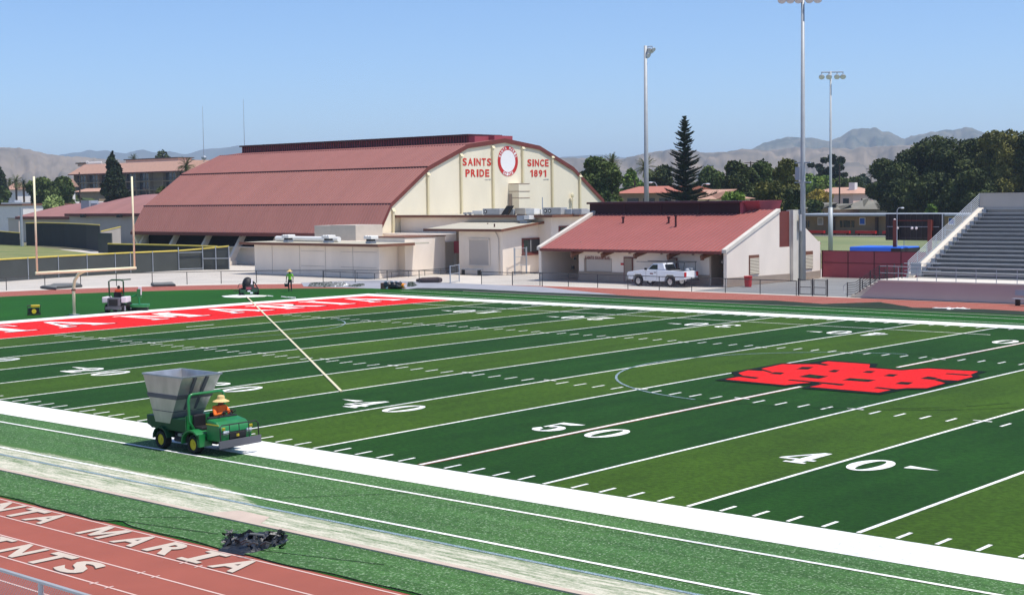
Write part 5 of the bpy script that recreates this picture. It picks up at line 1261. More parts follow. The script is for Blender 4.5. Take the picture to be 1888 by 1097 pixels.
# ------------------------------------------------------------------ people
def person(name_label, joints, radii, edges, faces_fn, mats, parent=None, hands=True, loc=(0, 0, 0), rotz=0, cat='person', fingers=()):
    """one skinned, continuous body; joints: dict name -> xyz"""
    t = thing('person', name_label, cat, loc, rotz)
    names = list(joints); idx = {n_: i for i, n_ in enumerate(names)}
    v = [joints[n_] for n_ in names]; r = [radii[n_] for n_ in names]; e = [(idx[a_], idx[b_]) for a_, b_ in edges]
    # five fingers grown from each palm
    for hn, dirv, up in fingers:
        P = Vector(joints[hn]); D = Vector(dirv).normalized(); Uv = Vector(up).normalized(); S = D.cross(Uv).normalized()
        for k, (off, ln) in enumerate(((-.03, .065), (-.01, .08), (.01, .085), (.03, .07))):
            a1 = P+S*off+D*.03; a2 = a1+D*ln*.55; a3 = a2+D*ln*.3-Uv*ln*.35
            i0 = len(v); v += [tuple(a1), tuple(a2), tuple(a3)]; r += [(.011, .011)]*2+[(.009, .009)]; e += [(idx[hn], i0), (i0, i0+1), (i0+1, i0+2)]; names += ['f']*3
        a1 = P+S*-.045; a2 = a1+D*.045-Uv*.02; i0 = len(v); v += [tuple(a1), tuple(a2)]; r += [(.012, .012), (.01, .01)]; e += [(idx[hn], i0), (i0, i0+1)]; names += ['f']*2
    me = bpy.data.meshes.new('body'); me.from_pydata(v, e, []); o = bpy.data.objects.new('body', me); COL.objects.link(o)
    sk = o.modifiers.new('skin', 'SKIN'); sk.use_smooth_shade = True
    if not me.skin_vertices: me.skin_vertices.new() if hasattr(me.skin_vertices, 'new') else None
    bpy.context.view_layer.objects.active = o
    lay = me.skin_vertices[0].data
    for i, rr in enumerate(r): lay[i].radius = rr if isinstance(rr, tuple) else (rr, rr)
    lay[0].use_root = True
    ss = o.modifiers.new('sub', 'SUBSURF'); ss.levels = 2; ss.render_levels = 2
    dg = bpy.context.evaluated_depsgraph_get(); me2 = bpy.data.meshes.new_from_object(o.evaluated_get(dg)); bpy.data.objects.remove(o)
    for m_ in mats: me2.materials.append(MATS[m_])
    for pl in me2.polygons: pl.material_index = faces_fn(pl.center); pl.use_smooth = True
    o2 = bpy.data.objects.new('body', me2); COL.objects.link(o2); o2.parent = t
    return t
def headparts(t, c, r, face, hat=None, hair=True):
    """face parts and hat on the head; c head centre, face = forward unit vector, local coordinates"""
    f = Vector(face).normalized(); s = Vector((0, 0, 1)).cross(f).normalized(); c = Vector(c)
    b = MB(); b.blob(c+f*r*.98-Vector((0, 0, .015)), (.016, .016, .024), 7, 5); b.build('nose', 'skin', t, world=False)
    b = MB()
    for q in (-1, 1): b.blob(c+f*r*.86+s*.033*q+Vector((0, 0, .012)), (.012, .012, .008), 7, 5)
    b.build('eyes', 'dark', t, world=False)
    b = MB()
    for q in (-1, 1): b.blob(c+s*r*1.0*q, (.018, .018, .032), 7, 5)
    b.build('ears', 'skin', t, world=False)
    b = MB(); b.blob(c+f*r*.9-Vector((0, 0, .055)), (.022, .022, .006), 8, 4); b.build('mouth', 'cloth_rust', t, world=False)
    if hair: b = MB(); b.blob(c-f*.02+Vector((0, 0, .03)), (r*1.08, r*1.08, r*1.12), 12, 8); b.v = [p for p in b.v]; b.build('hair', 'hair', t, world=False, smooth=True)
    if hat:
        b = MB(); n_ = 24; H = Vector(c)+Vector((0, 0, .045))
        prof_ = [(.255, .0), (.22, .012), (.13, .02), (.118, .03), (.112, .1), (.09, .135), (.04, .145), (0.001, .147)]
        for (ra, za), (rb, zb) in zip(prof_, prof_[1:]):
            for k in range(n_):
                a0, a1 = 2*math.pi*k/n_, 2*math.pi*(k+1)/n_
                dr = lambda r_, a_: -.045*(r_/.255)**2 if r_ > .2 else 0
                b.quad(*[(H.x+r_*math.cos(a_), H.y+r_*math.sin(a_), H.z+z_+dr(r_, a_)) for r_, z_, a_ in ((ra, za, a0), (ra, za, a1), (rb, zb, a1), (rb, zb, a0))])
        b.build('straw_hat', 'straw', t, world=False, smooth=True)

# standing worker, lime shirt
J = dict(pelvis=(0, 0, .93), belly=(0, 0, 1.1), chest=(0.02, 0, 1.3), neck=(.03, 0, 1.47), head=(.06, 0, 1.6), top=(.07, 0, 1.69),
         hl=(0, .1, .88), kl=(.06, .11, .5), al=(.0, .11, .1), tl=(.14, .12, .05), hr=(0, -.1, .88), kr=(.02, -.12, .5), ar=(-.1, -.12, .1), tr=(.05, -.13, .05),
         sl=(.02, .2, 1.4), el=(.0, .27, 1.13), wl=(.07, .27, .9), pl=(.09, .27, .82), sr=(.02, -.2, 1.4), er=(-.03, -.28, 1.13), wr=(.03, -.3, .9), pr=(.04, -.3, .82))
Rd = dict(pelvis=(.15, .12), belly=(.145, .11), chest=(.17, .12), neck=.06, head=.09, top=.075, hl=.095, kl=.062, al=.045, tl=.04, hr=.095, kr=.062, ar=.045, tr=.04, sl=.065, el=.045, wl=.03, pl=(.035, .018), sr=.065, er=.045, wr=.03, pr=(.035, .018))
E_ = [('pelvis', 'belly'), ('belly', 'chest'), ('chest', 'neck'), ('neck', 'head'), ('head', 'top'), ('pelvis', 'hl'), ('hl', 'kl'), ('kl', 'al'), ('al', 'tl'), ('pelvis', 'hr'), ('hr', 'kr'), ('kr', 'ar'), ('ar', 'tr'), ('chest', 'sl'), ('sl', 'el'), ('el', 'wl'), ('wl', 'pl'), ('chest', 'sr'), ('sr', 'er'), ('er', 'wr'), ('wr', 'pr')]
def cloth(shirt_z0, shirt_z1, arm_z):
    def f(c_):
        if c_.z > shirt_z1: return 0
        if abs(c_.y) > .17 and c_.z < arm_z: return 0
        return 1 if c_.z > shirt_z0 else 2
    return f
gpt = at(535, 538, z=0)
face_cam = math.atan2(CAM[1]-gpt.y, CAM[0]-gpt.x)
wk = person('worker in lime green shirt and straw hat standing near the far edge of the turf', J, Rd, E_, cloth(.98, 1.47, 1.2), ['skin', 'shirt_lime', 'cloth_dark'], loc=(gpt.x, gpt.y, .02), rotz=face_cam-.25, fingers=(('pl', (0, 0, -1), (1, 0, 0)), ('pr', (0, 0, -1), (1, 0, 0))))
headparts(wk, (.06, 0, 1.62), .095, (1, 0, 0), hat=True)
t = thing('tool_bucket', 'small black bucket carried by the worker in lime green', 'bucket', (gpt.x, gpt.y, 0), face_cam-.25)
b = MB(); b.tube([(.05, -.3, .42), (.05, -.3, .66)], [.13, .16], 14); b.build('body', 'dark', t, world=False); MB().tube([(.05, -.44, .66), (.05, -.4, .76), (.05, -.3, .8), (.05, -.2, .76), (.05, -.16, .66)], .01, 5).build('handle', 'dark', t, world=False)

# ------------------------------------------------------------------ green utility truck (local frame: x forward)
ut = thing('utility_truck', 'green utility truck with yellow wheels carrying a tall grey metal hopper', 'utility truck', (-7.26, -2.02, .02))
L = lambda b, nm, m, p=None, **k: b.build(nm, m, p or ut, world=False, **k)
for x, y in ((-1.08, -.62), (-1.08, .62), (.54, -.62), (.54, .62)): wheel(ut, x, y, .275, .24)
L(MB().box(-1.5, 1.2, -.36, .36, .3, .46), 'chassis', 'dark')
b = MB(); b.box(-.75, .1, -.45, .45, .3, .6); b.box(-.6, -.1, -.56, -.3, .25, .5); b.box(-.45, .2, -.62, -.4, .36, .46); b.tube([(-.5, -.6, .33), (.1, -.6, .33)], .07, 8); b.box(.05, .25, -.7, -.5, .3, .55); L(b, 'engine', 'dark', bevel=.02)
b = MB(); b.tube([(-.4, -.55, .5), (-.1, -.58, .52), (.15, -.5, .45)], .03, 6); b.box(-.35, -.15, -.62, -.55, .42, .52); L(b, 'engine_pipe', 'galv')
b = MB(); b.hexa([(-1.65, -.66, .58), (.12, -.66, .58), (.12, .66, .58), (-1.65, .66, .58)], [(-1.72, -.7, .98), (.14, -.7, .98), (.14, .7, .98), (-1.72, .7, .98)]); bed = L(b, 'cargo_bed', 'jd_green_dark', bevel=.02)
b = MB(); b.hexa([(-1.95, -.6, .66), (-1.72, -.6, .58), (-1.72, .6, .58), (-1.95, .6, .66)], [(-1.98, -.6, .95), (-1.72, -.6, .98), (-1.72, .6, .98), (-1.98, .6, .95)]); L(b, 'tailgate', 'jd_green_dark', bed, bevel=.03)
b = MB(); b.box(.13, .17, -.68, .68, .62, 1.08); L(b, 'bed_front', 'jd_green', bed); b = MB(); b.box(.18, .2, .12, .5, .8, .98); L(b, 'decal_plate', 'plastic_white', bed); b = MB(); 
for k in range(3): b.box(.2, .203, .17+k*.1, .21+k*.1, .95, 1.06)
L(b, 'decal_mark', 'dark', bed)
# hopper: open, tapered, thin steel with flanges
tp = [(-1.82, -.95), (.2, -.95), (.2, .48), (-1.82, .48)]; bt = [(-1.36, -.82), (-.62, -.82), (-.5, .2), (-1.36, .2)]
tp = [(x, y+.16) for x, y in tp]; bt = [(x, y+.12) for x, y in bt]
TZ, BZ = 2.26, .8
def hp(i, z, ins=0):
    s_ = (z-BZ)/(TZ-BZ); a_ = bt[i]; c_ = tp[i]; x = a_[0]+(c_[0]-a_[0])*s_; y = a_[1]+(c_[1]-a_[1])*s_
    cxm, cym = -.85, -.2; return (x+(cxm-x)*ins, y+(cym-y)*ins, z)
b = MB()
for i in range(4):
    j = (i+1) % 4; b.quad(hp(i, BZ), hp(j, BZ), hp(j, TZ), hp(i, TZ)); b.quad(hp(j, BZ, .03), hp(i, BZ, .03), hp(i, TZ, .03), hp(j, TZ, .03)); b.quad(hp(i, TZ), hp(j, TZ), hp(j, TZ, .03), hp(i, TZ, .03))
b.quad(*[hp(i, BZ+.02, .03) for i in range(4)])
ho = L(b, 'hopper', 'steel_hopper')
b = MB()
for i in range(4): j = (i+1) % 4; b.hexa([hp(i, TZ-.04, -.03), hp(j, TZ-.04, -.03), hp(j, TZ-.04, 0), hp(i, TZ-.04, 0)], [hp(i, TZ+.01, -.03), hp(j, TZ+.01, -.03), hp(j, TZ+.01, 0), hp(i, TZ+.01, 0)])
L(b, 'rim_flange', 'galv_matte', ho)
b = MB()
for i in range(4): j = (i+1) % 4; b.hexa([hp(i, 1.55, -.035), hp(j, 1.55, -.035), hp(j, 1.55, 0), hp(i, 1.55, 0)], [hp(i, 1.68, -.035), hp(j, 1.68, -.035), hp(j, 1.68, 0), hp(i, 1.68, 0)])
L(b, 'belt', 'hopper_band', ho)
b = MB()
for i in range(4): j = (i+1) % 4; b.hexa([hp(i, 1.15, -.02), hp(j, 1.15, -.02), hp(j, 1.15, 0), hp(i, 1.15, 0)], [hp(i, 1.17, -.02), hp(j, 1.17, -.02), hp(j, 1.17, 0), hp(i, 1.17, 0)])
L(b, 'weld_seam', 'hopper_band', ho)
b = MB()
for u in (.34, .64):
    def mixp(z, u, o): a_, c_ = hp(1, z, o), hp(2, z, o); return tuple(a_[k]+(c_[k]-a_[k])*u for k in range(3))
    b.hexa([mixp(1.2, u-.035, -.05), mixp(1.2, u+.035, -.05), mixp(1.2, u+.035, 0), mixp(1.2, u-.035, 0)], [mixp(TZ-.05, u-.035, -.05), mixp(TZ-.05, u+.035, -.05), mixp(TZ-.05, u+.035, 0), mixp(TZ-.05, u-.035, 0)])
L(b, 'stiffener', 'hopper_band', ho)
b = MB(); b.box(-1.3, .0, -.6, .5, .72, .86); L(b, 'hopper_skirt', 'jd_green_dark', bed)
# cab: roll bar, platform, seats
b = MB(); b.tube([(.42, -.58, .7), (.3, -.66, .95), (.28, -.66, 1.55), (.28, -.6, 1.7), (.28, -.5, 1.73), (.28, .5, 1.73), (.28, .6, 1.7), (.28, .66, 1.55), (.3, .66, .95), (.42, .58, .7)], .045, 10); L(b, 'roll_bar', 'jd_green', smooth=True)
b = MB(); b.box(.2, 1.0, -.6, .6, .42, .55); L(b, 'platform', 'jd_green_dark')
for y in (-.3, .33):
    b = MB(); b.box(.28, .72, y-.22, y+.22, .55, .78); b.box(.24, .36, y-.22, y+.22, .72, 1.12); L(b, 'seat', 'dark', bevel=.04)
for s_ in (-1, 1):
    b = MB(); n_ = 10
    for k in range(n_):     # arched fender
        a0, a1 = math.pi*(1.02-k/n_*.9), math.pi*(1.02-(k+1)/n_*.9); ro, ri = .42, .37; y0, y1 = (s_*.36, s_*.82) if s_ > 0 else (s_*.82, s_*.36)
        P = lambda r_, a_, y_: (.54+r_*1.1*math.cos(a_), y_, .30+r_*math.sin(a_))
        b.hexa([P(ri, a0, y0), P(ri, a1, y0), P(ri, a1, y1), P(ri, a0, y1)], [P(ro, a0, y0), P(ro, a1, y0), P(ro, a1, y1), P(ro, a0, y1)])
    b.hexa([(.9, min(s_*.82, s_*.36), .25), (1.0, min(s_*.82, s_*.36), .25), (1.0, max(s_*.82, s_*.36), .25), (.9, max(s_*.82, s_*.36), .25)], [(.84, min(s_*.82, s_*.36), .6), (.98, min(s_*.82, s_*.36), .62), (.98, max(s_*.82, s_*.36), .62), (.84, max(s_*.82, s_*.36), .6)])
    L(b, 'front_fender', 'jd_green', smooth=False)
    b = MB()
    for k in range(8):
        a0, a1 = math.pi*(1.0-k/8*.95), math.pi*(1.0-(k+1)/8*.95); y0, y1 = sorted((s_*.44, s_*.76)); P = lambda r_, a_, y_: (-1.08+r_*math.cos(a_), y_, .30+r_*math.sin(a_))
        b.hexa([P(.34, a0, y0), P(.34, a1, y0), P(.34, a1, y1), P(.34, a0, y1)], [P(.38, a0, y0), P(.38, a1, y0), P(.38, a1, y1), P(.38, a0, y1)])
    L(b, 'rear_fender', 'jd_green_dark')
# hood with sloping nose
b = MB(); b.prism([(.98, .42), (1.72, .42), (1.74, .66), (1.66, .86), (1.45, 1.0), (1.1, 1.06), (.98, 1.04)], 'y', -.56, .56); hd_ = L(b, 'hood', 'jd_green', bevel=.06)
b = MB(); b.tube([(-.35, -.5, .62), (-.2, -.6, .5), (.1, -.58, .56), (.25, -.45, .42)], .018, 6); b.tube([(-.6, -.45, .55), (-.45, -.62, .45), (-.1, -.6, .4)], .015, 6); L(b, 'hose', 'dark')
b = MB(); b.box(.3, .95, -.66, -.52, .33, .37); b.box(.3, .95, .52, .66, .33, .37); build_each(b, 'step_plate', 'bumper_grey', ut, world=False)
b = MB(); b.box(1.0, 1.6, -.575, -.562, .9, .93); L(b, 'hood_stripe', 'jd_yellow', hd_)
b = MB(); b.box(1.765, 1.775, -.05, .05, .56, .64); L(b, 'grille_badge', 'jd_yellow', hd_)
b = MB(); b.box(.93, 1.12, -.5, .5, .98, 1.1); L(b, 'dashboard', 'dark', bevel=.02)
b = MB(); b.box(1.73, 1.77, -.3, .3, .5, .72); L(b, 'grille', 'dark', hd_)
for y in (-.42, .42): b = MB(); b.box(1.735, 1.775, y-.1, y+.1, .66, .76); L(b, 'headlight', 'lamp_glass', hd_, bevel=.01)
for y in (-.5, .5): b = MB(); b.box(1.73, 1.76, y-.05, y+.05, .78, .86); L(b, 'headlight_trim', 'jd_yellow', hd_)
b = MB(); b.hexa([(1.86, -.78, .28), (1.9, -.78, .28), (1.9, .76, .3), (1.86, .76, .3)], [(1.86, -.78, .5), (1.9, -.78, .5), (1.9, .76, .52), (1.86, .76, .52)]); L(b, 'front_bumper', 'bumper_grey'); b = MB(); b.box(1.6, 1.86, -.3, .3, .32, .42); L(b, 'bumper_mount', 'dark')
b = MB(); gx = 1.88
b.tube([(gx-.02, -.7, .5), (gx-.04, -.7, .88), (gx-.06, -.62, .95), (gx-.06, .62, .95), (gx-.04, .7, .88), (gx-.02, .7, .5)], .02, 6); b.tube([(gx-.03, -.7, .7), (gx-.03, .7, .7)], .013, 5)
for y in (-.35, 0, .35): b.tube([(gx-.02, y, .5), (gx-.06, y, .95)], .014, 5)
L(b, 'brush_guard', 'dark')
b = MB(); c0_ = Vector((1.0, .33, 1.17)); ax_ = Vector((-.5, 0, .8)).normalized(); u_ = Vector((0, 1, 0)); v_ = ax_.cross(u_)
b.tube([tuple(c0_+(u_*math.cos(a_)+v_*math.sin(a_))*.17) for a_ in [2*math.pi*k/16 for k in range(17)]], .014, 5, False); b.tube([c0_, (1.15, .33, 1.0)], .02, 6); L(b, 'steering_wheel', 'dark')
b = MB(); b.tube([(1.1, .02, 1.08), (1.12, .0, 1.18)], .015, 5); b.blob((1.12, 0, 1.2), (.03, .03, .03), 6, 4); b.tube([(1.15, -.2, 1.06), (1.16, -.2, 1.14)], .015, 5); L(b, 'lever', 'dark')
# seated driver
J2 = dict(pelvis=(.5, .32, .86), belly=(.48, .32, 1.0), chest=(.5, .32, 1.18), neck=(.53, .32, 1.33), head=(.57, .32, 1.44), top=(.58, .32, 1.52),
          hl=(.56, .42, .84), kl=(.92, .44, .86), al=(1.0, .44, .6), tl=(1.1, .44, .57), hr=(.56, .22, .84), kr=(.92, .2, .86), ar=(1.0, .2, .6), tr=(1.1, .2, .57),
          sl=(.5, .52, 1.28), el=(.66, .58, 1.08), wl=(.87, .48, 1.16), pl=(.93, .46, 1.18), sr=(.5, .12, 1.28), er=(.64, .04, 1.06), wr=(.86, .16, 1.14), pr=(.92, .18, 1.17))
Rd2 = dict(Rd); Rd2.update(pelvis=(.14, .13), belly=(.14, .15), chest=(.13, .17), sl=.075, sr=.075, el=.058, er=.058, wl=.042, wr=.042)
def fdrv(c_):
    if c_.z > 1.34: return 0
    if c_.x > .86 and c_.z > .98: return 0
    return 1 if c_.z > .93 else 2
dr = person('truck driver in bright orange long sleeved shirt and wide straw hat', J2, Rd2, E_, fdrv, ['skin', 'shirt_orange', 'cloth_dark'], loc=(-7.26, -2.02, .02), fingers=(('pl', (.3, -.2, .3), (.8, 0, .5)), ('pr', (.3, .2, .3), (.8, 0, .5))))
headparts(dr, (.575, .32, 1.46), .095, (1, -.1, 0), hat=True)

# ------------------------------------------------------------------ ride-on machine with green brush, seen from behind
hd = math.radians(128)
p = at(221, 577, z=0); m0 = (p.x-.5, p.y+.2, .02)
rm_ = thing('field_groomer', 'ride-on groomer with grey rear grille, white side boxes and green brush deck', 'groomer', m0, hd)
L = lambda b, nm, m, p=None, **k: b.build(nm, m, p or rm_, world=False, **k)
for x, y in ((-.5, -.55), (-.5, .55), (.9, -.5), (.9, .5)): wheel(rm_, x, y, .3, .24, rim='plastic_white')
b = MB(); b.box(-.95, -.1, -.42, .42, .42, 1.02); L(b, 'engine_cover', 'plastic_grey', bevel=.05); b = MB(); b.box(-.98, -.95, -.3, .3, .5, .92)
L(b, 'rear_grille', 'dark'); b = MB(); b.box(-1.05, -.9, -.55, .55, .22, .42); L(b, 'rear_bumper', 'bumper_grey', bevel=.03)
b = MB(); b.box(-.85, 1.1, -.3, .3, .3, .45); L(b, 'chassis', 'dark')
for s_ in (-1, 1): b = MB(); b.box(-.75, .25, *sorted((s_*.45, s_*.85)), .68, 1.08); L(b, 'side_tank', 'plastic_white', bevel=.06)
b = MB(); b.box(.0, .5, -.25, .25, .8, 1.0); b.box(-.1, .05, -.25, .25, .95, 1.36); L(b, 'seat', 'dark', bevel=.05)
b = MB(); b.tube([(-.2, -.48, .7), (-.25, -.5, 2.1), (-.25, -.3, 2.2), (-.25, .3, 2.2), (-.25, .5, 2.1), (-.2, .48, .7)], .055, 8); b.tube([(-.25, -.3, 2.2), (.0, -.95, 2.22)], .04, 6); L(b, 'roll_frame', 'jd_green_dark')
b = MB(); b.prism([(.9, .5), (1.6, .5), (1.55, .85), (1.0, 1.05), (.9, 1.05)], 'y', -.35, .35); L(b, 'hood', 'jd_green', bevel=.05)
b = MB(); b.tube([(.75, 0, .9), (.7, 0, 1.25)], .03, 6); b.tube([tuple(Vector((.68, 0, 1.28))+Vector((.0, math.cos(a_), math.sin(a_)*.4))*.18) for a_ in [k*math.pi/6 for k in range(13)]], .015, 5, False); L(b, 'steering_wheel', 'dark')
b = MB(); b.box(.2, .9, -1.95, -.75, .28, .5); L(b, 'brush_deck', 'jd_green', bevel=.05); b = MB(); b.tube([(.55, -1.9, .2), (.55, -.8, .2)], .17, 10); L(b, 'brush_roller', 'dark')
b = MB(); b.tube([(.6, -.3, .8), (.9, -1.0, 1.1), (.7, -1.25, .9), (.6, -1.3, .5)], .06, 7); b.box(.7, .95, -1.35, -1.1, .9, 1.5); L(b, 'lift_arm', 'jd_green'); b = MB(); b.box(.72, .9, -1.38, -1.2, 1.1, 1.65); L(b, 'warning_reflector', 'plastic_white')
J3 = {k: (v[0]-.3, v[1]-.32, v[2]+.2) for k, v in J2.items()}
def fdrv2(c_):
    if c_.z > 1.54: return 0
    if c_.x > .58 and c_.z > 1.18: return 0
    return 1 if c_.z > 1.1 else 2
d2 = person('driver in rust orange shirt seated on the groomer, seen from behind', J3, Rd2, E_, fdrv2, ['skin', 'cloth_rust', 'cloth_dark'], loc=m0, rotz=hd, fingers=(('pl', (.3, -.2, .3), (.8, 0, .5)), ('pr', (.3, .2, .3), (.8, 0, .5))))
headparts(d2, (.275, 0, 1.66), .095, (1, 0, 0), hair=True)

# ------------------------------------------------------------------ black riding mower facing the camera
mw0 = at(459, 545, z=0); fa = math.atan2(CAM[1]-mw0.y, CAM[0]-mw0.x)
mo = thing('riding_mower', 'black hooded riding mower with green decks parked on the white turf patch', 'mower', (mw0.x-.5, mw0.y+.4, .02), fa)
L = lambda b, nm, m, p=None, **k: b.build(nm, m, p or mo, world=False, **k)
b = MB(); b.blob((-.3, -.08, .8), (.5, .44, .58), 14, 10, .03); L(b, 'hood', 'dark', smooth=True)
b = MB(); b.prism([(-.05, .35), (.32, .35), (.12, .8), (-.15, 1.0)], 'y', -.3, .42); L(b, 'engine_cover', 'dark', bevel=.05)
b = MB(); b.prism([(.05, .85), (.12, .82), (-.08, 1.2), (-.14, 1.2)], 'y', .08, .3); L(b, 'clear_screen', 'plastic_white')
b = MB(); b.box(.2, .28, -.2, .2, .42, .62); L(b, 'front_plate', 'maroon_panel')
for y in (-.45, .45): b = MB(); b.box(.1, .55, y-.24, y+.24, .2, .42); L(b, 'cutting_deck', 'jd_green_dark', bevel=.04)
for x, y in ((.0, -.68), (.0, .68), (-.8, -.5), (-.8, .5)): wheel(mo, x, y, .26, .2, rim='dark')
b = MB(); b.tube([(-.1, .25, 1.1), (-.05, .5, .9), (0, .68, .5)], .05, 7); b.tube([(-.2, -.45, .9), (0, -.75, .85), (.0, -.85, .55)], .025, 6); b.tube([(0, -.7, .35), (.1, -1.2, .33)], .03, 6); L(b, 'side_arm', 'dark')
b = MB(); b.blob((.55, 0, .32), (.12, .14, .06), 8, 5); b.box(.4, .6, .1, .3, .12, .24); L(b, 'front_light', 'lamp_glass')
b = MB(); P = [at(a_, b_, z=0) for a_, b_ in ((408, 546.5), (440, 543.5), (494, 545.5), (488, 547.5), (440, 549.5), (414, 548.6))]
b.quad(*[(p.x, p.y, .03) for p in P]); t = thing('turf_patch', 'frayed white strip of loose turf under the black mower', 'turf scrap', (P[0].x, P[0].y, 0)); b.build('strip', 'turf_white', t)
b = MB(); 
for px0, px1, py0, py1 in ((494, 503, 546.6, 547.3), (519, 528, 548, 549), (530, 545, 549, 550.2)): p, q = at(px0, py0, z=0), at(px1, py1, z=0); b.tube([(p.x, p.y, .04), (q.x, q.y, .04)], .05, 4)
t = thing('turf_scraps', 'thin white turf offcuts lying near the worker', 'turf scrap', (p.x, p.y, 0)); b.build('strip', 'turf_white', t)
# white batten laid across the field
p, q = at(455, 547, z=.1), at(629, 721, z=.1); t = thing('turf_batten', 'long straight white seam strip laid diagonally over the field from the mower', 'strip', (q.x, q.y, .03))
p = Vector((p.x, p.y, 0)); q = Vector((q.x, q.y, 0)); d_ = (p-q).normalized(); n_ = Vector((-d_.y, d_.x, 0))*.052; b = MB(); K = 30
for k in range(K):
    a_, c_ = q.lerp(p, k/K), q.lerp(p, (k+1)/K); b.hexa([(*(a_-n_)[:2], fz(a_.y)+.03), (*(c_-n_)[:2], fz(c_.y)+.03), (*(c_+n_)[:2], fz(c_.y)+.03), (*(a_+n_)[:2], fz(a_.y)+.03)], [(*(a_-n_)[:2], fz(a_.y)+.07), (*(c_-n_)[:2], fz(c_.y)+.07), (*(c_+n_)[:2], fz(c_.y)+.07), (*(a_+n_)[:2], fz(a_.y)+.07)])
b.build('strip', 'cream_pilaster', t)
# generator
p = at(63, 581, z=0); fa = math.atan2(CAM[1]-p.y, CAM[0]-p.x); t = thing('generator', 'small yellow and black portable generator on the turf', 'generator', (p.x, p.y, .02), fa)
b = MB()
for x in (-.25, .25):
    b.tube([(x, -.42, .02), (x, -.42, .62), (x, .42, .62), (x, .42, .02), (x, -.42, .02)], .022, 6)
for y in (-.42, .42):
    for z in (.04, .62): b.tube([(-.25, y, z), (.25, y, z)], .02, 6)
b.build('frame', 'dark', t, world=False); MB().box(-.2, .2, -.2, .38, .5, .66).build('fuel_tank', 'jd_yellow', t, world=False, bevel=.04)
MB().box(-.2, .2, -.38, .35, .08, .45).build('engine', 'dark', t, world=False, bevel=.03); MB().tube([(.2, .0, .25), (.3, .0, .25)], .15, 16).build('recoil_starter', 'jd_yellow', t, world=False)
b = MB()
for y in (-.36, .36): b.tube([(-.2, y-.03, .07), (-.2, y+.03, .07)], .08, 10)
b.build('caster', 'tyre', t, world=False)
# mats, scraps, bags
def heap(name, label, cat, pxs, m, h=.25, seed=0, sub=26, mats=None, flatness=.5, group=None, kind=None):
    """crumpled cloth-like pile over a ground outline given in photo spots"""
    P = [at(a_, b_, z=0) for a_, b_ in pxs]; cx_ = sum(p.x for p in P)/len(P); cy_ = sum(p.y for p in P)/len(P); rnd = random.Random(seed)
    t = thing(name, label, cat, (cx_, cy_, 0), group=group); b = MB(); n_ = 40; K = len(P); ringsn = 9; grid = []
    for j in range(ringsn+1):
        row = []
        for k in range(n_):
            f = k/n_*K; i = int(f) % K; fr = f-int(f); ex = P[i].x+(P[(i+1) % K].x-P[i].x)*fr; ey = P[i].y+(P[(i+1) % K].y-P[i].y)*fr; s_ = j/ringsn
            x = cx_+(ex-cx_)*s_; y = cy_+(ey-cy_)*s_; z = h*(1-s_**2.2)*(.35+1.0*abs(noise.noise(Vector((x*2.3, y*2.3, seed))))+.5*abs(noise.noise(Vector((x*6, y*6, seed+3)))))+.02
            row.append((x, y, z if j < ringsn else .01))
        grid.append(row)
    for j in range(ringsn):
        for k in range(n_): b.quad(grid[j][k], grid[j][(k+1) % n_], grid[j+1][(k+1) % n_], grid[j+1][k]); b.m[-1] = 0 if not mats else (rnd.random() < flatness)*1
    b.build('pile' if name != 'tarp' else 'sheet', [m, mats] if mats else m, t)
    return t
np_ = heap('netting_pile', 'crumpled heap of black netting and plastic on the turf beside the track lettering', 'netting', [(401, 1016), (420, 1000), (446, 986), (462, 983), (508, 986), (534, 996), (525, 1003), (494, 1013), (470, 1021), (448, 1024)], 'net_black', .26, 3, flatness=.12, mats='rail_dark')
b = MB(); rnd = random.Random(5)
for k in range(150):
    a_ = at(rnd.uniform(408, 528), rnd.uniform(992, 1018), z=0); s_ = rnd.uniform(.05, .16); n1 = Vector((rnd.gauss(0, 1), rnd.gauss(0, 1), rnd.gauss(0, .6))).normalized()*s_; n2 = Vector((rnd.gauss(0, 1), rnd.gauss(0, 1), rnd.gauss(0, 1))).normalized()*s_*.6
    if abs(a_.x-np_.location.x) > .9 or abs(a_.y-np_.location.y) > .75: continue
    c_ = Vector((a_.x, a_.y, rnd.uniform(.05, .2))); b.quad(c_-n1, c_-n2, c_+n1*1.1, c_+n2)
b.build('folded_plastic', 'net_black', np_)
b = MB()
for px_, py_ in ((452, 1000), (455, 1003), (467, 1005), (490, 1004)): a_ = at(px_, py_, z=.3); b.tube([(a_.x-.1, a_.y-.05, .3), (a_.x, a_.y, .36), (a_.x+.04, a_.y+.1, .31)], .022, 5)
b.build('strap', 'rail_dark', np_); a_ = at(472, 988, z=.22); MB().tube([(a_.x-.2, a_.y, .24), (a_.x+.15, a_.y+.1, .24)], .03, 7).build('grey_tube', 'tarp_grey', np_)
def slab(name, label, pxs, m, h=.12, group=None):
    P = [at(a_, b_, z=0) for a_, b_ in pxs]; t = thing(name, label, 'mat', (P[0].x, P[0].y, 0), group=group); n_ = len(P); b = MB()
    ar = sum(P[i].x*P[(i+1) % n_].y-P[(i+1) % n_].x*P[i].y for i in range(n_))
    if ar < 0: P.reverse()
    b.prism([(p.x, p.y) for p in P], 'z', .015, h); b.build('mat', m, t)
    cx_ = sum(p.x for p in P)/n_; cy_ = sum(p.y for p in P)/n_; c = MB(); c.prism([(cx_+(p.x-cx_)*.93, cy_+(p.y-cy_)*.93) for p in P], 'z', h+.003, h+.05); c.build('top_layer', 'tarp_grey', t)
slab('rubber_mat', 'stack of flat grey mats lying on the track behind the goal post', [(74, 531.5), (103, 535), (105, 532.5), (152, 529), (146, 525.5), (98, 526.5), (92, 529)], 'tarp_dark', .16)
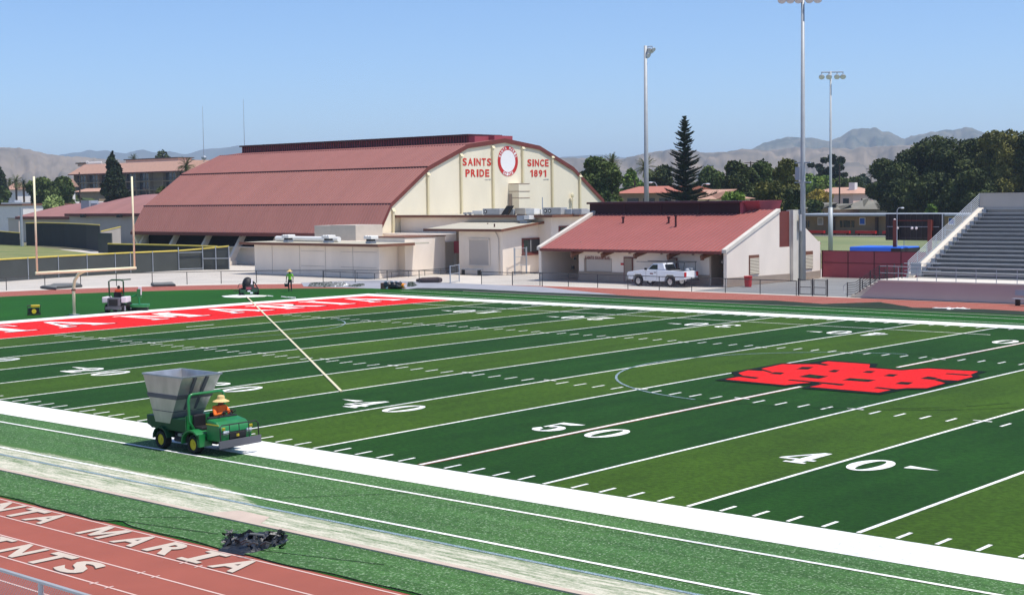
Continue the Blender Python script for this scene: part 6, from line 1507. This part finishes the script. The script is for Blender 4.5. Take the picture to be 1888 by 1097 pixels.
slab('rubber_mat', 'smaller folded grey mat lying on the track right of the first groomer', [(278, 525), (283, 529), (310, 528.2), (324, 528), (318, 523.5), (296, 525)], 'tarp_dark', .16)
heap('tarp', 'greyish tangle of turf backing with one green end, left part of the row of scraps', 'turf scrap', [(567, 529), (572, 521.5), (590, 522), (612, 520), (616, 528), (600, 530)], 'tarp_grey', .2, 11, mats='turf_backing', flatness=.4, group=None)
heap('tarp', 'pale crumpled turf piece with a white fold in the middle of the scraps', 'turf scrap', [(608, 528), (616, 520.5), (636, 521.5), (648, 525), (634, 529), (620, 529)], 'tarp_grey', .2, 12, mats='tarp_white', flatness=.14)
heap('tarp', 'dark green turf offcut at the right end of the scraps', 'turf scrap', [(640, 528.5), (650, 526), (672, 523.5), (673, 527), (656, 529.5)], 'tarp_grey', .16, 13, mats='turf_backing', flatness=.6)
heap('tarp', 'leafy looking green turf scrap beside the orange cooler', 'turf scrap', [(750, 529), (752, 521), (760, 520), (770, 526.5), (760, 529)], 'turf_backing', .26, 14, mats='tarp_grey', flatness=.3)
heap('white_sheet', 'white sheet dropped on the turf edge below the grandstand', 'sheet', [(1709, 569), (1745, 573.5), (1770, 574), (1796, 571.5), (1790, 570.5), (1752, 570.5)], 'tarp_white', .16, 15)
p = at(704, 533, z=0); q = at(745, 532, z=0); t = thing('cardboard_box', 'open brown cardboard box at the left of the black bags', 'box', (p.x, p.y, 0)); b = MB(); b.box(p.x-.15, p.x+.75, p.y, p.y+.6, 0, .5); b.build('box_body', 'cardboard', t); MB().box(p.x+.5, p.x+.72, p.y-.02, p.y, .05, .4).build('box_flap', 'tarp_white', t)
for k, (px_, lb_) in enumerate(((716, 'shiny black bag next to the cardboard box'), (727, 'middle black bag with a white flap on top'), (735, 'black bag touching the orange cooler'))):
    a_ = at(px_, 533, z=0); t = thing('equipment_bag', lb_, 'bag', (a_.x, a_.y, 0), group='black bags beside the cardboard box'); b = MB(); b.blob((a_.x, a_.y, .33-k*.02), (.42, .4, .36), 10, 7, .12); b.build('bag_body', 'net_black', t); MB().box(a_.x-.12, a_.x+.2, a_.y-.3, a_.y-.02, .58, .68).build('bag_flap', 'plastic_white', t)
a_ = at(742, 533, z=0); t = thing('drink_cooler', 'orange round drink cooler on its side beside the bags', 'cooler', (a_.x, a_.y, 0)); MB().tube([(a_.x-.25, a_.y, .27), (a_.x+.3, a_.y, .27)], [.24, .2], 14).build('body', 'signal_orange', t); MB().tube([(a_.x+.3, a_.y, .27), (a_.x+.38, a_.y, .27)], .14, 12).build('lid', 'plastic_white', t)
p, q = at(768, 521.5, z=0), at(813, 521.5, z=0); t = thing('turf_roll', 'long brown roll lying on the grey runway by the open gate', 'roll', (p.x, p.y, 0)); MB().tube([(p.x, p.y, .2), (p.x+.5, p.y+.2, .24), (q.x-.4, q.y, .26), (q.x, q.y, .24)], [.13, .22, .24, .2], 12).build('roll', 'roll_brown', t)
# loose folded turf edges by the far track
b = MB(); xs_ = [(-58, 57.6, .03), (-53, 57.9, .12), (-45, 58.3, .05), (-38, 58.35, .08), (-31, 58.3, .03), (-24.5, 58.5, .16), (-21.0, 58.8, .05), (-17, 59.1, .3), (-14.6, 59.0, .05), (-10, 59.1, .12), (10, 58.8, .05)]
fine = []
for (xa, ya, ha), (xb, yb, hb) in zip(xs_, xs_[1:]):
    for k in range(8): u = k/8; fine.append((xa+(xb-xa)*u, ya+(yb-ya)*u+.08*math.sin(k*2.1+xa), ha+(hb-ha)*u))
for (xa, ya, ha), (xb, yb, hb) in zip(fine, fine[1:]):
    b.quad((xa, ya-1.5, .012), (xb, yb-1.5, .012), (xb, yb-.25, .03+hb), (xa, ya-.25, .03+ha)); b.quad((xa, ya-.25, .03+ha), (xb, yb-.25, .03+hb), (xb, yb+.1, .01), (xa, ya+.1, .01))
t = thing('loose_turf_edge', 'dark unglued turf edge lifting in folds along the far track', 'turf edge', (-30, 58, 0)); b.build('fold', 'turf_backing', t)

# ------------------------------------------------------------------ white pickup with rack (local frame: x forward = towards -X of the place)
pk = thing('pickup_truck', 'white single cab pickup truck with ladder rack parked before the snack bar', 'pickup truck', (-42.6, 70.3, 0), math.pi)
L = lambda b, nm, m, p=None, **k: b.build(nm, m, p or pk, world=False, **k)
for x, y in ((1.85, -.82), (1.85, .82), (-1.35, -.82), (-1.35, .82)): wheel(pk, x, y, .40, .27, rim='chrome')
side = [(2.95, .55), (3.0, .85), (2.9, 1.12), (1.55, 1.3), (1.0, 1.34), (-2.75, 1.28), (-2.8, .62), (-1.9, .5), (-1.85, .75), (-1.65, .95), (-1.05, .95), (-.85, .75), (-.8, .42), (1.3, .42), (1.36, .75), (1.55, .95), (2.15, .95), (2.35, .75), (2.4, .5)]
b = MB(); b.prism(side, 'y', -.95, .95); body = L(b, 'body', 'white_paint', bevel=.04)
b = MB(); b.prism([(1.05, 1.33), (.45, 1.84), (-.55, 1.87), (-.8, 1.33)], 'y', -.8, .8); cabp = L(b, 'cab', 'white_paint', bevel=.06)
for s_ in (-1, 1):
    y0, y1 = sorted((s_*.8, s_*.825)); b = MB(); b.prism([(.86, 1.38), (.42, 1.74), (-.05, 1.76), (-.05, 1.38)], 'y', y0, y1); L(b, 'side_window', 'window_glass', cabp)
    b = MB(); b.box(-.1, -.06, *sorted((s_*.952, s_*.956)), .5, 1.3); b.box(1.02, 1.05, *sorted((s_*.952, s_*.956)), .5, 1.25); L(b, 'door_gap', 'hvac_grey', body); b = MB(); b.box(.0, .2, *sorted((s_*.95, s_*.985)), 1.1, 1.15); L(b, 'door_handle', 'dark', body)
    b = MB(); b.box(.3, .62, *sorted((s_*.952, s_*.957)), .98, 1.08); L(b, 'door_lettering', 'text_maroon', body)
    b = MB(); b.box(.9, 1.05, *sorted((s_*.95, s_*1.15)), 1.32, 1.5); L(b, 'side_mirror', 'dark', body, bevel=.03)
    b = MB(); b.box(-2.83, -2.76, *sorted((s_*.7, s_*.94)), .85, 1.2); L(b, 'tail_light', 'signal_red', body)
    b = MB(); b.box(2.86, 3.0, *sorted((s_*.6, s_*.92)), .85, 1.05); L(b, 'headlight', 'lamp_glass', body, bevel=.03)
b = MB(); b.quad((.92, -.72, 1.42), (.5, -.68, 1.8), (.5, .68, 1.8), (.92, .72, 1.42)); b.v = [(x+.035, y, z+.03) for x, y, z in b.v]; L(b, 'windshield', 'window_glass', cabp)
b = MB(); b.quad((-.83, .66, 1.4), (-.64, .6, 1.78), (-.64, -.6, 1.78), (-.83, -.66, 1.4)); L(b, 'rear_window', 'window_glass', cabp)
b = MB(); b.box(-2.7, -.95, -.75, .75, 1.26, 1.3); L(b, 'bed_floor', 'dark', body); b = MB(); b.box(-2.95, -2.8, -.9, .9, .5, .68); L(b, 'rear_bumper', 'chrome', body); b = MB(); b.box(2.98, 3.06, -.88, .88, .5, .72); L(b, 'front_bumper', 'chrome', body)
b = MB()
for y in (-.85, .85):
    for x in (-1.0, -2.6): b.tube([(x, y, 1.28), (x-(.1 if x < -2 else -.05), y*.9, 1.98)], .03, 6)
    b.tube([(2.1, y*.9, 1.97), (-2.8, y*.9, 1.99)], .028, 6)
for x in (-1.0, -2.65, .3): b.tube([(x, -.8, 1.98), (x, .8, 1.98)], .03, 6)
L(b, 'ladder_rack', 'rail_dark'); b = MB(); b.box(-2.6, -2.2, -.7, -.2, 1.3, 1.5); b.blob((-2.55, .2, 1.3), (.2, .25, .2), 8, 6); L(b, 'bed_load', 'galv_matte')
L(MB().box(-1.2, -.95, -.7, .7, 1.28, 1.42), 'tool_box', 'dark')

# ------------------------------------------------------------------ trees
def crown_mesh(name, lobes, n, size, m, seed, core=.66, tilt=1.0, dark=None):
    rng = np.random.default_rng(seed); lobes = np.array(lobes, float)   # x y z rx ry rz
    vol = (lobes[:, 3]*lobes[:, 4]*lobes[:, 5])**(.67); idx = rng.choice(len(lobes), n, p=vol/vol.sum()); Lb = lobes[idx]
    d = rng.normal(size=(n, 3)); d /= np.linalg.norm(d, axis=1)[:, None]
    bump = 1+.16*np.sin(d[:, 0]*7+idx)*np.sin(d[:, 1]*6+idx*2)*np.cos(d[:, 2]*5)
    rad = rng.uniform(.62, 1.06, n)**.5*bump; c = Lb[:, :3]+d*Lb[:, 3:]*rad[:, None]
    a = rng.normal(size=(n, 3))+d*.5; nrm = a/np.linalg.norm(a, axis=1)[:, None]
    t1 = np.cross(nrm, rng.normal(size=(n, 3))); t1 /= np.linalg.norm(t1, axis=1)[:, None]; t2 = np.cross(nrm, t1)
    s = size*rng.uniform(.5, 1.25, n)[:, None]
    V = np.stack([c-t1*s, c-t2*s*.55, c+t1*s, c+t2*s*.55], 1).reshape(-1, 3)
    b = MB(); b.v = V.tolist(); b.f = [tuple(range(4*i, 4*i+4)) for i in range(n)]; b.m = [0]*n
    for q in lobes:
        i0 = len(b.v); b.blob(q[:3], tuple(q[3:]*core), 11, 8)
        for k in range(i0, len(b.v)):
            v = Vector(b.v[k]); o = noise.noise(v*.55)*.22+1; c_ = Vector(q[:3]); b.v[k] = tuple(c_+(v-c_)*o)
    return b
def lobes_for(kind, w_, h_, seed):
    r = random.Random(seed); L_ = []
    if kind == 'round':
        for k in range(13):
            a_ = r.uniform(0, 2*math.pi); u = r.uniform(.1, .95); rr = w_*.5*math.sqrt(max(0, 1-(u*1.6-.7)**2*.75))*r.uniform(.35, .72); s_ = w_*r.uniform(.15, .27)
            L_.append((math.cos(a_)*rr, math.sin(a_)*rr, h_*(.28+.6*u), s_, s_, s_*.8))
        L_.append((0, 0, h_*.55, w_*.33, w_*.33, h_*.36))
    elif kind == 'cone':
        for k in range(16):
            u = k/15; rr = w_*.5*(1-u)**.55*(1 if u > .12 else .85); a_ = r.uniform(0, 6.28); L_.append((math.cos(a_)*rr*.42, math.sin(a_)*rr*.42, h_*(.08+.86*u), rr*.72+.35, rr*.72+.35, h_*.11))
    elif kind == 'spread':
        for k in range(16):
            a_ = r.uniform(0, 6.28); rr = w_*r.uniform(.1, .42); s_ = w_*r.uniform(.12, .2); L_.append((math.cos(a_)*rr, math.sin(a_)*rr, h_*r.uniform(.45, .93)-rr*.12, s_, s_, s_*.55))
    return L_
def tree(label, px_, ptop, wpx, Y, kind='round', m='leaf_dark', n=4200, name='tree', group=None, seed=None, trunk=True, leaf=None, lab_cat='tree'):
    seed = seed or int(px_*7+ptop); top = at(px_, ptop, y=Y); dist = (Vector(CAM)-top).length; w_ = wpx*dist/FPX; h_ = top.z
    t = thing(name, label, lab_cat, (top.x, Y, 0), group=group); leaf = leaf or max(.26, dist*.00135); n = int(n*1.5)
    L_ = lobes_for(kind, w_, h_*.99, seed); mx = max(q[2]+q[5] for q in L_); L_ = [(q[0], q[1], q[2]*h_/mx, q[3], q[4], q[5]*h_/mx) for q in L_]
    b = crown_mesh('crown', L_, n, leaf, m, seed); b.build('crown', m, t, world=False)
    if trunk:
        b = MB(); b.tube([(0, 0, 0), (.1, 0, h_*.3), (0, .1, h_*.75)], [w_*.045+.1, w_*.03+.08, .05], 8)
        for k in range(5): a_ = k*1.3; b.tube([(0, 0, h_*(.2+.08*k)), (math.cos(a_)*w_*.18, math.sin(a_)*w_*.18, h_*(.4+.09*k))], [.14, .05], 5)
        b.build('trunk', 'bark', t, world=False)
    return t
def palm(label, px_, ptop, wpx, Y, seed=1, droop=1, group=None):
    top = at(px_, ptop, y=Y); dist = (Vector(CAM)-top).length; w_ = wpx*dist/FPX; h_ = top.z; t = thing('palm_tree', label, 'palm tree', (top.x, Y, 0), group=group); zc = h_-w_*.36
    b = MB(); b.tube([(0, 0, 0), (.05, 0, zc*.6), (0, 0, zc)], [.38, .3, .34], 9); b.build('trunk', 'bark', t, world=False); rnd = random.Random(seed); b = MB()
    for k in range(64):
        az = rnd.uniform(0, 6.28); el = rnd.uniform(-.55, 1.35); L_ = w_*.52*rnd.uniform(.8, 1.1); P = []; c_ = Vector((0, 0, zc)); d_ = Vector((math.cos(az)*math.cos(el), math.sin(az)*math.cos(el), math.sin(el)))
        for j in range(6): P.append(c_.copy()); c_ = c_+d_*L_/5; d_ = (d_+Vector((0, 0, -.2*droop))).normalized()
        for j in range(5):
            ax_ = (P[j+1]-P[j]).normalized(); sd_ = ax_.cross(Vector((0, 0, 1))); sd_ = sd_.normalized() if sd_.length > .01 else Vector((1, 0, 0))
            for q in range(3):
                o = P[j].lerp(P[j+1], q/3)
                for s_ in (-1, 1):
                    tip = o+sd_*s_*L_*.13+ax_*L_*.1+Vector((0, 0, -.1*L_*.6)); b.quad(o, o+ax_*L_*.035, tip)
            b.quad(P[j]+sd_*.05, P[j+1]+sd_*.03, P[j+1]-sd_*.03, P[j]-sd_*.05)
    b.build('crown', 'leaf_palm', t, world=False)
    return t
# left side
tree('dark ragged tree cut by the left edge of the photo', 0, 308, 34, 190, 'cone', 'leaf_cypress', 2600)
tree('low dark tree at the left edge under the ragged one', 2, 344, 34, 180, 'round', 'leaf_oak', 2200)
for k, (px_, pt, wp, lb_) in enumerate(((29, 325, 30, 'fan palm with the fullest head among the far left palms'), (43, 331, 22, 'second palm from the left behind the white shed'), (17, 329, 20, 'small palm nearest the left edge of the photo'))): palm(lb_, px_, pt, wp, 205+k*4, k+2, 1.5, group='palms at the far left')
tree('broad dark green tree left of the goal post upright top', 82, 327, 56, 172, 'round', 'leaf_oak', 5200, seed=31); tree('broad dark green tree between the goal post and the hotel', 111, 326, 54, 171, 'round', 'leaf_oak', 5200, seed=32)
tree('pale green bush over the low red roof', 96, 360, 46, 138, 'round', 'leaf_pale', 2600, trunk=False, name='bush', lab_cat='bush')
tree('tall dark conifer in front of the hotel', 207, 279, 72, 150, 'cone', 'leaf_cypress', 9000)
tree('round green tree rising behind the hotel roof', 299, 278, 52, 310, 'round', 'leaf_dark', 3000); palm('palm head peeping over the hotel roof', 246, 285, 20, 305, 21)
palm('palm between the hotel and the gym roof', 343, 293, 38, 160, 22); tree('small shrub below the hotel wall at the gym roof edge', 300, 343, 26, 142, 'round', 'leaf_dark', 900, name='shrub', lab_cat='shrub')
# right of the gym
tree('large olive green tree just right of the gym gable', 1106, 289, 92, 150, 'round', 'leaf_oak', 9000, seed=41); tree('lighter green tree behind the big one, left of the light pole', 1162, 312, 44, 235, 'round', 'leaf_bright', 3000)
palm('palm crown rising behind the large olive green tree', 1128, 286, 44, 168, 23); palm('date palm directly left of the floodlight pole', 1190, 293, 48, 165, 24)
tree('dark green tree between the floodlight pole and the pine', 1216, 305, 56, 225, 'round', 'leaf_dark', 3400); tree('yellow green shrubby tree behind the school wing roof', 1180, 333, 24, 212, 'round', 'leaf_bright', 900)
tree('green tree with loose crown right of the tall pine', 1306, 307, 56, 215, 'round', 'leaf_oak', 4000); tree('yellowish green tree over the salmon roof', 1330, 325, 30, 225, 'round', 'leaf_bright', 1500)
tree('dark full tree left of the power pole with the transformer', 1362, 297, 74, 190, 'round', 'leaf_dark', 6500, seed=44); tree('dark green tree around the transformer pole', 1404, 296, 60, 195, 'round', 'leaf_oak', 5200, seed=45)
tree('tall olive brown tree left of the tallest floodlight pole', 1446, 294, 62, 180, 'round', 'leaf_olive', 6500, seed=46); tree('low bright shrub before the dark trees over the snack bar roof', 1357, 354, 52, 150, 'round', 'leaf_bright', 2200, name='shrub', trunk=False, lab_cat='shrub')
tree('olive tree mass behind the right end of the snack bar roof', 1428, 335, 66, 160, 'round', 'leaf_olive', 4500, seed=47); tree('dark rounded tree touching the tallest pole', 1462, 350, 44, 158, 'round', 'leaf_dark', 3000)
tree('flat topped dark cedar between two floodlight poles', 1513, 292, 42, 330, 'spread', 'leaf_pine', 2600); tree('dark cedar just right of the slimmer floodlight pole', 1544, 286, 34, 330, 'spread', 'leaf_pine', 2600)
tree('bright green broad tree low between the floodlight poles', 1508, 321, 70, 310, 'round', 'leaf_bright', 3600); tree('green tree mass left of the wooden power pole', 1562, 327, 54, 320, 'round', 'leaf_oak', 2800)
tree('yellow leaved shrub before the pink house', 1504, 350, 40, 265, 'round', 'leaf_yellow', 2200); tree('yellow olive shrub at the foot of the slimmer pole', 1524, 354, 26, 262, 'round', 'leaf_yellow', 1400)
tree('small dark green tree before the low grey houses', 1502, 369, 34, 232, 'round', 'leaf_oak', 1500)
tree('bluish tree group far off by the wooden power pole', 1592, 322, 44, 360, 'round', 'leaf_pine', 2200)
BIG = 'big dark evergreens behind the grandstand'
for (px_, pt, wp, Y, sd_, m_, lb_) in ((1650, 292, 92, 232, 51, 'leaf_dark', 'lowest and leftmost of the big dark evergreens, over the scoreboard'), (1695, 262, 104, 240, 52, 'leaf_dark', 'big dark evergreen with domed crown left of the paired hill summits'), (1748, 251, 110, 238, 53, 'leaf_dark', 'big dark evergreen under the right hill summit'),
        (1800, 250, 96, 240, 54, 'leaf_dark', 'big dark evergreen above the grandstand stair rail top'), (1846, 241, 100, 236, 55, 'leaf_olive', 'tallest of the big evergreens near the right edge'), (1900, 243, 90, 238, 56, 'leaf_dark', 'big evergreen cut by the right edge of the photo'),
        (1720, 318, 90, 226, 57, 'leaf_dark', 'shorter dark evergreen in front of the domed ones'), (1790, 312, 100, 226, 58, 'leaf_dark', 'shorter dark evergreen behind the top of the grandstand'), (1664, 330, 60, 224, 59, 'leaf_dark', 'short dark evergreen directly over the scoreboard')):
    tree(lb_, px_, pt, wp, Y, 'round', m_, 9500, seed=sd_, group=None, leaf=.36)
tree('small bright bush at the foot of the dark evergreens', 1716, 377, 24, 214, 'round', 'leaf_bright', 700, name='bush', trunk=False, lab_cat='bush')
# tall pine with whorled branches
top = at(1262, 214, y=152); t = thing('norfolk_pine', 'tall narrow pine with tiered branches, tallest tree in the photo', 'pine tree', (top.x, 152, 0)); H = top.z
MB().tube([(0, 0, 0), (0, 0, H*.6), (0, 0, H)], [.45, .22, .04], 8).build('trunk', 'bark', t, world=False)
b = MB(); rnd = random.Random(9); K = 28; rad0 = 50*(top-Vector(CAM)).length/FPX
for k in range(K):
    u = k/(K-1); z = 4.4+(H-4.9)*u; Lm = rad0*(1-u)**.78*rnd.uniform(.7, 1.12)+.3; nb = 8
    for j in range(nb):
        az = 2*math.pi*(j+rnd.uniform(-.22, .22))/nb+k*.7; L_ = Lm*rnd.uniform(.55, 1.18); up = .34+.6*u; P = Vector((0, 0, z+rnd.uniform(-.3, .3))); d_ = Vector((math.cos(az), math.sin(az), -.12+up*.35)).normalized(); segs = 6; prev = P
        for s_ in range(segs):
            nx = prev+d_*L_/segs; d_ = (d_+Vector((0, 0, .07))).normalized(); sdv = d_.cross(Vector((0, 0, 1))).normalized(); wv = .09+.16*math.sin(math.pi*(s_+.6)/segs)
            b.quad(prev+sdv*wv*.5, nx+sdv*wv*.4, nx-sdv*wv*.4, prev-sdv*wv*.5); b.quad(prev+Vector((0, 0, .1)), nx+Vector((0, 0, .14)), nx-Vector((0, 0, .07)), prev-Vector((0, 0, .07)))
            for q in range(4):
                o = prev.lerp(nx, q/4)
                for sg in (-1, 1):
                    ln = L_*.16*(1-.5*s_/segs)+.12; tp_ = o+sdv*sg*ln+d_*ln*.7+Vector((0, 0, ln*rnd.uniform(.15, .6))); b.quad(o-d_*.06, o+d_*.09, tp_+Vector((0, 0, .06)), tp_)
            prev = nx
b.build('crown', 'leaf_pine', t, world=False)
# distant tree belt on the plain
rng = np.random.default_rng(5); n = 9000; b = MB(); V = []
pxs = rng.uniform(-200, 2100, 420)
for px_ in pxs:
    D = rng.uniform(430, 900); a_ = at(px_, 360, y=200); dr = Vector((a_.x-CAM[0], a_.y-CAM[1], 0)).normalized(); c_ = Vector((CAM[0], CAM[1], 0))+dr*D; h_ = rng.uniform(4, 8.5)
    i0 = len(b.v); b.blob((c_.x, c_.y, h_*.5), (rng.uniform(4, 9), rng.uniform(4, 9), h_*.55), 9, 6, .16)
tag(b.build('distant_woods', 'leaf_dark'), 'low dark band of far woods on the plain under the hills', 'woods', kind='stuff')
print('objects', len(bpy.data.objects))
